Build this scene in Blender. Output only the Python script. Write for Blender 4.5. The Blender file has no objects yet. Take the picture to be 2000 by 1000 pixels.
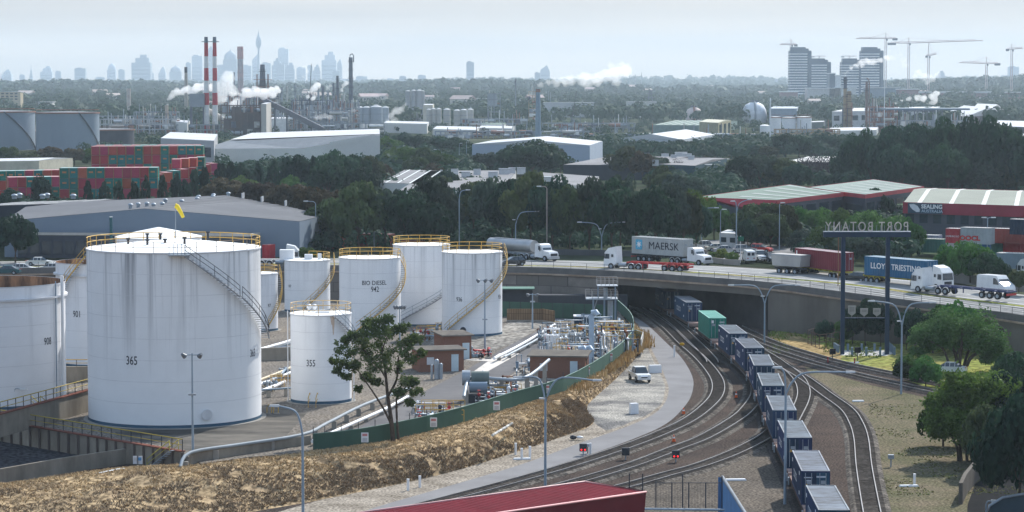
import bpy, math, random
import numpy as np
from mathutils import Vector, Matrix, Quaternion
R = math.radians
rnd = random.Random(11)
sc = bpy.context.scene
col = sc.collection
# ------------------------------------------------------------------ camera
F, H = 4900.0, 37.0                       # focal length in px of the 2000 px wide photo, height above the rails
A = math.atan(335.0 / F)
CA, SA = math.cos(A), math.sin(A)
cam = bpy.data.cameras.new('camera'); camo = bpy.data.objects.new('camera', cam); col.objects.link(camo)
cam.sensor_width = 36; cam.lens = 36 * F / 2000; cam.clip_start = 1; cam.clip_end = 60000
camo.location = (0, 0, H); camo.rotation_euler = (math.pi / 2 - A, 0, 0); sc.camera = camo
# ------------------------------------------------------------------ sun, sky, exposure
SUN_AZ, SUN_EL = R(29), R(40)
sc.view_settings.view_transform = 'Standard'; sc.view_settings.look = 'None'
sc.view_settings.exposure = 0.70; sc.view_settings.gamma = 1
sc.cycles.use_denoising = True; sc.cycles.volume_bounces = 3; sc.cycles.max_bounces = 6
sc.cycles.diffuse_bounces = 2; sc.cycles.glossy_bounces = 2; sc.cycles.transparent_max_bounces = 12
sc.cycles.caustics_reflective = False; sc.cycles.caustics_refractive = False
world = bpy.data.worlds.new('World'); sc.world = world; world.use_nodes = True
nt = world.node_tree; bg = nt.nodes['Background']
sky = nt.nodes.new('ShaderNodeTexSky'); sky.sky_type = 'NISHITA'; sky.sun_disc = False
sky.sun_elevation = SUN_EL; sky.sun_rotation = SUN_AZ; sky.air_density = 1.2; sky.dust_density = 2.0; sky.altitude = 0
tc = nt.nodes.new('ShaderNodeTexCoord'); mp = nt.nodes.new('ShaderNodeMapping'); mp.inputs['Scale'].default_value = (1.4, 1.4, 9.0)
nz = nt.nodes.new('ShaderNodeTexNoise'); nz.inputs['Scale'].default_value = 2.2; nz.inputs['Detail'].default_value = 5; nz.inputs['Roughness'].default_value = .5
cr = nt.nodes.new('ShaderNodeValToRGB'); cr.color_ramp.elements[0].position = .30; cr.color_ramp.elements[1].position = .72
cr.color_ramp.elements[0].color = (.35, .35, .35, 1); cr.color_ramp.elements[1].color = (.85, .85, .85, 1)
mx = nt.nodes.new('ShaderNodeMix'); mx.data_type = 'RGBA'
nt.links.new(tc.outputs['Generated'], mp.inputs[0]); nt.links.new(mp.outputs[0], nz.inputs['Vector']); nt.links.new(nz.outputs['Fac'], cr.inputs[0])
sz = nt.nodes.new('ShaderNodeSeparateXYZ'); nt.links.new(tc.outputs['Generated'], sz.inputs[0])
mz = nt.nodes.new('ShaderNodeMapRange'); mz.inputs[1].default_value = 0; mz.inputs[2].default_value = .28; mz.inputs[3].default_value = .8; mz.inputs[4].default_value = 0; nt.links.new(sz.outputs[2], mz.inputs[0])   # cloud veil thickens toward the horizon
sa = nt.nodes.new('ShaderNodeMath'); sa.operation = 'ADD'; sa.use_clamp = True; nt.links.new(cr.outputs[0], sa.inputs[0]); nt.links.new(mz.outputs[0], sa.inputs[1])
nt.links.new(sa.outputs[0], mx.inputs[0]); nt.links.new(sky.outputs[0], mx.inputs[6]); mx.inputs[7].default_value = (7.2, 7.0, 6.75, 1)
mp2 = nt.nodes.new('ShaderNodeMapping'); mp2.inputs['Scale'].default_value = (3, 3, 55); n2 = nt.nodes.new('ShaderNodeTexNoise'); n2.inputs['Scale'].default_value = 1.6; n2.inputs['Detail'].default_value = 5
c2 = nt.nodes.new('ShaderNodeValToRGB'); c2.color_ramp.elements[0].position = .3; c2.color_ramp.elements[1].position = .7; c2.color_ramp.elements[0].color = (.43, .425, .415, 1); c2.color_ramp.elements[1].color = (.55, .52, .475, 1)
m3 = nt.nodes.new('ShaderNodeMix'); m3.data_type = 'RGBA'; m3.inputs[7].default_value = (.48, .66, .93, 1); m4 = nt.nodes.new('ShaderNodeMapRange'); m4.inputs[1].default_value = .03; m4.inputs[2].default_value = .35   # bluer higher up
vm = nt.nodes.new('ShaderNodeVectorMath'); vm.operation = 'SCALE'; vm.inputs['Scale'].default_value = 10
for a_, b_ in ((tc.outputs['Generated'], mp2.inputs[0]), (mp2.outputs[0], n2.inputs['Vector']), (n2.outputs['Fac'], c2.inputs[0]), (c2.outputs[0], m3.inputs[6]), (m4.outputs[0], m3.inputs[0]), (sz.outputs[2], m4.inputs[0]), (m3.outputs[2], vm.inputs[0]), (vm.outputs[0], mx.inputs[7])): nt.links.new(a_, b_)   # thin high cloud
nt.links.new(mx.outputs[2], bg.inputs[0]); bg.inputs[1].default_value = .085
sl = bpy.data.lights.new('sun', 'SUN'); sl.energy = 4.0; sl.angle = R(.7); sl.color = (1, .965, .91)
so = bpy.data.objects.new('sun', sl); col.objects.link(so)
sd = Vector((math.sin(SUN_AZ) * math.cos(SUN_EL), math.cos(SUN_AZ) * math.cos(SUN_EL), math.sin(SUN_EL)))
so.rotation_euler = (-sd).to_track_quat('-Z', 'Y').to_euler(); so.location = (60, 120, 300)

# ------------------------------------------------------------------ helpers
def W(px, py, z=0.0):                     # point at height z that the photo shows at pixel px, py
    u, v = (px - 1000) / F, (500 - py) / F
    dy, dz = CA + SA * v, -SA + CA * v
    t = (z - H) / dz
    return Vector((u * t, dy * t, z))
def WD(px, py, D):                        # point at distance D along the ground
    u, v = (px - 1000) / F, (500 - py) / F
    t = D / (CA + SA * v)
    return Vector((u * t, D, H + t * (-SA + CA * v)))
def S(D): return F / D                    # px per metre

class MB:
    def __init__(s): s.v = []; s.f = []; s.m = []; s.s = []
    def add(s, vs, fs, mi=0, sm=False):
        b = len(s.v); s.v.extend([tuple(p) for p in vs])
        for f in fs: s.f.append(tuple(b + i for i in f)); s.m.append(mi); s.s.append(sm)
        return s
    def box(s, x, y, z, sx, sy, sz, rz=0, mi=0):
        c, n = math.cos(rz), math.sin(rz); vs = []
        for dz in (0, sz):
            for a, b in ((-1, -1), (1, -1), (1, 1), (-1, 1)):
                u, w = a * sx / 2, b * sy / 2
                vs.append((x + u * c - w * n, y + u * n + w * c, z + dz))
        return s.add(vs, [(3, 2, 1, 0), (4, 5, 6, 7), (0, 1, 5, 4), (1, 2, 6, 5), (2, 3, 7, 6), (3, 0, 4, 7)], mi)
    def tube(s, pts, r, n=6, mi=0, sm=True, r2=None):
        pts = [Vector(p) for p in pts]; k = len(pts); vs = []
        for i, p in enumerate(pts):
            d = (pts[min(i + 1, k - 1)] - pts[max(i - 1, 0)])
            if d.length < 1e-9: d = Vector((0, 0, 1))
            d.normalize()
            a = d.cross(Vector((0, 0, 1)) if abs(d.z) < .95 else Vector((1, 0, 0))).normalized(); b = d.cross(a)
            rr = r if r2 is None else r + (r2 - r) * i / (k - 1)
            for j in range(n):
                t = 2 * math.pi * j / n; vs.append(p + (a * math.cos(t) + b * math.sin(t)) * rr)
        fs = [(i * n + j, i * n + (j + 1) % n, (i + 1) * n + (j + 1) % n, (i + 1) * n + j) for i in range(k - 1) for j in range(n)]
        s.add(vs, fs, mi, sm); b = len(vs)
        s.add([vs[j] for j in range(n)], [tuple(range(n))], mi); s.add([vs[b - n + j] for j in range(n)], [tuple(reversed(range(n)))], mi)
        return s
    def cyl(s, x, y, z0, z1, r0, r1=None, n=24, mi=0, cap=True, sm=True):
        r1 = r0 if r1 is None else r1; vs = []
        for z, r in ((z0, r0), (z1, r1)):
            for j in range(n):
                t = 2 * math.pi * j / n; vs.append((x + r * math.cos(t), y + r * math.sin(t), z))
        s.add(vs, [(j, (j + 1) % n, n + (j + 1) % n, n + j) for j in range(n)], mi, sm)
        if cap: s.add(vs[:n], [tuple(reversed(range(n)))], mi); s.add(vs[n:], [tuple(range(n))], mi)
        return s
    def lathe(s, prof, x=0, y=0, n=24, mi=0, sm=True):
        vs = []
        for r, z in prof:
            for j in range(n):
                t = 2 * math.pi * j / n; vs.append((x + r * math.cos(t), y + r * math.sin(t), z))
        s.add(vs, [(i * n + j, i * n + (j + 1) % n, (i + 1) * n + (j + 1) % n, (i + 1) * n + j) for i in range(len(prof) - 1) for j in range(n)], mi, sm)
        return s
    def prism(s, poly, z0, z1, mi=0):
        n = len(poly); vs = [(p[0], p[1], z0) for p in poly] + [(p[0], p[1], z1) for p in poly]
        s.add(vs, [tuple(reversed(range(n))), tuple(range(n, 2 * n))] + [(j, (j + 1) % n, n + (j + 1) % n, n + j) for j in range(n)], mi)
        return s
    def poly(s, pts, mi=0): return s.add(pts, [tuple(range(len(pts)))], mi)
    def strip(s, rows, mi=0, sm=False):
        n = len(rows[0]); vs = [p for r in rows for p in r]
        return s.add(vs, [(i * n + j, i * n + j + 1, (i + 1) * n + j + 1, (i + 1) * n + j) for i in range(len(rows) - 1) for j in range(n - 1)], mi, sm)
    def sph(s, x, y, z, rx, ry=None, rz=None, n=12, mi=0, half=False):
        ry = ry or rx; rz = rz or rx; k = max(4, n // 2); vs = []; a0 = 0 if half else -math.pi / 2
        for i in range(k + 1):
            p = a0 + (math.pi / 2 - a0) * i / k
            for j in range(n):
                t = 2 * math.pi * j / n; vs.append((x + rx * math.cos(p) * math.cos(t), y + ry * math.cos(p) * math.sin(t), z + rz * math.sin(p)))
        return s.add(vs, [(i * n + j, i * n + (j + 1) % n, (i + 1) * n + (j + 1) % n, (i + 1) * n + j) for i in range(k) for j in range(n)], mi, True)
    def wall(s, pts, z0, z1, t=.3, mi=0):  # thick wall along ground polyline
        for p, q in zip(pts, pts[1:]):
            p, q = Vector(p[:2]), Vector(q[:2]); d = q - p
            if d.length < 1e-6: continue
            nn = Vector((-d.y, d.x)).normalized() * t / 2
            s.prism([p + nn, p - nn, q - nn, q + nn], z0, z1, mi)
        return s
    def loft(s, prof, mi=0):               # side profile [(x, z, halfwidth)] closed
        n = len(prof)
        vs = [(x, -w, z) for x, z, w in prof] + [(x, w, z) for x, z, w in prof]
        return s.add(vs, [tuple(range(n)), tuple(reversed(range(n, 2 * n)))] + [(j, j + n, (j + 1) % n + n, (j + 1) % n) for j in range(n)], mi)
    def build(s, name, mat, parent=None, loc=None, rz=None):
        me = bpy.data.meshes.new(name); me.from_pydata(s.v, [], s.f)
        for m in (mat if isinstance(mat, (list, tuple)) else [mat]): me.materials.append(m)
        me.polygons.foreach_set('material_index', s.m); me.polygons.foreach_set('use_smooth', s.s); me.update()
        return link(name, me, parent, loc, rz)
def link(name, data, parent=None, loc=None, rz=None):
    o = bpy.data.objects.new(name, data); col.objects.link(o)
    if parent: o.parent = parent
    if loc is not None: o.location = loc
    if rz is not None: o.rotation_euler = (0, 0, rz)
    return o
def tag(o, label, cat, group=None):
    o['label'] = label; o['category'] = cat
    if group: o['group'] = group
    return o
def thing(name, label, cat, loc=(0, 0, 0), rz=0, group=None):
    return tag(link(name, None, None, loc, rz), label, cat, group)
def setting(name, mb, m, kind='structure'):
    o = mb.build(name, m); o['kind'] = kind; return o
def dup(src, loc, rz=None, label=None, mats=None, scale=None):
    r = src.copy(); col.objects.link(r); r.location = loc
    if rz is not None: r.rotation_euler = (0, 0, rz)
    if label: r['label'] = label
    if scale is not None: r.scale = scale if isinstance(scale, tuple) else (scale,) * 3
    def rec(a, b):
        for ch in list(a.children):
            c = ch.copy(); col.objects.link(c); c.parent = b
            if mats and c.name.split('.')[0] in mats:
                c.material_slots[0].link = 'OBJECT'; c.material_slots[0].material = mats[c.name.split('.')[0]]
            rec(ch, c)
    rec(src, r); return r
def rel(px, all_px, marks):               # 'second ... left of X' wording for a row of look-alikes
    k = min(marks, key=lambda q: abs(q[0] - px)); side = 'left' if px < k[0] else 'right'
    same = sorted([p for p in all_px if min(marks, key=lambda q: abs(q[0] - p)) == k and (p < k[0]) == (px < k[0])], key=lambda p: abs(p - k[0]))
    return f'{ordn(same.index(px))} {side} of {k[1]}'
ORD = 'first second third fourth fifth sixth seventh eighth ninth tenth eleventh twelfth thirteenth fourteenth fifteenth sixteenth seventeenth eighteenth nineteenth twentieth'.split()
def ordn(i): return ORD[i] if i < 20 else ('twenty-' + ORD[i - 20] if i < 29 else 'number %d' % (i + 1))
def text_me(s, size, ext=.0, font_w=1.0, thick=0.0, spacing=1.0):
    cu = bpy.data.curves.new('lettering', 'FONT'); cu.body = s; cu.size = size; cu.extrude = ext; cu.offset = thick
    cu.align_x = 'CENTER'; cu.align_y = 'CENTER'; cu.space_character = spacing; cu.resolution_u = 3
    o = bpy.data.objects.new('tmp', cu); col.objects.link(o)
    me = bpy.data.meshes.new_from_object(o.evaluated_get(bpy.context.evaluated_depsgraph_get()))
    bpy.data.objects.remove(o); bpy.data.curves.remove(cu)
    for v in me.vertices: v.co.x *= font_w
    return me
def text(s, size, m, parent, loc, rot, name='lettering', font_w=1.0, ext=.01, thick=0, spacing=1.0):
    me = text_me(s, size, ext, font_w, thick, spacing); me.materials.clear(); me.materials.append(m)
    o = link(name, me, parent, loc); o.rotation_euler = rot; return o
def text_cyl(s, size, m, parent, r, ang, z, vertical=False, font_w=1.0, thick=0, name='number'):  # text bent round a tank of radius r
    me = text_me(s, size, 0, font_w, thick); me.materials.clear(); me.materials.append(m)
    for v in me.vertices:
        x, y = v.co.x, v.co.y
        a = ang + x / r; v.co = (r * math.cos(a), r * math.sin(a), z + y)
    return link(name, me, parent)

# ------------------------------------------------------------------ materials
MC = {}
def mat(name, c, rough=.75, c2=None, scale=.4, metal=0, mix=.5, stretch=(1, 1, 1), fine=0, bump=0, rnd_v=0, detail=6, spec=None):
    if name in MC: return MC[name]
    m = bpy.data.materials.new(name); m.use_nodes = True; n = m.node_tree.nodes; L = m.node_tree.links
    b = n['Principled BSDF']; b.inputs['Roughness'].default_value = rough; b.inputs['Metallic'].default_value = metal
    b.inputs['Specular IOR Level'].default_value = spec if spec is not None else (.3 if rough < .6 else .12 if rough < .85 else 0)
    if c2 is None: c2 = tuple(min(1, x * .78) for x in c)
    t = n.new('ShaderNodeTexCoord'); mp = n.new('ShaderNodeMapping'); mp.inputs['Scale'].default_value = stretch
    L.new(t.outputs['Object'], mp.inputs[0])
    z = n.new('ShaderNodeTexNoise'); z.inputs['Scale'].default_value = scale; z.inputs['Detail'].default_value = detail; z.inputs['Roughness'].default_value = .65
    L.new(mp.outputs[0], z.inputs['Vector'])
    r = n.new('ShaderNodeValToRGB'); r.color_ramp.elements[0].position = .5 - .28 * mix - .02; r.color_ramp.elements[1].position = .5 + .28 * mix
    r.color_ramp.elements[0].color = (*c2, 1); r.color_ramp.elements[1].color = (*c, 1); L.new(z.outputs['Fac'], r.inputs[0]); out = r.outputs[0]
    if fine:
        z2 = n.new('ShaderNodeTexNoise'); z2.inputs['Scale'].default_value = fine; z2.inputs['Detail'].default_value = 3; L.new(t.outputs['Object'], z2.inputs['Vector'])
        r2 = n.new('ShaderNodeValToRGB'); r2.color_ramp.elements[0].position = .38; r2.color_ramp.elements[1].position = .62
        r2.color_ramp.elements[0].color = (.5, .5, .5, 1); r2.color_ramp.elements[1].color = (1.4, 1.4, 1.4, 1); L.new(z2.outputs['Fac'], r2.inputs[0])
        k = n.new('ShaderNodeMix'); k.data_type = 'RGBA'; k.blend_type = 'MULTIPLY'; k.inputs[0].default_value = 1; L.new(out, k.inputs[6]); L.new(r2.outputs[0], k.inputs[7]); out = k.outputs[2]
    if rnd_v:
        oi = n.new('ShaderNodeObjectInfo'); hs = n.new('ShaderNodeHueSaturation'); ma = n.new('ShaderNodeMapRange')
        ma.inputs[3].default_value = 1 - rnd_v; ma.inputs[4].default_value = 1 + rnd_v; L.new(oi.outputs['Random'], ma.inputs[0]); L.new(ma.outputs[0], hs.inputs['Value'])
        mh = n.new('ShaderNodeMapRange'); mh.inputs[3].default_value = .5 - .03; mh.inputs[4].default_value = .5 + .025
        ml = n.new('ShaderNodeMath'); ml.operation = 'MULTIPLY'; ml.inputs[1].default_value = 7.3; fr = n.new('ShaderNodeMath'); fr.operation = 'FRACT'
        L.new(oi.outputs['Random'], ml.inputs[0]); L.new(ml.outputs[0], fr.inputs[0]); L.new(fr.outputs[0], mh.inputs[0]); L.new(mh.outputs[0], hs.inputs['Hue'])
        L.new(out, hs.inputs['Color']); out = hs.outputs[0]
    L.new(out, b.inputs['Base Color'])
    if bump:
        bu = n.new('ShaderNodeBump'); bu.inputs['Strength'].default_value = bump; bu.inputs['Distance'].default_value = .1
        z3 = n.new('ShaderNodeTexNoise'); z3.inputs['Scale'].default_value = fine or scale * 6; z3.inputs['Detail'].default_value = 4
        L.new(t.outputs['Object'], z3.inputs['Vector']); L.new(z3.outputs['Fac'], bu.inputs['Height']); L.new(bu.outputs[0], b.inputs['Normal'])
    MC[name] = m; return m
def ribbed(name, c, pitch, axis=0, rough=.6, dark=.75, c2=None, metal=0, scale=.2, rot=0):   # profiled sheet: ribs as real colour lines plus bump
    m = mat(name, c, rough, c2, scale, metal)
    if 'ribs' in m: return m
    m['ribs'] = 1; n = m.node_tree.nodes; L = m.node_tree.links; b = n['Principled BSDF']
    t = n.new('ShaderNodeTexCoord'); mp = n.new('ShaderNodeMapping'); mp.inputs['Rotation'].default_value = (0, 0, rot); L.new(t.outputs['Object'], mp.inputs[0])
    w = n.new('ShaderNodeTexWave'); w.bands_direction = 'XYZ'[axis]; w.inputs['Scale'].default_value = 1 / (pitch * 1.0) * .314 * 1.0; w.wave_profile = 'SIN'
    L.new(mp.outputs[0], w.inputs['Vector']); bu = n.new('ShaderNodeBump'); bu.inputs['Strength'].default_value = .6; bu.inputs['Distance'].default_value = pitch * .2
    L.new(w.outputs['Fac'], bu.inputs['Height']); L.new(bu.outputs[0], b.inputs['Normal'])
    return m
def brick(name, c1, c2, mortar, sx, sy, size=.02, offset=.5):
    m = mat(name, c1, .9, c2, .3)
    n = m.node_tree.nodes; L = m.node_tree.links; b = n['Principled BSDF']; src = b.inputs['Base Color'].links[0].from_socket
    t = n.new('ShaderNodeTexCoord'); se = n.new('ShaderNodeSeparateXYZ'); cb = n.new('ShaderNodeCombineXYZ'); ad = n.new('ShaderNodeMath'); L.new(t.outputs['Object'], se.inputs[0])
    L.new(se.outputs[0], ad.inputs[0]); L.new(se.outputs[1], ad.inputs[1]); L.new(ad.outputs[0], cb.inputs[0]); L.new(se.outputs[2], cb.inputs[1])
    k = n.new('ShaderNodeTexBrick'); L.new(cb.outputs[0], k.inputs['Vector']); L.new(src, k.inputs['Color1']); k.inputs['Color2'].default_value = (*c2, 1)
    k.inputs['Mortar'].default_value = (*mortar, 1); k.inputs['Scale'].default_value = 1; k.inputs['Brick Width'].default_value = sx; k.inputs['Row Height'].default_value = sy; k.inputs['Mortar Size'].default_value = size
    k.offset = offset; L.new(k.outputs[0], b.inputs['Base Color']); return m
def emis(name, c, s):
    m = bpy.data.materials.new(name); m.use_nodes = True; b = m.node_tree.nodes['Principled BSDF']; b.inputs['Emission Color'].default_value = (*c, 1); b.inputs['Emission Strength'].default_value = s; b.inputs['Base Color'].default_value = (*c, 1); return m
def leafmat(name, c, c2, rv=.4, trans=.3):
    m = mat(name, c, .65, c2, 3.0, rnd_v=rv, spec=.04)
    n = m.node_tree.nodes; L = m.node_tree.links; b = n['Principled BSDF']; o = [x for x in n if x.type == 'OUTPUT_MATERIAL'][0]
    tr = n.new('ShaderNodeBsdfTranslucent'); ms = n.new('ShaderNodeMixShader'); ms.inputs[0].default_value = trans
    L.new(b.inputs['Base Color'].links[0].from_socket, tr.inputs[0]); L.new(b.outputs[0], ms.inputs[1]); L.new(tr.outputs[0], ms.inputs[2]); L.new(ms.outputs[0], o.inputs[0])
    return m
white = mat('white_paint', (.78, .79, .80), .45, (.70, .71, .72), .5)
galv = mat('galvanised_steel', (.33, .37, .41), .5, (.24, .28, .32), 1.2, .3)
bluegrey = mat('blue_grey_steel', (.20, .27, .34), .5)
yellow = mat('safety_yellow', (.62, .38, .07), .55, (.45, .27, .06), 2)
black = mat('black_rubber', (.02, .02, .022), .8)
darkm = mat('dark_metal', (.05, .055, .065), .6)
redp = mat('red_paint', (.45, .03, .03), .5)
rust = mat('rusty_steel', (.20, .09, .05), .85, (.07, .04, .035), 1.5)
concrete = mat('concrete', (.33, .31, .28), .9, (.24, .23, .21), .25)
pale = mat('pale_concrete', (.50, .49, .46), .9, (.38, .37, .35), .3, fine=2)
glass = mat('dark_glass', (.03, .05, .07), .12, (.02, .03, .04), 1, spec=.8)
asphalt = mat('asphalt', (.135, .13, .13), .92, (.09, .088, .09), .12, fine=5)
bark = mat('bark', (.10, .075, .055), .95, (.05, .04, .035), 3)
ink = mat('black_lettering', (.03, .035, .05), .7)

# ================================================================== SETTING
def clos(px_list, z): return [W(x, y, z) for x, y in px_list]
def curve(pts, n=6):                      # Catmull-Rom through the points
    pts = [Vector(p) for p in pts]; out = []
    for i in range(len(pts) - 1):
        p0, p1, p2, p3 = pts[max(i - 1, 0)], pts[i], pts[i + 1], pts[min(i + 2, len(pts) - 1)]
        for k in range(n):
            t = k / n; out.append(.5 * ((2 * p1) + (p2 - p0) * t + (2 * p0 - 5 * p1 + 4 * p2 - p3) * t * t + (3 * p1 - p0 - 3 * p2 + p3) * t ** 3))
    return out + [pts[-1]]
# materials of the ground
m_ballast = mat('ballast', (.080, .070, .064), .95, (.040, .036, .036), .16, fine=5, bump=.3, mix=.9)
m_soil = mat('rail_soil', (.105, .080, .066), .95, (.045, .040, .038), .13, fine=5, bump=.3, mix=.9)
m_gravel = mat('pale_gravel', (.36, .34, .30), .95, (.15, .145, .14), .16, fine=5, bump=.3, mix=.32, detail=12)
m_dry = mat('dry_dirt', (.18, .145, .105), .95, (.085, .09, .05), .16, fine=4, bump=.3, mix=.8, detail=9)
m_straw = mat('dry_grass_bank', (.42, .31, .18), .95, (.17, .125, .085), .30, fine=1.6, bump=.3, mix=.8)
m_green = mat('mown_grass', (.17, .23, .05), .95, (.26, .20, .09), .07, fine=1.2, bump=.4, mix=.8)
m_wild = mat('rough_grass', (.05, .085, .022), .95, (.10, .09, .045), .06, fine=.8, mix=.7)
m_road = mat('road_concrete', (.33, .33, .32), .9, (.25, .25, .245), .1)
m_far = mat('far_land', (.035, .05, .028), .95, (.06, .065, .045), .006, fine=.03)

ground = MB(); ground.poly([(-900, 60, 0), (900, 60, 0), (900, 1400, 0), (-900, 1400, 0)]); setting('ground', ground, m_soil)
# line of the road edge over the underpass: (px, py of the parapet top, parapet z)
BR = [(-700, 533, 7.4), (0, 522, 7.4), (500, 516, 7.6), (980, 519, 7.7), (1180, 526, 7.7), (1365, 538, 7.6), (1500, 549, 7.4), (1640, 567, 7.1), (1800, 587, 6.5), (2000, 614, 6.0), (2300, 668, 5.5)]
BP = [W(x, y, z) for x, y, z in BR]
BL = curve(BP, 5)
def off(line, d, dz=0):                   # offset a line sideways, away from the camera for d > 0
    out = []
    for i, p in enumerate(line):
        t = (line[min(i + 1, len(line) - 1)] - line[max(i - 1, 0)]); n = Vector((-t.y, t.x, 0)).normalized()
        if n.y < 0: n = -n
        out.append(p + n * d + Vector((0, 0, dz)))
    return out
# upper land behind the road, gently rising to far hills
RA = [(-700, 172), (0, 171), (150, 168), (300, 171), (450, 180), (700, 173), (850, 167), (1000, 166), (1150, 170), (1300, 178), (1500, 180), (1700, 172), (1850, 164), (2000, 160), (2700, 160)]
RB = [(-700, 166), (0, 165), (300, 161), (700, 161), (860, 158), (930, 153), (1000, 156), (1050, 160), (1150, 158), (1250, 153), (1400, 150), (1500, 154), (1700, 161), (2000, 152), (2700, 155)]
def far_z(px, D):
    a = WD(px, float(np.interp(px, *zip(*RA))), 5200).z; b = WD(px, float(np.interp(px, *zip(*RB))), 10500).z
    return float(np.interp(D, (0, 2200, 5200, 7000, 10500, 14000), (6.4, 6.4, max(8, a - 6), max(8, a - 6), b - 6, 0)))
t = MB(); near = [Vector((p.x, p.y, p.z - 1.15)) for p in off(BL, 14)]
far = [Vector((p.x * 3.2, 1500, 6.2)) for p in near]
t.strip([near, [a.lerp(b, .25) for a, b in zip(near, far)], far]); rows = []
for Y in (1500, 1900, 2200, 3000, 4000, 5200, 6000, 7000, 8500, 10500, 11600):
    rows.append([Vector(((x - 1000) / F * Y, Y, far_z(x, Y))) for x in np.linspace(-700, 2700, 70)])
rows[0] = [Vector((p.x, 1499, 6.15)) for p in rows[0]]
t.strip(rows); setting('terrain', t, m_far)
# road on the embankment and bridge
t = MB(); e0, e1 = off(BL, .4, -1.0), off(BL, 13.6, -1.0); t.strip([e0, e1]); setting('road', t, m_road)
t = MB(); w1, w2 = off(BL, 13.6, -.98), off(BL, 15.2, -.98); t.strip([w1, w2]); setting('median_grass', t, m_green)
t = MB(); w1, w2 = off(BL, 15.2, -.96), off(BL, 27.5, -.96); t.strip([w1, w2]); setting('far_carriageway', t, m_road)
t = MB()
for d in (2.2, 3.8, 5.8, 7.4, 9.6, 11.4, 17.4, 19, 21.8, 24.6): t.strip([off(BL, d, -.952), off(BL, d + .6, -.952)])
setting('road_wheel_wear', t, mat('wheel_wear', (.20, .20, .198), .9, (.29, .29, .28), .25, mix=.8))
t = MB()
for d, dash in ((1.2, 0), (4.8, 1), (8.4, 1), (12.6, 0), (16.2, 0), (20.5, 1), (26.4, 0)):
    a, b = off(BL, d, -.955), off(BL, d + .22, -.955)
    for i in range(len(a) - 1):
        if not dash: t.add([a[i], a[i + 1], b[i + 1], b[i]], [(0, 1, 2, 3)])
        else:
            L = (a[i + 1] - a[i]).length; k = max(1, int(L / 9))
            for j in range(k):
                f0, f1 = j / k, (j + .35) / k
                t.add([a[i].lerp(a[i + 1], f0), a[i].lerp(a[i + 1], f1), b[i].lerp(b[i + 1], f1), b[i].lerp(b[i + 1], f0)], [(0, 1, 2, 3)])
setting('road_markings', t, mat('road_paint', (.7, .7, .68), .8))
# parking yard behind the road
t = MB(); t.poly([W(1340, 507, 6.62), W(1560, 509, 6.62), W(1640, 505, 6.62), W(1600, 488, 6.62), W(1430, 468, 6.62), W(1345, 470, 6.62)]); setting('parking_yard', t, mat('yard_paving', (.26, .255, .25), .9, (.16, .155, .15), .08))
t = MB(); t.poly([W(560, 470, 6.5), W(900, 475, 6.5), W(930, 455, 6.5), W(860, 425, 6.5), W(560, 440, 6.5)]); setting('car_park', t, asphalt)
# terminal platform (tank farm), 1.8 m above the rails
ZT = 1.8
plat = [(-160, 806), (0, 826), (357, 886), (395, 906), (480, 893), (610, 882), (800, 852), (1000, 796), (1100, 766), (1180, 721), (1225, 682), (1233, 640), (1206, 604), (1150, 588), (980, 584), (500, 545), (-400, 545)]
t = MB(); t.prism(clos(plat, ZT), 0.0, ZT); setting('tank_yard', t, mat('yard_dirt', (.225, .195, .16), .95, (.12, .112, .105), .13, fine=4, mix=.8, detail=9))
t = MB(); t.poly(clos([(-200, 815), (30, 852), (212, 892), (245, 904), (0, 946), (-200, 975)], 0.01)); setting('pit_floor', t, mat('pit_asphalt', (.055, .055, .06), .9, (.035, .035, .04), .15, fine=2))
z = ZT + .012
t = MB(); t.poly(clos([(630, 873), (760, 800), (900, 728), (1000, 672), (1075, 632), (1090, 610), (1150, 610), (1160, 640), (1060, 690), (960, 756), (850, 800), (800, 850), (720, 866)], z)); setting('yard_road', t, mat('yard_asphalt', (.17, .165, .165), .9, (.12, .118, .12), .12))
t = MB(); t.poly(clos([(920, 729), (946, 729), (1015, 690), (975, 690)], z + .012)); t.poly(clos([(925, 700), (968, 700), (962, 706), (905, 703)], z + .016)); setting('pale_slab', t, mat('pale_slab', (.62, .58, .53), .9))
t = MB(); t.poly(clos([(880, 800), (850, 818), (1000, 787), (1100, 755), (1175, 715), (1218, 680), (1222, 650), (1180, 640), (1090, 680), (985, 740)], z - .004)); setting('yard_concrete', t, mat('yard_concrete', (.36, .335, .30), .9, (.22, .21, .19), .2, fine=1.5))
t = MB(); t.poly(clos([(170, 815), (520, 790), (600, 806), (560, 850), (480, 868), (370, 880), (250, 858)], z)); setting('tank_apron', t, mat('tank_apron', (.17, .155, .135), .93, (.06, .058, .055), .10, stretch=(1, 2.2, 1), mix=.5, detail=8))
t = MB(); t.poly(clos([(840, 668), (900, 700), (1000, 672), (1080, 625), (1010, 620), (980, 640), (860, 640)], z)); setting('bund_floor', t, mat('bund_floor', (.30, .28, .25), .93, (.17, .16, .145), .15, fine=1.5))
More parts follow.
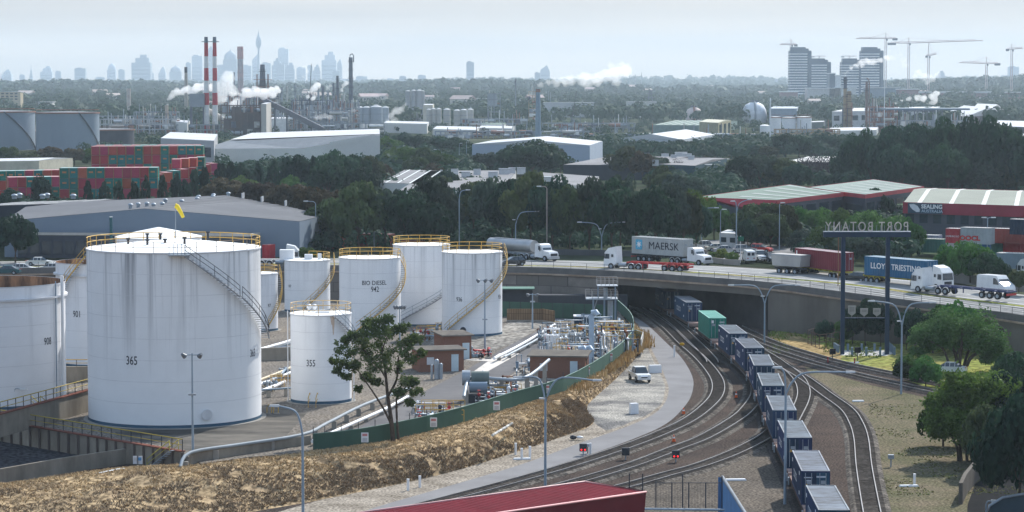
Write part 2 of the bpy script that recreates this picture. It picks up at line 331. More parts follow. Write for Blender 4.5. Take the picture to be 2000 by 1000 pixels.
# verge and dry bank between the yard fence and the rails
stn = [((-160, 965, .4), (-160, 985, 1.7), (-160, 1060, 1.2), (-160, 1160, -.02)), ((0, 946, .4), (0, 960, 1.3), (0, 1030, .8), (0, 1095, -.02)), ((200, 918, .7), (210, 935, 1.6), (228, 995, .95), (240, 1052, -.02)), ((390, 904, 1.2), (400, 916, 1.9), (428, 962, 1.1), (455, 1008, -.02)),
       ((610, 881, 1.75), (618, 898, 2.15), (645, 933, 1.15), (672, 968, -.02)), ((800, 852, 1.75), (826, 872, 2.15), (858, 900, 1.1), (885, 921, -.02)), ((1000, 795, 1.75), (1036, 812, 2.05), (1072, 834, 1.0), (1100, 853, -.02)),
       ((1060, 778, 1.75), (1088, 791, 1.85), (1125, 808, .85), (1160, 826, -.02)), ((1105, 763, 1.75), (1118, 772, 1.6), (1132, 784, .8), (1146, 795, -.02)), ((1180, 720, 1.75), (1186, 724, 1.5), (1194, 732, .8), (1203, 740, -.02)),
       ((1225, 682, 1.75), (1230, 684, 1.4), (1237, 690, .7), (1244, 696, -.02)), ((1233, 640, 1.75), (1240, 642, 1.2), (1248, 650, .6), (1256, 655, -.02)), ((1206, 603, 1.75), (1212, 604, 1.2), (1218, 606, .6), (1226, 608, -.02))]
cols_ = [curve([W(*s[k]) for s in stn], 16) for k in range(4)]
bank = []; rn = random.Random(3)
from mathutils import noise as mn
for i in range(len(cols_[0])):
    row = curve([cols_[k][i] for k in range(4)], 7); out = []
    for j, p in enumerate(row):
        e = math.sin(math.pi * j / (len(row) - 1)) * (1 if i < 16 * 8 else .25)
        out.append(p + Vector((0, 0, e * (.5 * mn.noise(p * .3) + .28 * mn.noise(p * .9)))))
    bank.append(out)
t = MB(); t.strip(bank, sm=True); setting('dry_bank', t, m_straw)
def tufts(name, pts, m, h=(.25, .5), w=.16, blades=4, seed=1, kind='stuff', lean=.25, label=None):
    r = random.Random(seed); t = MB()
    for p in pts:
        for _ in range(blades):
            a = r.uniform(0, 2 * math.pi); hh = r.uniform(*h); q = p + Vector((r.uniform(-w, w), r.uniform(-w, w), -.03)); d = Vector((math.cos(a), math.sin(a), 0)) * w * r.uniform(.25, .6)
            tip = q + Vector((r.uniform(-lean, lean), r.uniform(-lean, lean), hh)); t.add([q - d, q + d, tip + d * .3, tip - d * .3], [(0, 1, 2, 3)])
    o = t.build(name, m); o['kind'] = 'stuff'; o['category'] = 'grass'; o['label'] = label; return o
ptsb = []; ptsl = []
for i in range(len(bank) - 1):
    for _ in range(260 if i < 16 * 8 else 30):
        j = rn.random() * (len(bank[0]) - 2); a = int(j); f, g = j - a, rn.random()
        p = bank[i][a].lerp(bank[i][a + 1], f).lerp(bank[i + 1][a].lerp(bank[i + 1][a + 1], f), g)
        if mn.noise(p * .5) > -.4: (ptsb if j / len(bank[0]) + .35 * mn.noise(p * .25) < .46 else ptsl).append(p)
jn = len(bank[0])
tufts('dead_weeds', ptsl, mat('dead_weed', (.33, .24, .15), .95, (.17, .125, .085), .25, mix=.7), (.08, .26), .13, 3, 2, label='grey brown dead weeds on the steep face of the bank')
tufts('dry_grass', ptsb, mat('straw', (.50, .36, .20), .9, (.30, .215, .125), .3, mix=.7), (.08, .22), .12, 3, label='dry straw coloured grass growing on the bank below the green fence')
ptv = []
for a, b, n in (((1115, 768, 1.4), (1180, 728, 1.2), 260), ((1180, 728, 1.2), (1232, 688, 1.2), 700), ((1240, 688, 1.), (1252, 655, .8), 400), ((1252, 655, .8), (1262, 680, .1), 200)):
    for _ in range(n):
        p = W(*a).lerp(W(*b), rn.random()); ptv.append(p + Vector((rn.gauss(0, .5), rn.gauss(0, 1.0), 0)))
tufts('tall_dry_grass', ptv, mat('tall_straw', (.52, .36, .17), .9, (.34, .22, .10), .5), (.5, 1.0), .2, 3, 5, label='tall golden dry grass along the outside of the green fence')
# gravel turning area and access road
t = MB(); t.poly(clos([(1168, 832), (1120, 792), (1150, 780), (1205, 738), (1246, 695), (1262, 676), (1290, 700), (1330, 740), (1330, 790), (1260, 832), (1200, 850)], .008)); setting('gravel', t, m_gravel)
t = MB(); ra = curve(clos([(560, 1075), (700, 1003), (850, 957), (1015, 908), (1125, 868), (1235, 829), (1288, 800), (1306, 765), (1298, 733), (1284, 704), (1266, 670), (1248, 640), (1224, 612), (1190, 594)], .02), 5)
rb = curve(clos([(560, 1120), (700, 1025), (850, 982), (1015, 931), (1125, 897), (1235, 858), (1302, 827), (1340, 790), (1353, 762), (1352, 735), (1332, 700), (1300, 668), (1258, 630), (1205, 600)], .02), 5); t.strip([ra, rb])
setting('access_road', t, mat('access_road', (.25, .245, .245), .93, (.175, .17, .17), .14, mix=.8))
t = MB(); ra2 = [p + (p - q).normalized() * (2.6 + 1.2 * mn.noise(p * .2)) + Vector((0, 0, -.007)) for p, q in zip(ra, rb)]; t.strip([ra2, [p + Vector((0, 0, -.007)) for p in ra]]); t.poly([p + Vector((0, 0, -.012)) for p in clos([(400, 1040), (672, 963), (885, 916), (1100, 848), (1165, 820), (1185, 838), (1235, 832), (1125, 872), (1015, 912), (850, 961), (700, 1007), (560, 1079)], .02)]); setting('road_shoulder', t, mat('shoulder_dust', (.33, .29, .24), .95, (.18, .155, .125), .35, fine=4, detail=9))
# right-hand ground
t = MB(); t.poly(clos([(1572, 716), (1700, 752), (1815, 778), (1960, 812), (2100, 880), (2100, 1150), (1735, 1150), (1725, 1000), (1712, 900), (1700, 840), (1672, 800), (1630, 766), (1590, 742)], .008)); setting('dry_ground', t, m_dry)
t = MB(); t.poly(clos([(1890, 985), (1905, 945), (1940, 920), (1980, 900), (2120, 870), (2120, 1120), (1880, 1120)], .016)); setting('painted_shade_patch', t, mat('painted_shade_patch', (.03, .03, .03), .9))  # shade behind the curved wall, painted as a near-black ground patch
t = MB(); t.poly(clos([(1370, 905), (1430, 880), (1500, 862), (1520, 880), (1552, 1020), (1560, 1150), (1180, 1150), (1180, 985), (1250, 950)], .008)); setting('dirt_patch', t, mat('dirt_patch', (.165, .14, .115), .95, (.07, .063, .055), .16, fine=4, bump=.3, mix=.9))
t = MB(); t.poly(clos([(1500, 655), (1520, 646), (1700, 646), (2250, 668), (2250, 850), (1990, 800), (1830, 762), (1700, 722), (1600, 700), (1530, 680)], .008)); setting('grass', t, m_green)
t = MB(); t.poly(clos([(1500, 655), (1545, 650), (1600, 672), (1645, 690), (1640, 708), (1600, 700), (1530, 680)], .014)); setting('straw_patch', t, mat('straw_patch', (.36, .26, .13), .95, (.2, .15, .07), .2, fine=1.5))
ptg = []
for _ in range(3000):
    p = W(rn.uniform(1700, 2000), rn.uniform(790, 990), 0)
    if mn.noise(p * .13) > .12: ptg.append(p)
tufts('weeds', ptg, mat('weed', (.17, .20, .06), .9, (.15, .13, .06), .3), (.06, .16), .22, 3, 8, label='low weeds scattered on the dry ground right of the tracks')
t = MB(); t.poly(clos([(1641, 694), (1731, 695), (1748, 690), (1740, 684), (1650, 684)], .02)); setting('sign_slab', t, pale)
pg = []
for _ in range(2600):
    x = rn.uniform(1500, 2000); y = 640 + (x - 1500) * .02 + rn.uniform(8, 55)
    if mn.noise(Vector((x * .02, y * .05, 1))) > 0.02: pg.append(W(x, y, 0))
tufts('green_tufts', pg, mat('green_tuft', (.22, .27, .06), .9, (.12, .15, .035), .5), (.15, .4), .2, 3, 6, label='yellow-green grass tufts below the road wall')
# railway tracks
m_rail = mat('rail_steel', (.36, .35, .34), .35, (.25, .22, .2), .5, .6); m_sl = mat('sleeper', (.075, .065, .058), .9, (.045, .04, .036), 2)
m_clean = mat('clean_ballast', (.155, .138, .12), .95, (.07, .064, .058), .5, fine=3, bump=.6)
def track(pts, bed=None, nb=8, sl=True):
    c = curve([W(x, y, 0) for x, y in pts], nb); d = [0]
    for a, b in zip(c, c[1:]): d.append(d[-1] + (b - a).length)
    root = link('railway_track', None); root['kind'] = 'structure'
    l0, l1 = off2(c, -1.75, .02), off2(c, 1.75, .02); i0, i1 = off2(c, -1.45, .16), off2(c, 1.45, .16)
    t = MB(); t.strip([l0, i0, i1, l1]); t.build('ballast_bed', bed or m_ballast, root)
    for s in (-.75, .75):
        t = MB(); o0, o1 = off2(c, s - .045, .19), off2(c, s + .045, .19); t.strip([o0, [p + Vector((0, 0, .16)) for p in o0], [p + Vector((0, 0, .16)) for p in o1], o1]); t.build('rail', m_rail, root)
    t = MB(); L = .0; k = 0
    while L < d[-1]:
        while k < len(d) - 2 and d[k + 1] < L: k += 1
        f = (L - d[k]) / max(1e-6, d[k + 1] - d[k]); p = c[k].lerp(c[k + 1], f); a = math.atan2((c[k + 1] - c[k]).y, (c[k + 1] - c[k]).x)
        t.box(p.x, p.y, .165, .24, 2.5, .035, a); L += .68
    o = t.build('sleepers', m_sl, root); o['kind'] = 'stuff'
    return c
def off2(line, d, z):
    out = []
    for i, p in enumerate(line):
        t = (line[min(i + 1, len(line) - 1)] - line[max(i - 1, 0)]); n = Vector((t.y, -t.x, 0)).normalized(); out.append(Vector((p.x + n.x * d, p.y + n.y * d, z)))
    return out
track([(1090, 566), (1180, 578), (1215, 590), (1260, 612), (1302, 641), (1334.5, 673), (1365, 700), (1389, 727), (1402.6, 752), (1399, 777), (1376.5, 802), (1345, 825), (1300, 847), (1235, 873), (1125, 910), (1015, 942), (877, 979), (700, 1025), (560, 1065)], m_clean)
track([(1240, 585), (1302, 622), (1345, 660), (1385, 700), (1392, 712)], None)
track([(1478, 752), (1478, 775), (1460, 803), (1435, 824), (1375, 859), (1317.5, 881.5), (1235, 913), (1125, 946), (1000, 980), (850, 1020)], m_clean)
track([(1512, 825), (1507, 848), (1450, 881.5), (1375, 911.5), (1300, 932.5), (1220, 955), (1100, 985), (950, 1020)], m_clean)
track([(1420, 650), (1500, 697), (1533, 719.5), (1573, 744), (1615, 775), (1654, 803.5), (1672, 830.5), (1682, 862), (1688, 919), (1702, 1000), (1715, 1060), (1740, 1150)], m_clean)
track([(1533, 719.5), (1552, 734), (1565, 751), (1570, 769), (1567, 787), (1556, 810), (1540, 840)], m_clean)
track([(1400, 640), (1480, 676), (1560, 704), (1620, 721), (1700, 741), (1815, 766), (1950, 797), (2150, 845)])
track([(1440, 640), (1510, 672), (1590, 697), (1650, 713), (1730, 730), (1840, 751), (2000, 785), (2150, 815)])
# train track (metres)
TR = [(24.0, 150), (24.6, 180), (25.4, 204.7), (25.9, 212.2), (26.8, 232.5), (27.6, 252.2), (28.6, 272.9), (29.6, 292.8), (30.3, 312.3), (29.9, 332), (28.9, 355), (27.3, 381), (24.6, 408), (20.5, 440), (15, 475)]
trc = None
def W_inv(x, y, z=0):
    q = Vector((x, y, z - H)); dz = CA * q.y - SA * q.z; up = SA * q.y + CA * q.z; return (1000 + F * q.x / dz, 500 - F * up / dz)
track([W_inv(x, y) for x, y in TR])
TRL = curve([Vector((x, y, 0)) for x, y in TR], 12)

# ================================================================== ROAD BRIDGE, RETAINING WALLS
m_panel = brick('precast_panels', (.25, .225, .20), (.16, .145, .13), (.10, .09, .085), 2.4, 1.55, .04)
m_rough = mat('stained_concrete', (.20, .18, .155), .95, (.085, .078, .07), .14, stretch=(1, 1, .35), mix=.9)
def blpt(px):                              # point of the road edge line seen at px
    best = min(range(len(BL)), key=lambda i: abs(W_inv(BL[i].x, BL[i].y, BL[i].z)[0] - px)); return best
iL, iR = blpt(1172), blpt(1498)
br = thing('road_bridge', 'concrete road bridge carrying trucks over the railway tracks', 'bridge')
def band(i0, i1, d0, d1, z0, z1, name, m, parent):
    a, b = off(BL[i0:i1 + 1], d0), off(BL[i0:i1 + 1], d1); t = MB()
    t.strip([[p + Vector((0, 0, z1)) for p in a], [p + Vector((0, 0, z1)) for p in b]]); t.strip([[p + Vector((0, 0, z0)) for p in a], [p + Vector((0, 0, z1)) for p in a]]); t.strip([[p + Vector((0, 0, z0)) for p in b], [p + Vector((0, 0, z1)) for p in b]]); t.strip([[p + Vector((0, 0, z0)) for p in a], [p + Vector((0, 0, z0)) for p in b]])
    return t.build(name, m, parent)
band(iL, iR, .02, 30, -2.35, -1.06, 'deck', m_rough, br)
band(iL, iR, -.25, .1, -1.35, -1.1, 'deck_edge', mat('edge_beam', (.42, .33, .26), .9, (.26, .19, .14), .4), br)
band(iL, iR, -.05, .25, -1.09, -.15, 'parapet', mat('parapet', (.16, .155, .15), .9, (.10, .10, .10), .3), br)
def railpart(i0, i1, parent):
    t = MB(); a = BL[i0:i1 + 1]
    for p, q in zip(a, a[1:]):
        n = max(1, int((q - p).length / 2.4))
        for k in range(n):
            c = p.lerp(q, k / n); t.box(c.x, c.y, c.z - .16, .06, .06, .95)
    for z in (.3, .78): t.tube([p + Vector((0, 0, z)) for p in a], .022, 4)
    t.build('guard_rail', mat('guard_rail', (.10, .10, .11), .6), parent)
railpart(iL, iR, br)
for nm, i0, i1, lab, m in (('retaining_wall', blpt(560), iL, 'panelled concrete retaining wall left of the railway underpass', m_panel), ('retaining_wall', iR, len(BL) - 1, 'dark stained concrete retaining wall behind the tall port name sign', m_rough), ('retaining_wall', 0, blpt(560), 'concrete road wall behind the largest white tanks at the left edge', m_rough)):
    w = thing(nm, lab, 'retaining wall'); seg = BL[i0:i1 + 1]; t = MB(); a = off(seg, .05); b = off(seg, .6)
    t.strip([[Vector((p.x, p.y, -.1)) for p in a], [p + Vector((0, 0, -1.36)) for p in a]]); t.strip([[p + Vector((0, 0, -1.36)) for p in a], [p + Vector((0, 0, -1.36)) for p in b]]); t.build('wall_face', m, w)
    band(i0, i1, -.25, .1, -1.35, -1.1, 'coping', MC['edge_beam'], w); band(i0, i1, -.05, .25, -1.09, -.15, 'parapet', MC['parapet'], w); railpart(i0, i1, w)
# underpass walls running back under the road
PL, PR = BL[iL], BL[iR]
t = thing('underpass_wall', 'left side wall of the railway underpass', 'abutment'); q = PL + Vector((-36, 90, 0)); m_ = MB(); m_.wall([(PL.x + .3, PL.y + .6), (q.x, q.y)], 0, 5.3, .8); m_.build('wall', m_rough, t)
t = thing('underpass_wall', 'long right side wall of the railway underpass', 'abutment'); q = PR + Vector((-22, 45, 0)); m_ = MB(); m_.wall([(PR.x + .1, PR.y + .6), (q.x, q.y), (q.x - 50, q.y + 60)], 0, 5.1, .8)
m_.build('wall', mat('shade_painted_concrete', (.075, .072, .07), .95, (.035, .034, .034), .2), t)  # gloom inside the underpass is painted into this darker wall colour
t = MB(); t.wall([(-40, 560), (60, 560)], 0, 6, 1); o = t.build('wall', m_rough); tag(o, 'dark end wall deep inside the railway underpass', 'wall')
t = MB()                                    # arch and teal door in the right wall
k = blpt(1936); p = BL[k]; tv = (BL[k + 1] - BL[k - 1]).normalized(); nn = Vector((tv.y, -tv.x, 0));
rz = math.atan2(tv.y, tv.x)
tt = thing('wall_arch', 'dark arched recess in the retaining wall at far right', 'arch', (p.x + nn.x * .03, p.y + nn.y * .03, 0), rz)
b = MB(); b.add([(-.9, 0, 1.2), (.9, 0, 1.2)] + [(.9 * math.cos(a * math.pi / 8), 0, 3.1 + .9 * math.sin(a * math.pi / 8)) for a in range(9)], [tuple(range(11))]); b.tube([(-.95, 0, 1.2), (-.95, 0, 3.1)] + [(-.95 * math.cos(a * math.pi / 8), 0, 3.1 + .95 * math.sin(a * math.pi / 8)) for a in range(1, 9)] + [(.95, 0, 1.2)], .07, 6, 1); b.build('recess', [mat('recess_dark', (.04, .02, .03), .9), m_rough], tt)
k = blpt(1976); p = BL[k]; tt = thing('green_door', 'teal roller door under a small canopy in the right road wall', 'door', (p.x + nn.x * .1, p.y + nn.y * .1, 0), rz); b = MB(); b.box(0, 0, 0, 2, .1, 2.2); b.build('door_leaf', mat('teal', (.02, .16, .14), .6), tt); b = MB(); b.box(0, -.5, 2.3, 2.6, 1.1, .1); b.build('canopy', mat('teal2', (.03, .3, .26), .6), tt)

# ================================================================== TANKS
def tankwhite(name, c=(.80, .81, .82), streak=.6, rustc=(.45, .33, .25)):
    m = mat(name, c, .5, tuple(x * .94 for x in c), .35); n = m.node_tree.nodes; L = m.node_tree.links; b = n['Principled BSDF']; src = b.inputs['Base Color'].links[0].from_socket
    t = n.new('ShaderNodeTexCoord'); mp = n.new('ShaderNodeMapping'); mp.inputs['Scale'].default_value = (.8, .8, .022); L.new(t.outputs['Object'], mp.inputs[0])
    z = n.new('ShaderNodeTexNoise'); z.inputs['Scale'].default_value = 1.2; z.inputs['Detail'].default_value = 4; z.inputs['Roughness'].default_value = .7; L.new(mp.outputs[0], z.inputs['Vector'])
    r = n.new('ShaderNodeValToRGB'); r.color_ramp.elements[0].position = .48; r.color_ramp.elements[0].color = (0, 0, 0, 1); r.color_ramp.elements[1].position = .66; r.color_ramp.elements[1].color = (1, 1, 1, 1); L.new(z.outputs['Fac'], r.inputs[0])
    se = n.new('ShaderNodeSeparateXYZ'); L.new(t.outputs['Generated'], se.inputs[0]); mr = n.new('ShaderNodeMapRange'); mr.inputs[1].default_value = .25; mr.inputs[2].default_value = 1.0; L.new(se.outputs[2], mr.inputs[0])
    ml = n.new('ShaderNodeMath'); ml.operation = 'MULTIPLY'; L.new(r.outputs[0], ml.inputs[0]); L.new(mr.outputs[0], ml.inputs[1]); m2 = n.new('ShaderNodeMath'); m2.operation = 'MULTIPLY'; m2.inputs[1].default_value = streak; L.new(ml.outputs[0], m2.inputs[0])
    k = n.new('ShaderNodeMix'); k.data_type = 'RGBA'; L.new(m2.outputs[0], k.inputs[0]); L.new(src, k.inputs[6]); k.inputs[7].default_value = (.28, .29, .31, 1); L.new(k.outputs[2], b.inputs['Base Color'])
    return m
tw1, tw2, tw3 = tankwhite('tank_paint_streaked', streak=1.0), tankwhite('tank_paint_clean', (.82, .83, .84), .25), tankwhite('tank_paint_worn', (.78, .79, .81), .5)
seam = mat('weld_seam', (.66, .67, .69), .6); basem = mat('tank_skirt', (.06, .12, .18), .7); treadm = mat('stair_steel', (.33, .34, .36), .6)
def tank(pl, pr, yrim, ybase, label, paint, zb=ZT, roof='cone', railc=yellow, rail=(0, 360), stair=None, texts=(), rust_in=False, nseam=5, skirt=True, rail_front=None, name='storage_tank', cap=.06):
    cx = (pl + pr) / 2; c = W(cx, ybase, zb); s = F / c.y * (CA) ; r = (pr - pl) / 2 / s
    ztop = WD(cx, yrim, c.y).z; h = ztop - zb
    T = thing(name, label, 'tank', c)
    b = MB(); N = 96 if r > 5 else 64
    b.cyl(0, 0, .35 if skirt else 0, h, r, n=N, cap=False); b.build('shell', paint, T)
    if skirt: b = MB(); b.cyl(0, 0, .0, .36, r + .015, n=N, cap=False); b.cyl(0, 0, -.02, .06, r + .5, n=N, mi=1); b.build('base_ring', [basem, concrete], T)
    b = MB()
    for i in range(1, nseam):
        zz = .35 + (h - .35) * i / nseam; b.cyl(0, 0, zz, zz + .035, r + .012, n=N, cap=False)
    b.cyl(0, 0, h - .12, h + .02, r + .07, n=N, cap=False); b.build('seam', seam, T)
    if roof == 'cone': b = MB(); b.lathe([(r + .06, h + .02), (r * .5, h + .02 + r * cap * .55), (.02, h + .02 + r * cap)], n=N); b.build('roof', mat('tank_roof', (.86, .86, .84), .5, (.78, .78, .76), .6), T)
    else:
        b = MB(); b.lathe([(r - .03, h), (r - .05, h - 2.2), (.02, h - 2.6)], n=N); b.build('floating_roof', mat('rust_roof', (.30, .16, .09), .9, (.05, .035, .03), .8, stretch=(1, 1, .3)), T)
        b = MB(); b.cyl(0, 0, h - 1.55, h - 1.35, r + .28, n=N); b.build('wind_girder', seam, T)
    if rail:
        b = MB(); a0, a1 = R(rail[0]), R(rail[1]); n = max(6, int((a1 - a0) * r / 1.7)); rr = r - .05
        for zz in (.55, 1.1): b.tube([(rr * math.cos(a0 + (a1 - a0) * i / (3 * n)), rr * math.sin(a0 + (a1 - a0) * i / (3 * n)), h + zz) for i in range(3 * n + 1)], .045, 5)
        for i in range(n + 1):
            a = a0 + (a1 - a0) * i / n; b.tube([(rr * math.cos(a), rr * math.sin(a), h), (rr * math.cos(a), rr * math.sin(a), h + 1.1)], .04, 5)
        b.build('railing', railc, T)
    if rail_front:
        b = MB(); a0, a1 = R(rail_front[0]), R(rail_front[1]); n = int((a1 - a0) * r / 2.1); rr = r - .05
        for zz in (.55, 1.1): b.tube([(rr * math.cos(a0 + (a1 - a0) * i / (3 * n)), rr * math.sin(a0 + (a1 - a0) * i / (3 * n)), h + zz) for i in range(3 * n + 1)], .022, 4)
        for i in range(n + 1):
            a = a0 + (a1 - a0) * i / n; b.tube([(rr * math.cos(a), rr * math.sin(a), h), (rr * math.cos(a), rr * math.sin(a), h + 1.1)], .03, 4)
        b.build('front_railing', mat('brown_rail', (.35, .25, .16), .7), T)
    if stair:
        a0, a1, z0, z1, cm = stair; a0, a1 = R(a0), R(a1); st = thing('x', '', '') if 0 else link('spiral_stair', None, T)
        n = int(abs(z1 - z0) / .24); w = .85; b = MB()
        for i in range(n + 1):
            f = i / n; a = a0 + (a1 - a0) * f; zz = z0 + (z1 - z0) * f; rc = r + w / 2 + .05
            b.box(rc * math.cos(a), rc * math.sin(a), zz, w, .24, .04, a)
        b.build('treads', treadm, st)
        b = MB()
        for ro in (r + .08, r + w + .05):
            pa = [(ro * math.cos(a0 + (a1 - a0) * i / n), ro * math.sin(a0 + (a1 - a0) * i / n), z0 + (z1 - z0) * i / n - .06) for i in range(n + 1)]
            b.tube(pa, .07, 5)
        b.build('stringer', cm if cm is yellow else treadm, st)
        b = MB(); ro = r + w + .08
        for zz in (.55, 1.05): b.tube([(ro * math.cos(a0 + (a1 - a0) * i / n), ro * math.sin(a0 + (a1 - a0) * i / n), z0 + (z1 - z0) * i / n + zz) for i in range(n + 1)], .038, 5)
        for i in range(0, n + 1, 4):
            a = a0 + (a1 - a0) * i / n; zz = z0 + (z1 - z0) * i / n; b.tube([(ro * math.cos(a), ro * math.sin(a), zz), (ro * math.cos(a), ro * math.sin(a), zz + 1.05)], .03, 4)
        b.build('handrail', cm, st)
    for s_, sz, px, py, th in texts:
        u = (px - cx) / ((pr - pl) / 2); a = -math.pi / 2 + math.asin(max(-.995, min(.995, u)))
        nb = s_.isdigit(); text_cyl(s_, sz * (1.2 if nb else 1), ink, T, r + .02, a, WD(px, py, c.y - r * math.sqrt(max(0, 1 - u * u))).z - zb, thick=.006, font_w=.72 if nb else .86)
    return T, r, h
T365, r365, h365 = tank(174, 511, 483, 815, 'largest white tank, numbered 365, with grey streaks under its rim', tw1, rail=(-12, 195), rail_front=(195, 348), texts=[('365', 1.05, 282, 705, .012), ('365', .95, 501, 690, .012)], nseam=8, cap=.10)
def spiral(T, r, a0, a1, z0, z1, cm, w=.85):
    st = link('spiral_stair', None, T); a0, a1 = R(a0), R(a1); n = max(4, int(abs(z1 - z0) / .26)); b = MB()
    A_ = [(a0 + (a1 - a0) * i / n, z0 + (z1 - z0) * i / n) for i in range(n + 1)]
    for a, z in A_: b.box((r + w / 2 + .05) * math.cos(a), (r + w / 2 + .05) * math.sin(a), z, w, .26, .05, a)
    b.build('treads', treadm, st); b = MB(); b.tube([((r + w) * math.cos(a), (r + w) * math.sin(a), z - .1) for a, z in A_], .09, 5); b.build('stringer', cm if cm is yellow else treadm, st)
    b = MB(); ro = r + w + .03
    for zz in (.55, 1.05): b.tube([(ro * math.cos(a), ro * math.sin(a), z + zz) for a, z in A_], .036, 5)
    for a, z in A_[::4]: b.tube([(ro * math.cos(a), ro * math.sin(a), z), (ro * math.cos(a), ro * math.sin(a), z + 1.05)], .028, 4)
    b.build('handrail', cm, st)
spiral(T365, r365, -76, -40, h365 - .2, h365 - 4.6, darkm); spiral(T365, r365, -38, 2, h365 - 4.7, h365 - 9.6, darkm)
b = MB(); a = R(-79); b.box((r365 + .5) * math.cos(a), (r365 + .5) * math.sin(a), h365 - .25, 1.0, 2.2, .12, a)
for k in range(6): aa = a + (k - 2.5) * .042; b.tube([((r365 + 1) * math.cos(aa), (r365 + 1) * math.sin(aa), h365 - .2), ((r365 + 1) * math.cos(aa), (r365 + 1) * math.sin(aa), h365 + 1)], .03, 4)
b.build('landing', galv, T365)
b = MB(); a = R(-62); b.cyl(0, 0, 0, .18, .5, n=20); b.cyl(0, 0, .18, .24, .56, n=20, mi=1); o = b.build('manhole', [white, seam], T365, ((r365 + .02) * math.cos(a), (r365 + .02) * math.sin(a), 1.35)); o.rotation_euler = (0, R(90), a)
b = MB()
for k, (x, y, hh) in enumerate(((-4.5, -2, .5), (-2.2, -4, .5), (-3, 1.5, .8), (-1.4, 0, .9), (1.6, -3.5, .7), (3, 5, .8), (-.5, -3, .5))): b = MB(); b.cyl(x, y, h365 + .3, h365 + .5 + hh, .12, n=8); b.cyl(x, y, h365 + .45 + hh, h365 + .6 + hh, .22, n=8); b.build('roof_vent', darkm, T365)
# second white cone roof peeping out behind the big tank
tank(229, 396, 462, 752, 'white peaked tank roof showing just behind the largest tank', tw2, rail=None, cap=.22, nseam=4)
TL, rL, hL = tank(-186, 128, 550, 783, 'open topped white tank with rusty inside at the left edge, numbered 908', tw3, roof='open', rail=None, texts=[('908', .95, 109, 667, .01)], nseam=6)
b = MB(); a = R(-12); b.tube([((rL + .35) * math.cos(a), (rL + .35) * math.sin(a), 0), ((rL + .35) * math.cos(a), (rL + .35) * math.sin(a), hL + .8)], .18, 10); a = R(-20); b.tube([((rL + .2) * math.cos(a), (rL + .2) * math.sin(a), 0), ((rL + .2) * math.cos(a), (rL + .2) * math.sin(a), hL + .3)], .06, 6, 1); b.build('vertical_pipe', [white, bluegrey], TL)
T9, r9, h9 = tank(112, 300, 510, 708, 'tall open topped white tank numbered 901 behind the left edge tank', tw3, roof='open', rail=None, texts=[('901', .95, 166, 614, .01)], nseam=6)
spiral(T9, r9, -150, -100, h9 - 5.5, h9 + 1.2, yellow)
T, r, h = tank(473, 543, 533, 645, 'slim white tank with yellow spiral stair right of the largest tank', tw3, rail=(0, 360), texts=[('97', .55, 529, 597, .01)]); spiral(T, r, 35, -62, h + .1, h - 7.2, yellow, .6)
T, r, h = tank(556, 645, 507, 607, 'white tank carrying two number marks, behind and above the small tank 355', tw2, rail=(-40, 90), texts=[('107', .5, 569, 559, .01), ('107', .5, 637, 559, .01)]); spiral(T, r, 20, -95, h, .6, yellow, .7)
b = MB(); b.box(.3, -1, h, 1.2, .9, .9); b.cyl(2.0, -.8, h, h + 1, .3, n=12); b.build('roof_box', white, T)
b = MB(); b.box(-3.2, .8, h, 2.2, 1.6, 1.5); b.build('equipment_box', white, T)
T, r, h = tank(663, 783, 502, 650, 'white tank lettered BIO DIESEL 942', tw2, texts=[('BIO DIESEL', .86, 735, 553, 0), ('942', .9, 736, 565.5, 0)]); spiral(T, r, 40, -110, h, .8, yellow, .7)
T, r, h = tank(768, 879, 477, 633, 'tallest rear white tank behind the BIO DIESEL tank', tw3, texts=[]); spiral(T, r, -30, -140, h * .45, .4, galv, .7)
T, r, h = tank(863, 981, 491, 652, 'white tank with long diagonal stair beside the road wall, numbered 936', tw1, texts=[('936', .7, 898, 585, .01), ('936', .7, 976, 580, .01)]); spiral(T, r, 25, -140, h, .5, yellow, .7)
b = MB(); b.cyl(0, 0, 0, .1, .42, n=20); o = b.build('round_hatch', darkm, T, ((r) * math.cos(R(-106)), r * math.sin(R(-106)), .95)); o.rotation_euler = (0, R(90), R(-106))
T355, r, h = tank(568, 687, 611, 783, 'small white tank numbered 355 with rust stain and railed top', tw2, railc=mat('pale_yellow_rail', (.62, .45, .24), .6), texts=[('355', .85, 612, 710, .012)])
spiral(T355, r, -62, 15, h - .1, h - 4.6, galv, .6)
b = MB()
for x in (-1.3, -.7): b.cyl(x, 0, h, h + .5, .1, n=8); b.sph(x, 0, h + .7, .3, n=10)
b.box(.3, -1.2, h + .05, 1.6, .5, .25); b.build('roof_vent', white, T355)
b = MB()
for a in (R(-172), R(-5)): b.tube([((r + .3) * math.cos(a), (r + .3) * math.sin(a), 0), ((r + .3) * math.cos(a), (r + .3) * math.sin(a), h + .3)], .06, 6)
b.build('ladder_pipe', white, T355)
b = MB(); b.add([((r + .025) * math.cos(R(-68 + k * 2)), (r + .025) * math.sin(R(-68 + k * 2)), h - .15) for k in range(5)] + [((r + .025) * math.cos(R(-60 - k * 1.4)), (r + .025) * math.sin(R(-60 - k * 1.4)), h - .15 - .4 - (1.6 if k in (1, 2) else .5)) for k in range(5)], [tuple(range(10))]); b.build('rust_stain', mat('rust_stain', (.50, .33, .22), .8, (.66, .55, .46), 2, stretch=(3, 3, .5)), T355)
b = MB()
for px in (602, 617):
    p = W(px, 796, ZT) - T355.location
    b.tube([(p.x, p.y, 0), (p.x, p.y, 1.0), (p.x + .1, p.y + .9, 1.5), (p.x + .1, p.y + 1.5, 1.3)], .05, 5)
    b.tube([(p.x, p.y, .5), (p.x + .1, p.y + 1.2, .8)], .04, 5)
b.build('step_rail', yellow, T355)
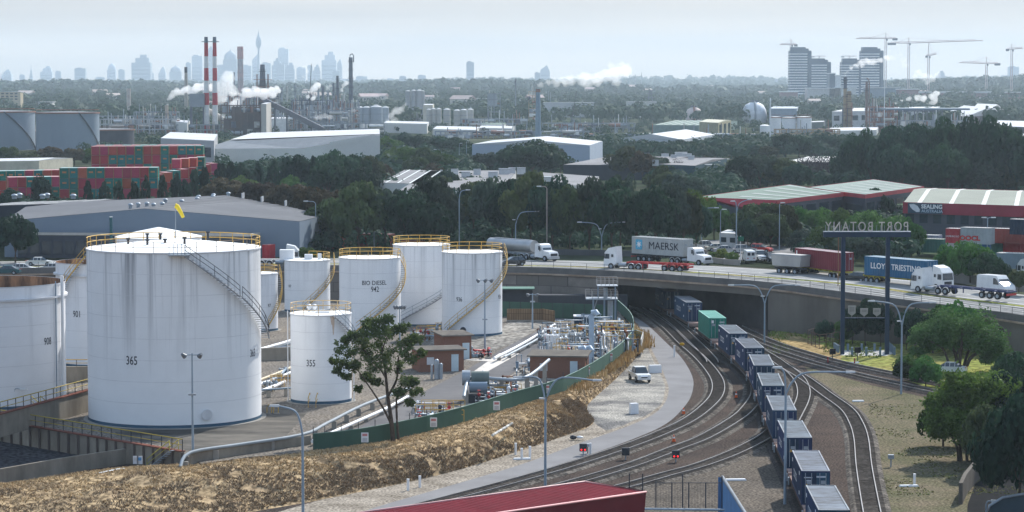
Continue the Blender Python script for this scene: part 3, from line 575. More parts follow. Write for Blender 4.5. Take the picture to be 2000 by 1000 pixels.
# windsock on the big tank
p = WD(343, 460, T365.location.y + 8); ws = thing('windsock', 'yellow windsock drooping from a thin pole above the largest tank', 'windsock', (p.x, p.y, 0)); b = MB(); b.tube([(0, 0, h365 - 3), (0, 0, WD(343, 399, p.y).z)], .045, 6); b.build('pole', galv, ws)
q0, q1 = WD(346, 403, p.y), WD(358, 425, p.y); b = MB(); b.tube([(0, 0, q0.z + .05), q0 - Vector((p.x, p.y, 0)), q0.lerp(q1, .5) - Vector((p.x, p.y, 0)) + Vector((.04, 0, 0)), q1 - Vector((p.x, p.y, 0))], .30, 10, r2=.17); b.build('sock', mat('sock_yellow', (.8, .6, .05), .7), ws)
# ---- walls and railings of the pit
def handrail(pts, z, h, m, name, parent, sp=1.6, mid=True, rr=.055):
    b = MB(); pts = [Vector((p[0], p[1], z if len(p) < 3 or z is not None else p[2])) for p in pts]
    b.tube([p + Vector((0, 0, h)) for p in pts], rr, 5)
    if mid: b.tube([p + Vector((0, 0, h * .5)) for p in pts], rr * .7, 5)
    b.build('top_rail', m, parent); b = MB()
    for p, q in zip(pts, pts[1:]):
        n = max(1, int((q - p).length / sp))
        for k in range(n + 1): c = p.lerp(q, k / n); b.tube([c, c + Vector((0, 0, h))], rr * .8, 4)
    return b.build('rail_posts', darkm, parent)
m_bund = mat('bund_concrete', (.29, .26, .215), .92, (.17, .15, .125), .35, stretch=(1, 1, .4)); m_cope = mat('brown_coping', (.20, .09, .07), .9)
wB = [W(-140, 808, ZT), W(0, 827, ZT), W(180, 857, ZT), W(357, 887, ZT)]
t = thing('bund_wall', 'concrete wall with ribs and brown top along the dark pit', 'wall'); b = MB(); b.wall([p + Vector((.05, -.25, 0)) for p in wB], 0, ZT + .25, .35); b.build('wall_face', m_bund, t)
b = MB(); b.wall([p + Vector((.05, -.25, 0)) for p in wB], ZT + .252, ZT + .36, .6); b.build('coping', m_cope, t)
b = MB()
for i in range(30):
    f = i / 29 * 3; k = min(2, int(f)); p = wB[k].lerp(wB[k + 1], f - k); b.box(p.x, p.y - .55, 0, .2, .25, ZT + .24)
b.build('rib', mat('rib_dark', (.12, .10, .09), .9), t); handrail([p + Vector((0, -.2, .36)) for p in wB], ZT + .36, 1.1, mat('olive_yellow', (.45, .34, .07), .6), '', t)
wA = [W(-60, 822, ZT + 2.4), W(0, 807, ZT + 2.4), W(90, 783, ZT + 2.4), W(174, 760, ZT + 2.4), W(230, 745, ZT + 2.4)]
t = thing('bund_wall', 'concrete wall with railing rising to the right behind the largest tank', 'wall'); b = MB(); b.wall(wA, ZT, ZT + 2.3, .35); b.build('wall_face', m_bund, t); b = MB(); b.wall(wA, ZT + 2.302, ZT + 2.42, .6); b.build('coping', m_cope, t); handrail(wA, ZT + 2.42, 1.1, MC['olive_yellow'], '', t)
t = thing('bund_wall', 'dark concrete wall with yellow rail between the two left tanks', 'wall'); wD = [W(120, 745, ZT), W(180, 745, ZT)]; b = MB(); b.wall(wD, ZT, ZT + 1.8, .4); b.build('wall_face', m_bund, t); handrail(wD, ZT + 1.8, .8, yellow, '', t)
wC = [W(-160, 975, 0), W(0, 947, 0), W(120, 925, 0), W(245, 906, 0), W(300, 908, 0), W(392, 907, 0)]
t = MB(); t.wall(wC, 0, 1.5, .3); o = t.build('low_wall', m_bund); tag(o, 'low concrete wall at the near side of the dark pit', 'wall')
wE = [W(372, 903, ZT), W(480, 886, ZT), W(545, 876, ZT), W(605, 868, ZT)]
t = MB(); t.wall(wE, .2, ZT + .9, .35); o = t.build('bund_wall', m_bund); tag(o, 'concrete wall below the long pale pipe in front of tank 365', 'wall')
def pipe_run(pts, r, m, label, sup=True, zs=None):
    T = thing('pipeline', label, 'pipe'); b = MB(); b.tube(curve(pts, 4), r, 10); b.build('pipe', m, T)
    if sup:
        b = MB()
        for p, q in zip(pts, pts[1:]):
            n = max(1, int((q - p).length / 5))
            for k in range(n): c = p.lerp(q, (k + .5) / n); b.box(c.x, c.y, (zs if zs is not None else ZT), .5, .3, max(.1, c.z - r - (zs if zs is not None else ZT)))
        b.build('support', concrete, T)
    return T
pipem = mat('pipe_paint', (.40, .45, .49), .5, (.32, .37, .40), 1)
pipe_run([W(352, 912, ZT), W(372, 884, ZT + 1), W(470, 868, ZT + 1), W(590, 849, ZT + 1.), W(640, 826, ZT + 1.), W(712, 790, ZT + .9), W(800, 758, ZT + .8)], .16, mat('pipe_weathered', (.30, .34, .37), .6), 'long pale blue-grey pipe curving in front of the largest tank')
pipe_run([W(610, 862, ZT + .5), W(700, 822, ZT + .5), W(760, 795, ZT + .5), W(812, 765, ZT + .5)], .17, white, 'thin white pipe beside the yard road, below the pale long pipe')
pipe_run([W(965, 700, ZT + .6), W(1020, 672, ZT + .6), W(1083, 634, ZT + .6)], .2, white, 'white pipe running away from the parked red hoses, left one of two', True)
pipe_run([W(985, 697, ZT + .5), W(1040, 668, ZT + .5), W(1086, 640, ZT + .5)], .14, pipem, 'thin grey pipe running away beside a white pipe, right one of two')
pipe_run([W(92, 950, .9), W(232, 917, 1.2), W(243, 925, .5)], .12, pipem, 'thin pale pipe on the low wall of the dark pit', False)
for k, (a, bb, zz, rr, mm, l) in enumerate((((512, 683), (600, 655), 1.2, .2, white, 'upper white pipe between the tanks 365 and 355'), ((512, 690), (575, 668), .7, .16, pipem, 'grey pipe just under the upper white pipe between tanks'), ((512, 680), (575, 678), .9, .12, bluegrey, 'thin level blue-grey pipe with a red band between tanks'),
      ((512, 762), (575, 757), .9, .12, bluegrey, 'lower level blue-grey pipe with red band beside tank 355'), ((514, 742), (580, 712), 1.0, .16, mat('tan_pipe', (.55, .45, .3), .5), 'tan pipe sloping up toward tank 355'), ((514, 750), (580, 722), .7, .16, white, 'white pipe sloping up just below the tan pipe'), ((515, 764), (556, 745), .5, .2, white, 'short thick white pipe near the foot of tank 365'))):
    pipe_run([W(a[0] - 6, a[1], ZT + zz), W((a[0] + bb[0]) / 2, (a[1] + bb[1]) / 2, ZT + zz), W(bb[0], bb[1], ZT + zz)], rr, mm, l)
b = MB(); b.wall([W(470, 706, ZT), W(620, 700, ZT)], ZT, ZT + 1.6, .4); tag(b.build('bund_wall', m_bund), 'dark low wall between tank 365 and tank 355', 'wall')
for i, px in enumerate((526, 539)):
    p = W(px, 808, ZT); t = thing('pipe_loop', ('left' if i == 0 else 'right') + ' of two small yellow hoops at the foot of tank 365', 'hoop', p); b = MB(); b.tube([(-.25, 0, 0), (-.25, 0, .7), (-.12, 0, .95), (.12, 0, .95), (.25, 0, .7), (.25, 0, 0)], .05, 6); b.build('hoop', yellow, t); b = MB(); b.box(0, 0, 0, .8, .4, .08); b.build('foot_plate', concrete, t)
def stairs(p, q, w, label, railm=yellow):
    T = thing('access_stair', label, 'stair', (0, 0, 0)); d = q - p; L = Vector((d.x, d.y, 0)); s = Vector((-L.y, L.x, 0)).normalized() * w / 2; n = max(4, int(abs(d.z) / .22)); b = MB(); a = math.atan2(L.y, L.x)
    for i in range(n + 1): c = p + d * i / n; b.box(c.x, c.y, c.z, .28, w, .04, a)
    b.build('treads', treadm, T); b = MB()
    for k in (-1, 1): b.tube([p + s * k, q + s * k], .06, 4)
    b.build('stringer', galv, T); b = MB()
    for k in (-1, 1):
        b.tube([p + s * k, p + s * k + Vector((0, 0, 1)), q + s * k + Vector((0, 0, 1)), q + s * k], .045, 5); b.tube([p + s * k + Vector((0, 0, .5)), q + s * k + Vector((0, 0, .5))], .03, 5)
    b.build('handrail', railm, T); return T
stairs(W(296, 915, 0), W(340, 880, ZT + .3), 1.1, 'steel stair with yellow handrails at the right end of the pit wall', mat('stair_yellow', (.50, .42, .08), .6)); stairs(W(-14, 862, 0), W(22, 826, ZT + .3), 1.1, 'steel stair with yellow handrails at the left edge of the pit', MC['stair_yellow'])
stairs(W(100, 818, ZT), W(70, 792, ZT + 2), 1.0, 'small yellow railed stair against the wall behind the pit', MC['stair_yellow'])
for px, c, l in ((274, (.1, .3, .55), 'right'), (266, (.6, .6, .6), 'left')):
    p = W(px, 905, .9); t = MB(); t.box(0, 0, 0, .5, .05, .75); o = t.build('notice_board', mat('notice_' + l, (.7, .72, .75), .6), None, p + Vector((0, -.3, 0))); tag(o, l + ' of two small notices on the low pit wall', 'sign'); t = MB(); t.box(0, -.04, .32, .3, .02, .3); t.build('notice_print', mat('print_' + l, c, .6), o)
# green fence
m_gf = mat('green_sheet', (.05, .105, .078), .8, (.042, .088, .066), .3); gfp = curve([W(x, y, ZT) for x, y in ((612, 880), (700, 870), (800, 851), (900, 826), (1000, 795), (1100, 765), (1180, 720), (1226, 682), (1238, 655), (1230, 630), (1205, 605))], 3)
T = thing('green_fence', 'long dark green sheet fence curving round the tank yard', 'fence'); b = MB(); b.wall(gfp, ZT - .05, ZT + 1.6, .06); b.build('sheet', m_gf, T)
for p in gfp: b = MB(); b.tube([p + Vector((0, .05, 0)), p + Vector((0, .05, 2.3))], .04, 5); b.build('post', darkm, T)
b = MB(); b.wall(gfp, ZT + 1.6, ZT + 1.66, .1); b.build('top_rail', mat('green_rail', (.2, .3, .25), .6), T)
for i, (px, py) in enumerate(((713, 866), (847, 836), (970, 803), (1068, 770), (1148, 733), (1192, 706))):
    p = W(px, py, ZT + .35); b = MB(); b.box(0, 0, .15, .7 if i < 3 else .5, .04, .95, 0); o = b.build('safety_sign', white, None, p + Vector((0, -.28, 0))); tag(o, f'{ORD[i]} white notice from the left on the green fence', 'sign', 'notices on the green fence'); b = MB(); b.box(0, -.03, .75, .5, .01, .25); b.build('print_block', mat('red_print', (.6, .25, .25), .7), o); b = MB(); b.box(0, -.03, .2, .5, .01, .4); b.build('print_text', mat('grey_print', (.55, .55, .57), .7), o)
T = thing('green_fence', 'straight dark green fence at the foot of the road wall', 'fence'); b = MB(); pp = [W(975, 618, ZT), W(1100, 622, ZT), W(1205, 626, ZT)]; b.wall(pp, ZT, ZT + 2.3, .06); b.build('sheet', m_gf, T)
for k in range(12): c = pp[0].lerp(pp[2], k / 11); b = MB(); b.box(c.x, c.y - .06, ZT, .08, .08, 3.0); b.build('post', darkm, T)
b = MB(); b.wall([W(1236, 650, ZT), W(1256, 668, 1), W(1252, 690, .5)], .3, 2.4, .15); tag(b.build('white_barrier', pale), 'short pale concrete barrier beside the access road bend', 'barrier')
T = thing('timber_screen', 'brown timber board wall in front of the green fence by tank 936', 'wall'); b = MB(); pp = [W(990, 628, ZT), W(1060, 628, ZT), W(1083, 632, ZT)]; b.wall(pp, ZT, ZT + 1.9, .15); b.build('boards', brick('boards', (.26, .18, .11), (.19, .13, .08), (.08, .05, .03), .35, 3, .03, 0), T); b = MB(); b.wall([p + Vector((0, -.1, 0)) for p in pp], ZT, ZT + .25, .2); b.build('plinth', concrete, T)
# ---- brick sheds
m_brick = brick('red_brick', (.24, .10, .065), (.19, .075, .05), (.20, .15, .12), .24, .08, .012)
def brick_shed(c, w, d, h, rz, label, slope=0):
    T = thing('brick_shed', label, 'shed', c, rz); b = MB(); b.box(0, 0, 0, w, d, h); b.build('wall', m_brick, T); b = MB(); b.box(0, 0, h + .003, w + .7, d + .7, .16); b.build('roof', mat('shed_roof', (.17, .155, .135), .9, (.12, .11, .10), .5), T)
    b = MB(); b.box(w * .3, -d / 2 - .02, 0, .9, .06, 2.1); b.build('door', mat('pale_door', (.5, .6, .65), .6), T); b = MB(); b.box(w / 2 + .02, -.2, 1.2, .06, 1.0, .9); b.build('window', glass, T); b = MB(); b.box(-w * .25, -d / 2 - .03, .9, .9, .05, .9); b.build('notice', mat('notice_grey', (.55, .57, .6), .7), T)
    return T
brick_shed(W(1093, 733, ZT), 6.6, 6.5, 2.6, R(-6), 'flat roofed red brick shed against the green fence')
brick_shed(W(855, 722, ZT), 5.6, 4.4, 2.6, R(14), 'brick shed with brown roof beside the gas bottles, left of yard road')
brick_shed(W(884, 697, ZT), 3.6, 6.0, 3.0, R(14), 'taller brick shed with blue door just behind the brown roofed shed')
T = thing('gas_bottles', 'tall grey gas cylinder group beside the brick shed', 'gas cylinders', W(853, 740, ZT)); b = MB()
for x, r, hh in ((-.6, .14, 1.6), (0, .3, 2.1), (.5, .22, 1.7)): b.cyl(x, 0, 0, hh, r, n=12); b.sph(x, 0, hh, r, n=12, half=True)
b.build('cylinder', galv, T)
# ---- process equipment (pipes, valves, towers)
def skid(label, px0, px1, py0, py1, n, seed, hmax=2.2, cmix=None, yel=6, name='pipework_skid', tall=0):
    r = random.Random(seed); c = W((px0 + px1) / 2, (py0 + py1) / 2, ZT); a = W(px0, py1, ZT); q = W(px1, py0, ZT); T = thing(name, label, 'pipework', c); cm = cmix or [galv, galv, bluegrey, pipem, darkm, bluegrey, white, rust, mat('pipe_mid', (.25, .28, .31), .5)]
    hw, hd = (q.x - a.x) / 2, (q.y - a.y) / 2
    b = MB()
    for _ in range(10): b.box(r.uniform(-hw, hw), r.uniform(-hd, hd), 0, r.uniform(.3, .9), r.uniform(.3, .8), r.uniform(.1, .35))
    b.build('plinth', concrete, T)
    for i in range(n):
        x, y = r.uniform(-hw, hw), r.uniform(-hd, hd); z = r.uniform(.4, hmax); L = r.uniform(.8, 3.5) * r.choice((-1, 1)); b = MB(); rr = r.choice((.06, .08, .1, .16))
        k = r.random(); x2 = max(-hw, min(hw, x + L))
        if k < .45: pts = [(x, y, 0), (x, y, z), (x2, y, z), (x2, y, 0)]
        elif k < .8: y2 = max(-hd, min(hd, y + L * 1.5)); pts = [(x, y, .2), (x, y, z), (x, y2, z), (x, y2, .2)]
        else: pts = [(x, y, 0), (x, y, z + .4)]
        b.tube(pts, rr, 7)
        for p in pts[1:3]: b.sph(*p, rr * 1.5, n=7)
        b.build('pipe', r.choice(cm), T)
    for i in range(n // 2):
        x, y, z = r.uniform(-hw, hw), r.uniform(-hd, hd), r.uniform(.3, hmax * .7); b = MB(); b.sph(x, y, z, .22, n=8); b.tube([(x, y, z), (x, y, z + .45)], .04, 5); b.cyl(x, y, z + .45, z + .5, .2, n=10); b.build('valve', r.choice([darkm, galv, redp, bluegrey]), T)
    for i in range(yel):
        x, y = r.uniform(-hw * .9, hw * .6), r.uniform(-hd, hd); L = r.uniform(1.5, 3.5); b = MB(); z = r.uniform(.6, hmax * .8)
        for zz in (z, z + .5): b.tube([(x, y, zz), (x + L, y, zz)], .04, 5)
        for kk in (0, .5, 1): b.tube([(x + L * kk, y, 0), (x + L * kk, y, z + .5)], .035, 5)
        b.build('handrail', yellow, T)
    return T
skid('dense tangle of pipes and yellow rails behind the flat roofed brick shed', 1060, 1175, 655, 712, 95, 5, 2.6, yel=14)
skid('pipes and valves stacked beside the curving green fence', 1150, 1228, 645, 690, 60, 6, 2.4, yel=9)
skid('low grey pipework with valves left of the flat roofed brick shed', 1010, 1060, 700, 735, 14, 9, 1.2, yel=1)
skid('pump skid with pipes in front of the green fence, mid picture', 930, 1010, 762, 792, 55, 7, 1.9, yel=5, name='pump_skid')
skid('low pipes and yellow rails beside the lower end of yard road', 800, 880, 800, 828, 16, 8, 1.1, yel=6)
skid('pipes and valves under the rear white tanks', 800, 880, 650, 668, 16, 10, 1.6, yel=4)
skid('dark pipes and red hoses at the near end of the white pipeline', 905, 960, 690, 702, 14, 12, .8, [redp, darkm, pipem, black], 0)
skid('small valve group between tank 365 and tank 355', 516, 562, 735, 765, 14, 14, 1.3, [white, galv, mat('tan_pipe', (.55, .45, .3)), bluegrey], 2)
T = thing('motor_pump', 'blue-grey electric motor and fan unit on a dark plinth', 'pump', W(936, 785, ZT)); b = MB(); b.box(0, 0, 0, 3.2, 2.2, .9); b.build('plinth', darkm, T)
b = MB(); b.tube([(-1.1, -.4, 1.7), (.9, -.4, 1.7)], .62, 16); b.build('motor', bluegrey, T); b = MB(); b.tube([(-.9, .8, 2.6), (1.1, .8, 2.6)], .75, 16); b.build('cooler', mat('grey_green', (.15, .19, .18), .6), T); b = MB(); b.tube([(-1.9, .8, 2.6), (-1.0, .8, 2.6)], .85, 16); b.build('fan_duct', galv, T)
pipe_run([W(906, 775, ZT + 1), W(915, 742, ZT + 2.4), W(940, 738, ZT + 2.2), W(1020, 740, ZT + 2.2), W(1072, 703, ZT + 2.4)], .2, galv, 'silver elbow pipe rising over the pump skid toward the brick shed')
for i, (px, py, hh, rr, l) in enumerate(((1155, 712, 6.6, .36, 'tall pale blue-grey vent pipe with curved top beside the brick shed'), (1131, 722, 2.6, .42, 'left of two short fat curved vents at the brick shed'), (1143, 722, 2.6, .42, 'right of two short fat curved vents at the brick shed'))):
    T = thing('vent_pipe', l, 'vent', W(px, py, ZT)); b = MB(); b.tube([(0, 0, 0), (0, 0, hh - .3), (.15, -.1, hh), (.5, -.3, hh + .1), (.75, -.4, hh - .3)], rr, 10); b.build('pipe', mat('vent_blue', (.36, .45, .54), .5), T)
T = thing('equipment_cabin', 'dark blue cabin with white roof among the pipework', 'cabin', W(1137, 642, ZT)); b = MB(); b.box(0, 0, 0, 2.3, 2.4, 1.8); b.build('cabin_body', mat('navy', (.02, .05, .09), .6), T); b = MB(); b.box(0, 0, 1.8, 2.5, 2.6, .15); b.build('roof', white, T)
T = thing('filter_rack', 'white vertical cylinders in a white frame among the pipework', 'filter unit', W(1078, 690, ZT)); b = MB()
for i in range(3): b.cyl(-.6 + i * .6, 0, .3, 2.3, .26, n=12); b.sph(-.6 + i * .6, 0, 2.3, .26, n=10, half=True)
b.build('filter_vessel', white, T); b = MB()
for x in (-1, 1):
    for y in (-.5, .5): b.tube([(x, y, 0), (x, y, 3.2)], .05, 4)
for z in (1, 2.4, 3.2): b.tube([(-1, -.5, z), (1, -.5, z), (1, .5, z), (-1, .5, z), (-1, -.5, z)], .04, 4)
b.build('frame', white, T)
T = thing('loading_gantry', 'two storey grey steel access platform with railings by the underpass', 'platform', W(1180, 640, ZT)); b = MB(); gz = 4.2
for x in (-1.6, 0, 1.6):
    for y in (-1.5, 1.5): b.box(x, y, 0, .16, .16, gz)
for x in (-.9, 1.6):
    for y in (-1.2, 1.2): b.box(x, y, gz, .12, .12, 1.9)
b.build('frame', bluegrey, T); b = MB(); b.box(-.4, 0, gz, 4.6, 3.4, .15); b.box(.4, 0, gz + 1.9, 3, 2.8, .12); b.build('floor', galv, T)
for zz, x0, x1, n_ in ((gz + .15, -2.7, 1.9, 'railing'), (gz + 2.02, -1.1, 1.9, 'railing')):
    b = MB()
    for y in (-1.6, 1.6):
        for z in (.55, 1.1): b.tube([(x0, y, zz + z), (x1, y, zz + z)], .04, 5)
        for k in range(6): x = x0 + (x1 - x0) * k / 5; b.tube([(x, y, zz), (x, y, zz + 1.1)], .035, 4)
    b.build(n_, mat('rail_grey', (.38, .36, .34), .6), T)
b = MB(); b.tube([(-.9, 1.2, gz), (-2.3, 1.4, 0)], .08, 5); b.cyl(.2, 0, gz, gz + 1.6, .3, n=12); b.cyl(.9, .3, .5, gz - .3, .4, n=12); b.build('vessel', galv, T)
T = thing('yard_sheds', 'row of dark open sheds with green roof under the road wall', 'shed', W(1040, 600, ZT)); b = MB(); b.box(-4, 0, 0, 8, 3, 3.0); b.box(8, 0, 0, 14, 2.4, 2.0); b.build('wall', darkm, T); b = MB(); b.box(-4.2, -.3, 3.0, 9, 4.2, .15); b.build('roof', mat('green_roof', (.10, .20, .16), .7), T)

# ================================================================== CONTAINERS
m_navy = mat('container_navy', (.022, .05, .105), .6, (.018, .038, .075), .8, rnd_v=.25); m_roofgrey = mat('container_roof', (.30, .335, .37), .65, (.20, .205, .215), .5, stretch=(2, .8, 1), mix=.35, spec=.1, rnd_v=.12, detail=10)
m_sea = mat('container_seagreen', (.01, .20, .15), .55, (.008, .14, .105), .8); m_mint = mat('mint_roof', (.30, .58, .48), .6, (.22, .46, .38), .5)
def corr_box(L, Wd, Hh, mi_side=0, mi_roof=1, pitch=.56, dep=.05):
    b = MB(); n = int(L / pitch); xs = []
    for i in range(n):
        x = -L / 2 + .1 + (L - .2) * i / n; w = (L - .2) / n; xs += [(x, 0), (x + w * .3, 0), (x + w * .5, dep), (x + w * .8, dep)]
    xs.append((L / 2 - .1, 0))
    for s in (-1, 1): b.strip([[(x, s * (Wd / 2 - .02 - d), .16) for x, d in xs], [(x, s * (Wd / 2 - .02 - d), Hh - .12) for x, d in xs]], mi_side)
    b.box(0, 0, Hh - .1, L - .14, Wd - .1, .06, mi=mi_roof); b.box(0, 0, .05, L - .1, Wd - .1, .1, mi=mi_side)
    for s in (-1, 1): b.box(s * (L / 2 - .12), 0, .1, .08, Wd - .1, Hh - .2, mi=mi_side)
    return b
def container(name, label, L, Hh, body, roof, loc=(0, 0, 0), rz=0, group=None, doors=True, rods=True):
    Wd = 2.44; T = thing(name, label, 'container', loc, rz, group); corr_box(L, Wd, Hh).build('container_shell', [body, roof], T); b = MB()
    for sx in (-1, 1):
        for sy in (-1, 1): b.box(sx * (L / 2 - .08), sy * (Wd / 2 - .08), 0, .16, .16, Hh)
        b.box(sx * (L / 2 - .05), 0, 0, .1, Wd - .32, .14); b.box(sx * (L / 2 - .05), 0, Hh - .12, .1, Wd - .32, .12)
    for sy in (-1, 1): b.box(0, sy * (Wd / 2 - .05), 0, L - .32, .1, .16); b.box(0, sy * (Wd / 2 - .06), Hh - .12, L - .32, .1, .12)
    b.build('frame', body, T)
    b = MB()
    for k in range(int(L / .5)): b.box(-L / 2 + .4 + k * .5, 0, Hh - .04, .16, Wd - .3, .035)
    b.build('roof_corrugation', roof, T)
    b = MB()
    for sy in (-1, 1): b.box(0, sy * (Wd / 2 - .06), Hh + .001, L - .2, .12, .02)
    for sx in (-1, 1): b.box(sx * (L / 2 - .06), 0, Hh + .001, .1, Wd - .26, .02)
    b.build('roof_edge', roof, T)
    for s in (-.5, .5):
        b = MB(); b.box(L / 2 + .01, s * (Wd / 2 - .02), .16, .05, Wd / 2 - .12, Hh - .3); d = b.build('door', body, T)
        if rods:
            b = MB()
            for k in (-.3, .28): b.tube([(L / 2 + .07, s * (Wd / 2) + k * .9, .16), (L / 2 + .07, s * (Wd / 2) + k * .9, Hh - .16)], .03, 4)
            b.box(L / 2 + .05, s * (Wd / 2) + .02, Hh * .62, .02, .4, .3); b.build('lock_rod', galv, d)
    return T
# ================================================================== TRAIN
def wagon(L=18.6):
    T = thing('flat_wagon', '', 'rail wagon', (0, 0, 0)); b = MB(); b.box(0, 0, .95, L, .7, .3); 
    for s in (-1.15, 1.15): b.box(0, s, .85, L, .12, .34)
    for k in range(9): b.box(-L / 2 + .5 + k * (L - 1) / 8, 0, 1.0, .35, 2.3, .17)
    b.build('underframe', mat('wagon_brown', (.13, .095, .08), .85, (.07, .055, .05), 1.5), T)
    b = MB()
    for s in (-1, 1): b.box(s * (L / 2 - 1.4), 0, 1.22, 2.7, 2.4, .05); b.box(s * (L / 2 + .1), 0, .8, .25, 2.5, .5)
    b.build('deck_end', mat('deck_pink', (.34, .24, .21), .9, (.2, .15, .13), 1.5), T)
    for s in (-1, 1):
        b = MB(); x = s * (L / 2 - 2.4); b.box(x, 0, .45, 2.6, 1.9, .35); bo = b.build('bogie', darkm, T); b = MB()
        for dx in (-.9, .9):
            for y in (-.75, .75): b.tube([(x + dx, y - .07, .62), (x + dx, y + .07, .62)], .46, 14)
        b.build('wheel', mat('wheel_steel', (.12, .10, .09), .6), bo)
    b = MB()
    for s in (-1, 1): b.box(s * (L / 2 - .3), -1.32, .5, .35, .12, .7)
    b.build('coupler_gear', galv, T)
    return T
tc_ = [(1740, 1190, 0), (1645, 1035, 1)]
cd = [('C', 25.1, 191.5), ('Z', 25.6, 198.5 + .1)]
# centres of the container front ends measured on the photograph: distance of the front end -> centre is 6.1 m behind
TRf = curve([Vector((x, y, 0)) for x, y in TR], 30)
def on_track(Y):
    for a, b in zip(TRf, TRf[1:]):
        if a.y <= Y <= b.y:
            f = (Y - a.y) / (b.y - a.y); p = a.lerp(b, f); d = (a - b).normalized(); return p, math.atan2(d.y, d.x)
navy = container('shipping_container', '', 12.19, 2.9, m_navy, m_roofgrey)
pnl = MB(); 
for i, (s_, sz, x, z) in enumerate((('COSCO', 1.0, -1.5, 1.35),)): text(s_, sz, white, navy, (x, -1.235, z), (R(90), 0, 0), 'lettering', 1.15, 0, .01)
for x_, z_ in ((3.6, 2.2), (3.6, .5), (-5, 2.1)): b = MB(); b.box(x_, -1.23, z_, .5, .02, .3); b.build('side_mark', white, navy)
b = MB(); b.box(6.16, .45, 2.35, .02, .8, .14); b.box(6.16, -.65, 2.3, .02, .7, .1); b.box(6.16, -.6, 2.05, .02, .4, .1); b.build('end_mark', mat('faded_mark', (.5, .55, .62), .7), navy)
b = MB(); b.add([(6.17, -.95, 1.55), (6.17, -.6, 1.55), (6.17, -.775, 1.85)], [(0, 1, 2)]); b.build('warning_triangle', yellow, navy)
wag = wagon()
fronts = [(184.6, 'n'), (192.6 + .6, 'n0'), (212.2, 'n'), (232.5, 'n'), (252.2, 'n'), (272.9, 'n'), (292.8, 'n'), (312.3, 'n'), (330.5, 'n'), (352.5, 'g'), (378, 'n'), (399, 'n'), (420, 'n'), (441, 'n')]
fronts = [f for f in fronts if f[1] != 'n0'][0:]
fronts[0] = (192.5, 'n')
labs = ['navy container closest to the camera, cut off by the bottom edge', 'navy container right behind the closest one, small yellow triangle on its end']
k = 0; first = True
names_ = ['third', 'fourth', 'fifth', 'sixth', 'seventh', 'eighth and last before the green one']
for i, (Y, kind) in enumerate(fronts):
    p, a = on_track(Y + 6.1)
    lab = labs[i] if i < 2 else (f'{names_[i-2]} navy container on the train, counted from the camera' if i < 8 else ('sea green container with mint roof on the train' if kind == 'g' else f'{ORD[i - 9]} blue container on the train behind the green one, under the bridge'))
    if kind == 'g':
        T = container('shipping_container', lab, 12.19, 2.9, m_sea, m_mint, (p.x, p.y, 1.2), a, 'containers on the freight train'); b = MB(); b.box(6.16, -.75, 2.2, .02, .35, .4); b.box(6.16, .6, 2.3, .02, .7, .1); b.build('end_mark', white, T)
    elif first: T = navy; T.location = (p.x, p.y, 1.2); T.rotation_euler = (0, 0, a); T['label'] = lab; T['group'] = 'containers on the freight train'; first = False
    else:
        T = dup(navy, (p.x, p.y, 1.2), a, lab)
        if i in (2, 3, 5, 8, 10):
            for ch in list(T.children):
                if ch.name.split('.')[0] in (('end_mark',) if i != 3 else ('end_mark', 'warning_triangle', 'side_mark')): bpy.data.objects.remove(ch)
    p, a = on_track(Y + 6.1); wl = f'brown flat wagon under the {("sea green container" if kind == "g" else ordn(i if i < 8 else i - 1) + " navy container of the train")}'
    if i == 0: w = wag; w.location = (p.x, p.y, 0); w.rotation_euler = (0, 0, a); w['label'] = wl; w['group'] = 'wagons of the freight train'
    else: dup(wag, (p.x, p.y, 0), a, wl)
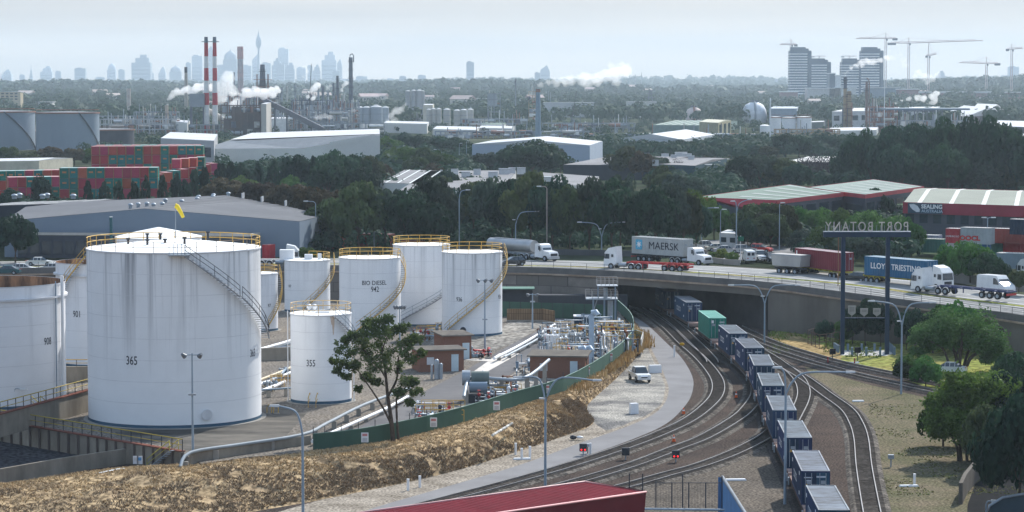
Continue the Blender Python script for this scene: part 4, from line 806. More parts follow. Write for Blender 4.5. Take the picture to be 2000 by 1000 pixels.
# ================================================================== VEHICLES
def wheel(x, y, r, w, parent, rim=True):
    b = MB(); b.tube([(x, y - w / 2, r), (x, y + w / 2, r)], r, 16); wl = b.build('wheel', black, parent)
    b = MB(); s = 1 if y > 0 else -1; b.tube([(x, y + s * w * .5, r), (x, y + s * (w * .5 + .015), r)], r * .55, 12); b.build('rim', galv, wl)
def car(label, loc, rz, paint, kind='sedan', group=None, name='parked_car', cat='car'):
    T = thing(name, label, cat, loc, rz, group); L = 4.6; ln = L / 2
    if kind == 'ute': L = 5.1
    hw = .9
    if kind == 'sedan': pr = [(-2.3, .35, .82), (-2.3, .85, .85), (-1.5, .98, .88), (1.0, .95, .88), (2.1, .78, .85), (2.3, .55, .8), (2.25, .3, .8)]; cb = [(-1.75, .96, .8), (-1.0, 1.42, .62), (.35, 1.42, .62), (1.15, .95, .8)]
    elif kind == 'hatch': pr = [(-2.0, .35, .82), (-2.05, .95, .85), (.9, 1.0, .88), (1.9, .8, .85), (2.05, .55, .8), (2.0, .3, .8)]; cb = [(-2.0, .97, .8), (-1.7, 1.5, .64), (.1, 1.5, .64), (1.05, .98, .8)]
    elif kind == 'ute': pr = [(-2.55, .5, .85), (-2.55, 1.1, .88), (1.0, 1.12, .9), (2.35, 1.0, .86), (2.55, .8, .82), (2.5, .42, .82)]; cb = [(-.95, 1.1, .82), (-.8, 1.78, .68), (.55, 1.78, .68), (1.25, 1.12, .82)]
    elif kind == 'van': pr = [(-2.7, .4, .95), (-2.7, 2.2, .88), (-2.5, 2.35, .85), (1.0, 2.4, .85), (1.7, 1.65, .9), (2.55, 1.2, .9), (2.75, .8, .9), (2.7, .35, .9)]; cb = None
    b = MB(); b.loft(pr); body = b.build('body', paint, T)
    if cb:
        b = MB(); b.loft(cb); b.build('window', glass, T); b = MB(); x0, x1 = cb[1][0] + .05, cb[2][0] - .02; b.box((x0 + x1) / 2, 0, cb[1][1] - .02, x1 - x0, cb[1][2] * 2 - .02, .06)
        for x in (cb[1][0] + .05, cb[2][0] - .05, (x0 + x1) / 2):
            for s in (-1, 1): b.tube([(x, s * (cb[1][2] + .01), cb[1][1]), (x, s * (cb[0][2] + .01), cb[0][1])], .035, 4)
        b.build('roof', paint, T)
        if kind == 'ute': b = MB(); b.box(-1.75, 0, 1.115, 1.45, 1.5, .02); b.build('tray', darkm, T)
    else:
        b = MB(); b.add([(1.06, -.80, 2.3), (1.06, .80, 2.3), (1.72, .84, 1.66), (1.72, -.84, 1.66)], [(0, 1, 2, 3)])
        for s in (-1, 1): b.add([(.45, s * .905, 1.25), (1.55, s * .925, 1.25), (1.3, s * .91, 1.75), (.85, s * .895, 2.05), (.45, s * .895, 2.05)], [(0, 1, 2, 3, 4) if s < 0 else (4, 3, 2, 1, 0)])
        b.box(-2.71, .42, 1.4, .02, .6, .6); b.box(-2.71, -.42, 1.4, .02, .6, .6); b.build('window', glass, T)
    xs = (-1.4, 1.4) if kind not in ('ute', 'van') else (-1.6, 1.6)
    for x in xs:
        for y in (-hw + .08, hw - .08): wheel(x, y, .34 if kind not in ('ute', 'van') else .38, .24, T)
    X = max(p[0] for p in pr); zl = .68 if kind != 'ute' else .85
    for y in (-.62, .62):
        b = MB(); b.box(X - .06, y, zl, .08, .32, .14); b.build('headlight', mat('lamp_glass', (.7, .72, .72), .2), T)
        b = MB(); b.box(min(p[0] for p in pr) - .005, y, zl + .1, .05, .28, .16); b.build('tail_light', redp, T)
    b = MB(); b.box(X - .03, 0, zl - .2, .06, .8, .14); b.build('grille', darkm, T)
    return T
wpaint = mat('car_white', (.75, .77, .78), .25, spec=.5); dpaint = mat('car_dark', (.02, .03, .035), .2, spec=.6); spaint = mat('car_silver', (.42, .44, .46), .3, metal=.4); rpaint = mat('car_red', (.45, .02, .02), .3)
tealp = mat('car_teal', (.03, .10, .12), .3); bluep = mat('car_blue', (.03, .07, .16), .3)
def truck_cab(T, x, paint, kind='cabover', s=1):   # x = front position; s = +1 faces +x
    cabm = MB()
    if kind == 'cabover': pr = [(0, .45, 1.22), (.02, 1.5, 1.22), (-.12, 2.75, 1.18), (-.75, 3.45, 1.05), (-2.1, 3.75, 1.1), (-2.2, .95, 1.22), (-1.9, .6, 1.22)]
    else: pr = [(0, .55, .95), (.03, 1.25, .98), (-.25, 1.65, 1.0), (-1.75, 1.85, 1.05), (-2.15, 2.75, 1.1), (-2.6, 2.95, 1.1), (-3.7, 2.95, 1.15), (-3.75, .7, 1.2), (-1.9, .6, 1.1)]
    pr = [(x + s * a, z, w) for a, z, w in pr]
    if s < 0: pr = pr[::-1]
    cabm.loft(pr); cb = cabm.build('cab', paint, T)
    b = MB(); X = lambda a: x + s * a
    if kind == 'cabover':
        b.add([(X(.035), -1.08, 1.62), (X(.035), 1.08, 1.62), (X(-.10), 1.02, 2.62), (X(-.10), -1.02, 2.62)], [(0, 1, 2, 3)])
        for y in (-1.235, 1.235): b.add([(X(-.2), y, 1.7), (X(-1.0), y, 1.7), (X(-1.0), y * .985, 2.5), (X(-.28), y * .985, 2.5)], [(0, 1, 2, 3)]); b.add([(X(-1.35), y, 2.0), (X(-1.75), y, 2.0), (X(-1.75), y * .985, 2.45), (X(-1.35), y * .985, 2.45)], [(0, 1, 2, 3)])
    else:
        b.add([(X(-1.78), -.95, 1.92), (X(-1.78), .95, 1.92), (X(-2.12), .92, 2.68), (X(-2.12), -.92, 2.68)], [(0, 1, 2, 3)])
        for y in (-1.2, 1.2): b.add([(X(-2.2), y * .97, 1.95), (X(-2.85), y * .985, 1.95), (X(-2.85), y * .96, 2.6), (X(-2.4), y * .95, 2.6)], [(0, 1, 2, 3)])
    b.build('window', glass, cb); b = MB(); b.box(X(.03), 0, .42, .18, 2.3, .42); b.build('bumper', mat('bumper_grey', (.45, .46, .47), .5) if kind != 'cabover' else paint, cb)
    b = MB(); b.box(X(.05), 0, .95, .04, 1.5, .45); b.build('grille', darkm, cb)
    for y in (-1.0, 1.0): b = MB(); b.box(X(.07), y * .85, .62, .08, .32, .18); b.build('headlight', mat('lamp_glass', (.7, .72, .72), .2), cb)
    for y in (-1, 1): b = MB(); b.box(X(-.2 if kind == 'cabover' else -2.1), y * 1.42, 1.75, .12, .12, .75); b.build('mirror', darkm, cb)
    wx = [-1.3] if kind == 'cabover' else [-1.1]
    ax = [-5.0, -6.35] if kind == 'cabover' else [-6.0, -7.3]
    for a in wx + ax:
        for y in (-1.08, 1.08): wheel(X(a), y, .5, .3, T)
    b = MB(); x0, x1 = X(-2.0), X(ax[1] - .8); b.box((x0 + x1) / 2, 0, .75, abs(x1 - x0), .8, .28); b.build('chassis', darkm, T)
    b = MB()
    for y in (-.85, .85): b.tube([(X(-2.6 if kind == 'cabover' else -4.1), y, .75), (X(-4.0 if kind == 'cabover' else -5.0), y, .75)], .33, 12)
    b.build('fuel_tank', galv, T)
    for a in ax:
        for y in (-1.08, 1.08): b = MB(); b.tube([(X(a) + .6 * math.cos(t), y, .52 + .6 * math.sin(t)) for t in [math.pi * k / 8 for k in range(9)]], .05, 5); b.build('mudguard', paint, T)
    return X
def trailer(T, x0, x1, color, axles, s=1, zf=1.1, guards=True):   # skeletal trailer between x0 (front) and x1 (rear)
    b = MB(); L = abs(x1 - x0); c = (x0 + x1) / 2
    for y in (-.5, .5): b.box(c, y, zf - .05, L, .16, .34)
    for k in range(7): b.box(x0 + (x1 - x0) * k / 6, 0, zf, .25, 2.4, .2)
    b.build('trailer_frame', color, T)
    for a in axles:
        for y in (-1.05, 1.05): wheel(a, y, .5, .34, T)
        if guards:
            for y in (-1.05, 1.05): b = MB(); b.tube([(a + .62 * math.cos(t), y, .5 + .62 * math.sin(t)) for t in [math.pi * (.1 + .8 * k / 8) for k in range(9)]], .07, 5); b.build('mudguard', color, T)
    b = MB()
    for y in (-.9, .9): b.box(x0 + (x1 - x0) * .25, y, .3, .12, .12, .75)
    b.build('landing_leg', color, T)
    b = MB(); b.box(x1, 0, .65, .1, 2.3, .3); b.build('rear_bar', redp, T)
def road_at(px, d):                        # point on the road, d metres behind the parapet, and heading of the road (to the right)
    i = blpt(px); a = BL[i]; t_ = (BL[min(i + 2, len(BL) - 1)] - BL[max(i - 2, 0)]); n = Vector((-t_.y, t_.x, 0)).normalized(); return a + n * d * (1 if n.y > 0 else -1) + Vector((0, 0, -1.0)), math.atan2(t_.y, t_.x)
def on_road(px, py, z=6.65): return W(px, py, z)
# near lane: white cab facing left with red empty trailer
def place2(name, label, cat, pa, pb, za=None, zb=None):   # origin at pa, +x axis toward pb
    d = pb - pa; T = thing(name, label, cat, pa, math.atan2(d.y, d.x)); T.rotation_euler = (0, -math.asin(max(-.2, min(.2, d.z / max(d.length, 1e-6)))), math.atan2(d.y, d.x)); return T, d.length
pa, pb = W(1186, 524, 6.62), W(1361, 532, 6.55)
T, L = place2('truck', 'white cab truck pulling an empty red skeletal trailer on the near bridge lane', 'truck', pa, pb); print('truckL', L)
truck_cab(T, 0, wpaint, 'cabover', -1); trailer(T, 4.3, 15.2, redp, [11.1, 12.5, 13.9], -1)
# far lane: bonneted truck facing right with the grey container
pa, pb = W(1383, 519, 6.6), W(1216, 507, 6.6)
T, L = place2('truck', 'white bonneted truck hauling a grey container with black lettering', 'truck', pa, pb); print('truckL', L)
truck_cab(T, 0, wpaint, 'bonnet', -1); trailer(T, 5, 17.0, darkm, [12.6, 13.9, 15.2], -1)
m_cgrey = mat('container_grey', (.40, .42, .42), .6, (.33, .35, .35), .6)
C = container('shipping_container', 'grey container with blue star square and MAERSK lettering', 12.19, 2.9, m_cgrey, mat('container_grey_roof', (.55, .56, .55), .6)); 
p = T.matrix_basis @ Vector((10.7, 0, 1.34)); C.location = p; C.rotation_euler = (0, 0, T.rotation_euler.z + math.pi)
text('MAERSK', 1.75, ink, C, (1.5, -1.245, 1.5), (R(90), 0, 0), 'lettering', 1.12, 0, 0)
b = MB(); b.box(-4.35, -1.24, .75, 1.55, .01, 1.7); b.build('blue_square', mat('sky_blue_paint', (.10, .42, .62), .6), C)
b = MB(); n7 = []
for k in range(14): a = math.pi / 2 + k * math.pi / 7; r_ = .68 if k % 2 == 0 else .27; n7.append((-4.35 + r_ * math.cos(a), -1.252, 1.6 + r_ * math.sin(a)))
for k in range(14): b.add([(-4.35, -1.252, 1.6), n7[k], n7[(k + 1) % 14]], [(0, 1, 2)])
b.build('star', white, C)
# tanker truck on the far lane at left
pa, pb = W(1082, 511, 6.7), W(915, 497, 6.7)
T, L = place2('tanker_truck', 'white bonneted truck pulling a silver fuel tanker beside white tanks', 'truck', pa, pb); print('truckL', L)
truck_cab(T, 0, wpaint, 'bonnet', -1); trailer(T, 6, 17, galv, [13, 14.3, 15.6], -1, .9)
b = MB(); b.tube([(5.2, 0, 2.35), (5.4, 0, 2.35), (16.8, 0, 2.3), (17.2, 0, 2.3)], 1.05, 18); b.build('tank_barrel', mat('polished_tank', (.42, .43, .44), .35, metal=.5), T); b = MB(); b.box(11, 0, 3.36, 10, .5, .08); b.build('walkway', galv, T)
car('dark car behind the yellow stair of tank 936, on the road', W(1001, 519, 6.7), R(200), dpaint, 'hatch', name='car')
# red container truck
pa, pb = W(1648, 546, 6.2), W(1518, 527, 6.4)
T, L = place2('truck_trailer', 'yellow skeletal trailer under the dark red container on the road', 'trailer', pa, pb); print('truckL', L)
trailer(T, -.5, 12.6, mat('trailer_yellow', (.5, .42, .05), .6), [9.6, 10.9, 12.1], -1); 
for a in (1.0, 2.2):
    for y in (-1.05, 1.05): wheel(a, y, .5, .34, T)
C = container('shipping_container', 'long dark red container on a yellow trailer, right of the bridge', 13.6, 2.9, mat('container_red', (.20, .035, .045), .6), mat('red_roof_light', (.62, .50, .50), .6)); p = T.matrix_basis @ Vector((5.9, 0, 1.34)); C.location = p; C.rotation_euler = (0, 0, T.rotation_euler.z + math.pi)
b = MB(); b.box(-6.2, -1.24, 1.55, .3, .02, 1.0); b.build('white_mark', white, C)
pa, pb = W(1573, 537, 6.5), W(1516, 533, 6.5)
T, L = place2('tipper_trailer', 'grey tipper trailer in front of the dark red container', 'trailer', pa, pb); print('tip', L)
b = MB(); b.loft([(.2, 1.3, 1.2), (-.1, 3.2, 1.25), (L + .1, 3.2, 1.25), (L - .2, 1.3, 1.2)]); b.build('tipper_body', mat('tipper_grey', (.42, .41, .39), .6, (.33, .32, .31)), T); b = MB()
for k in range(4): b.box(.2 + (L - .4) * k / 3, -1.25, 1.3, .1, .08, 1.9)
b.box(L / 2, 0, 3.0, L + .2, 2.56, .14); b.build('rib', galv, T)
for a in (L * .2, L * .47, L * .74):
    for y in (-1.05, 1.05): wheel(a, y, .5, .34, T)
b = MB(); b.box(L / 2, 0, .8, L, 1, .3); b.build('chassis', darkm, T)
# blue container truck facing right
pa, pb = W(1851, 568, 6.0), W(1665, 548, 6.2)
T, L = place2('truck', 'white cab truck facing right under the long blue container', 'truck', pa, pb); print('truckL', L)
truck_cab(T, 0, wpaint, 'cabover', -1); trailer(T, 3.6, 17.2, MC['trailer_yellow'], [14.2, 15.5, 16.6], -1)
C = container('shipping_container', 'long blue container lettered LLOYD TRIESTINO on a yellow trailer', 13.6, 2.9, mat('container_blue', (.015, .11, .22), .55), mat('blue_roof_light', (.5, .6, .65), .6)); p = T.matrix_basis @ Vector((10.2, 0, 1.34)); C.location = p; C.rotation_euler = (0, 0, T.rotation_euler.z + math.pi)
text('LLOYD TRIESTINO', 1.25, white, C, (.2, -1.245, 1.5), (R(90), 0, 0), 'lettering', 1.08, 0, .02)
# white tractor facing left with blue trailer
pa, pb = W(1789, 569, 6.1), W(1975, 586, 5.9)
T, L = place2('truck', 'white cab truck facing left with an empty dark blue trailer', 'truck', pa, pb); print('truckL', L)
truck_cab(T, 0, wpaint, 'cabover', -1); trailer(T, 5.0, L, mat('trailer_navy', (.03, .05, .14), .5), [L - 4.4, L - 3.0, L - 1.6], -1, guards=False)
car('tall white delivery van facing right at the right end of the road', W(1945, 573, 5.9), math.atan2((BL[blpt(2000)] - BL[blpt(1900)]).y, (BL[blpt(2000)] - BL[blpt(1900)]).x), wpaint, 'van', name='delivery_van', cat='van').scale = (1.15, 1.15, 1.15)
car('black hatchback driving beside the tall sign post', W(1671, 550, 6.2), R(-35 + 180), dpaint, 'hatch', name='car')
pa, pb = W(1998, 548, 6.0), W(2100, 560, 6.0); T, L = place2('truck', 'white truck cab just entering at the right edge', 'truck', pa, pb); truck_cab(T, 0, wpaint, 'cabover', -1)
# parked cars
for i, (px, py, m, kd, a, lab) in enumerate(((1377, 489, wpaint, 'ute', 15, 'white twin cab ute parked first in the row behind the grey container truck'), (1402, 491, mat('car_cream', (.6, .58, .48), .3), 'sedan', 10, 'pale cream car parked behind the silver car in the road yard'), (1418, 495, spaint, 'sedan', 5, 'silver sedan parked below the small office cabin'),
      (1462, 511, wpaint, 'van', 95, 'white van seen from the rear on the yard road'), (1484, 509, wpaint, 'ute', -80, 'white pickup facing the camera beside the white van'), (1506, 511, dpaint, 'hatch', -80, 'dark car beside the white pickup, near the red container'), (1455, 494, spaint, 'hatch', 10, 'grey car half hidden behind the green street sign'), (1487, 493, rpaint, 'hatch', -30, 'red and white car nose down near the row of trees'),
      (1345, 505, wpaint, 'ute', 0, 'small white vehicle partly hidden behind the bonneted truck'))):
    T = car(lab, W(px, py, 6.62), R(a), m, kd)
    if kd == 'van': T.scale = (.85, .85, .85)
for i, (px, py, m, a, lab) in enumerate(((920, 447, rpaint, 20, 'red and white car in the tree shaded car park'), (944, 444, bluep, 10, 'blue car in the tree shaded car park'), (962, 447, spaint, 5, 'silver car in the tree shaded car park'), (972, 457, dpaint, 10, 'dark car with bright windscreen in the shaded car park'), (951, 461, bluep, 160, 'dark blue car at the front of the shaded car park'), (910, 461, wpaint, 30, 'white car at left front of the shaded car park'),
      (755, 452, wpaint, 0, 'white car glimpsed under the trees beside the red container'), (797, 461, spaint, 0, 'grey car glimpsed under trees behind the rear tanks'), (988, 452, dpaint, 5, 'black car at right end of the shaded car park'))): car(lab, W(px, py, 6.52), R(a), m, 'sedan')
for i, (px, py, m, a, lab) in enumerate(((12, 536, tealp, 180, 'dark teal car at the far left edge behind the rusty tank'), (44, 532, wpaint, 0, 'white sedan parked behind the rusty open tank, left'), (100, 531, wpaint, 180, 'white car peeping out left of the tank 901'), (78, 519, wpaint, 0, 'white car roof in the shade further back at left'))): car(lab, W(px, py, 6.4), R(a), m, 'sedan')
car('white four door ute parked on the gravel beside the access road', W(1249, 744, .02), R(-79), wpaint, 'ute', name='parked_ute')
car('white car half hidden under the umbrella shaped tree', W(1852, 729, .02), R(160), wpaint, 'sedan')
# ================================================================== STREET LIGHTS, SIGNS, SMALL THINGS
m_pole = mat('pole_blue_grey', (.27, .34, .41), .5)
def light(label, px, py, ytop, arms, z=0, tilt=.1, m=None, r=.11, armh=2.0, extra=True, name='street_light', cat='street light', grp=None):
    c = W(px, py, z); top = WD(px, ytop, c.y).z - z; T = thing(name, label, cat, c, 0, grp); b = MB(); b.tube([(0, 0, 0), (0, 0, top - armh)], r, 8, r2=r * .8); b.build('pole', m or m_pole, T)
    s = F / c.y
    for dx, dyp in arms:
        L = dx / s; b = MB(); e = dyp / s; b.tube(curve([Vector((0, 0, top - armh)), Vector((L * .12, 0, top - armh * .45)), Vector((L * .35, 0, top - armh * .12)), Vector((L, 0, top + e))], 4), r * .7, 6); a = b.build('arm', m or m_pole, T)
        b = MB(); sg = 1 if L > 0 else -1; b.loft([(L - sg * .1, top + e - .08, .15), (L + sg * .75, top + e - .05, .12), (L + sg * .7, top + e + .1, .1), (L - sg * .1, top + e + .12, .12)] if sg > 0 else [(L - sg * .1, top + e + .12, .12), (L + sg * .7, top + e + .1, .1), (L + sg * .75, top + e - .05, .12), (L - sg * .1, top + e - .08, .15)]); b.build('lamp_head', mat('lamp_head', (.6, .62, .63), .4), T)
    if extra: b = MB(); b.box(-.3, 0, top * .78, .55, .3, .12); b.build('side_lamp', mat('lamp_head', (.6, .62, .63), .4), T)
light('single arm street light in the left foreground, arm curving left', 592, 1025, 795, [(-48, 2)], 0, r=.13, armh=2.4, extra=False)
light('double arm street light in front of the flat roofed brick shed', 1065, 950, 731, [(-48, -6), (95, -12)], 0, r=.13, armh=2.6)
light('double arm street light beside the train, long arm to the right', 1533, 985, 722, [(-10, 4), (120, -5)], 0, r=.13, armh=2.2, extra=False)
light('double arm street light right of the tall port sign', 1760, 770, 588, [(-55, 0), (55, -3)], 0, r=.13, armh=3)
light('double arm street light in front of the underpass right wall', 1493, 672, 553, [(-62, -4), (60, -4)], 0, r=.13, armh=3)
light('double arm street light behind the road left of the grey container', 1175, 499, 433, [(-40, -1), (38, -1)], 6.6, r=.13, armh=2.8)
light('single arm street light behind the tanker cab, arm to the right', 1007, 496, 411, [(40, -2)], 6.6, r=.13, armh=2.6)
light('tall plain pole light with short left arm beside the tanker cab', 1068, 499, 364, [(-12, 0)], 6.6, m=mat('pole_brown', (.30, .26, .24), .6), r=.13, armh=.4, extra=False)
light('single arm street light left of the grey container, before big trees', 897, 494, 371, [(14, 0)], 6.6, r=.12, armh=1.6, extra=False)
light('single arm street light in front of the dark trees above the tanks', 731, 492, 389, [(28, -1)], 6.4, r=.13, armh=2.5)
light('thin street light in front of the grey warehouse right corner', 617, 492, 393, [(-16, 0)], 6.4, r=.09, armh=.5, extra=False)
light('left of the street lights in front of the red roofed building', 1370, 488, 404, [(26, -2)], 6.6, r=.13, armh=2.4, extra=False)
light('thin pole lamp between two curved street lights by the red roof', 1407, 490, 409, [(4, 0)], 6.6, r=.08, armh=.5, extra=False)
light('tall double arm street light in front of the red roof corner', 1438, 490, 393, [(-4, 0), (22, 3)], 6.6, r=.13, armh=2.2, extra=False)
light('thin pole light above the dark red container', 1522, 490, 397, [(3, 1)], 6.6, r=.09, armh=.4, extra=False)
light('thin pole lamp seen between the sign posts, left one', 1636, 640, 459, [(-8, 1), (5, 1)], 0, m=mat('pole_rust', (.22, .12, .07), .7), r=.08, armh=.3, extra=False)
light('thin pole lamp seen between the sign posts, right one', 1745, 500, 470, [(-6, 0), (6, 0)], 6.4, m=mat('pole_buff', (.45, .42, .36), .7), r=.12, armh=.3, extra=False)
for i, (px, py, yt, dx, lab) in enumerate(((502, 395, 357, -22, 'far street light left of three among trees behind grey warehouse'), (543, 385, 348, -26, 'far street light, middle of three among trees behind warehouse'), (573, 385, 336, -24, 'far street light, right of three among trees behind warehouse'), (622, 392, 367, -18, 'far low street light right of the three among trees'), (787, 325, 285, 1, 'far thin lamp pole on the green bank, left'), (789, 300, 262, -1, 'far thin lamp pole on the green bank, higher up'), (835, 335, 298, -10, 'far street light right of the green bank'), (863, 335, 292, -12, 'far street light with curved arm near the flat roofs'), (911, 322, 275, 2, 'far thin mast left of the white roofed warehouse'), (897, 330, 280, 2, 'far thin mast close to the curved far street light'))): light(lab, px, py, yt, [(dx, 0)], 6.4, r=.1, armh=1.6, extra=False)
light('thin street light over the stacked containers at right', 1928, 500, 425, [(8, 0), (-4, 0)], 6.4, r=.1, armh=.3, extra=False)
light('short lamp at the bottom right corner by the dark wall', 1926, 1010, 978, [(12, -1)], 0, r=.08, armh=.3, extra=False)
light('small lamp in front of the left tank 908', 27, 800, 757, [(14, -3)], ZT, r=.06, armh=.8, extra=False)
def flood(label, px, py, ytop, spread=14, z=ZT, n=2, mid=None):
    c = W(px, py, z); top = WD(px, ytop, c.y).z - z; T = thing('floodlight_mast', label, 'floodlight', c); b = MB(); b.tube([(0, 0, 0), (0, 0, top)], .13, 8, r2=.07); b.build('pole', m_pole, T); s = F / c.y; w = spread / s
    b = MB(); b.tube([(-w, 0, top - .15), (w, 0, top - .15)], .05, 6); b.build('cross_arm', m_pole, T)
    for k in range(n):
        x = -w + 2 * w * k / (n - 1); b = MB(); b.tube([(x, 0, top - .3), (x + (.25 if x < 0 else -.25) * -1, -.25, top - .05)], .26, 10, r2=.14); b.build('floodlight', mat('flood_dark', (.14, .16, .18), .4), T)
    if mid: b = MB(); b.box(0, -.1, top * mid, .7, .3, .18); b.build('junction_box', galv, T)
flood('floodlight mast standing in front of the largest tank', 377, 905, 690, 14, ZT - .3, 2, .62); flood('floodlight mast in front of the tank numbered 936', 947, 690, 545, 12, ZT, 3, .45); flood('short floodlight mast with four lamps in front of the rear tank', 781, 690, 597, 8, ZT, 4); flood('thick twin utility pole with cameras by the timber wall', 1040, 642, 573, 8, ZT, 2, .75)
# port name sign, seen from behind
c = W(1645, 692, 0); c2 = W(1732, 692, 0); d = (c2 - c); PS = thing('port_sign', 'tall dark blue gantry sign reading PORT BOTANY, seen from behind', 'sign', c, math.atan2(d.y, d.x)); Ls = d.length; navyp = mat('sign_navy', (.012, .035, .075), .5)
zt = WD(1645, 463, c.y).z; zb2 = WD(1645, 453, c.y).z; s = F / c.y
for x in (0, Ls): b = MB(); b.box(x, 0, 0, .55, .55, zt); b.build('post', navyp, PS)
b = MB(); x0, x1 = -39 / s, Ls + 44 / s; b.box((x0 + x1) / 2, 0, zt, x1 - x0, .8, zb2 - zt); b.build('beam', navyp, PS); b = MB(); b.box((x0 + x1) / 2, 0, zb2 + .003, x1 - x0, .9, .08); b.build('beam_top', galv, PS)
b = MB(); zc = WD(1645, 622, c.y).z; b.box(Ls / 2, 0, zc, Ls - .56, .25, .15); b.build('cross_bar', navyp, PS)
bb = MB(); zl0 = WD(1645, 452.5, c.y).z; zl1 = WD(1645, 434, c.y).z; me = text_me('PORT BOTANY', (zl1 - zl0) / .70, .06, 1, .0, 1.25); xs = [v.co.x for v in me.vertices]; ys = [v.co.y for v in me.vertices]; wd = (x1 - x0) - .6; k = wd / (max(xs) - min(xs))
for v in me.vertices: v.co.x *= k; v.co.y -= min(ys)
me.materials.append(mat('letter_cream', (.52, .48, .42), .6)); o = link('lettering', me, PS, ((x0 + x1) / 2, 0, zb2 + .1)); o.rotation_euler = (R(90), 0, R(180))
b = MB(); b.tube([(x0, .3, zb2 + .08), (x1, .3, zb2 + .08)], .05, 5)
for i in range(22): x = x0 + .3 + (x1 - x0 - .6) * i / 21; b.tube([(x, .35, zb2 + .08), (x, .1, zl1 - .4)], .025, 4)
b.build('letter_frame', galv, PS)
for px, w, y0, y1 in ((1663, 15, 597, 615), (1687, 15, 602, 616), (1712, 15, 602, 616)):
    x = (px - 1645) / s; w = w / s / 2; z1, z0 = WD(px, y0, c.y).z, WD(px, y1, c.y).z; b = MB(); pts = [(-w, z1), (w, z1), (w, z0 + .25), (w * .5, z0 + .05), (0, z0 - .12), (-w * .5, z0 + .05), (-w, z0 + .25)]
    b.add([(x + a, -.06, z) for a, z in pts] + [(x + a, .06, z) for a, z in pts], [tuple(range(7)), tuple(range(13, 6, -1))] + [(j, j + 7, (j + 1) % 7 + 7, (j + 1) % 7) for j in range(7)]); sh = b.build('shield', mat('shield_back', (.34, .33, .31), .7), PS)
    b = MB(); b.tube([(x, 0, z0 - .1), (x, 0, zc)], .04, 4); b.box(x, -.07, z0 + .45, w * 1.3, .02, z1 - z0 - .6); b.build('shield_frame', mat('shield_frame', (.26, .25, .24), .7), sh)
k = 0
bp = [(1656, 686, 12), (1664, 695, 14), (1683, 686, 12), (1692, 695, 14), (1708, 686, 12), (1719, 695, 14)] + [(1735 + i * 3, 683 + i * 2.6, 13) for i in range(5)] + [(1630 + i * 2.5, 684 + i * 1.6, 12) for i in range(4)]
for i, (px, py, hh) in enumerate(bp):
    T = MB(); T.box(0, 0, 0, .28, .28, hh / 14.2 * 1.15); T.box(0, 0, hh / 14.2 * 1.15, .34, .34, .06); o = T.build('bollard', mat('bollard_blue', (.17, .24, .30), .6), None, W(px, py, 0)); tag(o, (f'{ORD[i]} blue-grey post around the slab between the sign legs' if i < 6 else (f'{ORD[i-6]} blue-grey post in the close row right of the sign legs' if i < 11 else f'{ORD[i-11]} blue-grey post in the close row left of the sign legs')), 'bollard', 'posts around the port sign')
# trackside things
def postlike(name, label, cat, px, py, hpx, w, m, z=0, cap=None):
    c = W(px, py, z); hh = hpx / (F / c.y); b = MB(); b.cyl(0, 0, 0, hh, w, n=10); b.cyl(0, 0, hh, hh + .05, w * 1.15, n=10, mi=1); o = b.build(name, [m, cap or m], None, c); return tag(o, label, cat)
for i, (px, py, l) in enumerate(((1007, 888, 'white post at the foot of the dry bank, left of three'), (1019, 898, 'white post at the foot of the dry bank, nearest of three'), (1035, 894, 'white post at the foot of the dry bank, right of three'), (1153, 888, 'white post beside the red ground signal'), (797, 958, 'white post by the road at lower left, left of two'), (820, 952, 'white post by the road at lower left, right of two'), (1317, 697, 'white post beside the orange track marker'), (1786, 948, 'white post on the dry ground at lower right'))): postlike('marker_post', l, 'post', px, py, 22, .12, white)
for i, (px, py, l) in enumerate(((1335, 809, 'orange cone beside the track, left one'), (1316, 863, 'orange cone standing between two tracks'), (1438, 777, 'orange cone beside the train'))):
    T = thing('traffic_cone', l, 'cone', W(px, py, .1)); b = MB(); b.cyl(0, 0, .04, .75, .2, .04, n=12); b.build('cone', mat('cone_orange', (.7, .12, .03), .6), T); b = MB(); b.box(0, 0, 0, .5, .5, .04); b.build('foot', black, T); b = MB(); b.cyl(0, 0, .38, .52, .13, .095, n=12); b.build('white_band', white, T)
redl = emis('signal_red', (1, .03, .03), 1)
for i, (px, py, l) in enumerate(((1139, 890, 'red ground signal beside the access road'), (1222, 898, 'dark ground signal between the two lower tracks'), (1320, 903, 'lit red ground signal between tracks at lower centre'))):
    T = thing('ground_signal', l, 'railway signal', W(px, py, 0)); b = MB(); b.box(0, 0, 0, .12, .12, .5); b.build('stand', galv, T); b = MB(); b.box(0, 0, .45, .75, .35, .75); b.build('signal_head', darkm, T); b = MB()
    for x in (-.18, .18): b.tube([(x, -.19, .62), (x, -.22, .62)], .09, 10)
    b.build('signal_lamp', redl if i != 1 else darkm, T)
for px, py, hh, l in ((1675, 705, 18, 'black signal box left of the far tracks'), (1626, 708, 26, 'black signal on post beside the port sign legs')):
    T = thing('track_signal', l, 'railway signal', W(px, py, 0)); b = MB(); b.tube([(0, 0, 0), (0, 0, 1.4)], .05, 5); b.build('post', darkm, T); b = MB(); b.box(0, 0, 1.1, .8, .35, .75); b.build('signal_head', black, T)
for px, py, l in ((1617, 710, 'small red post right of the black signal'), (1669, 712, 'small red post left of the black signal')): postlike('red_post', l, 'post', px, py, 12, .08, redp)
for px, py, l in ((1332, 684, 'orange round track marker beside the switch'), (1239, 659, 'orange round marker on the verge near the fence end')):
    T = thing('track_marker', l, 'marker', W(px, py, 0)); b = MB(); b.tube([(0, 0, 0), (0, 0, .8)], .04, 5); b.build('stem', darkm, T); b = MB(); b.sph(0, 0, .85, .36, .15, .22, n=10); b.build('disc', mat('marker_orange', (.65, .36, .02), .6), T)
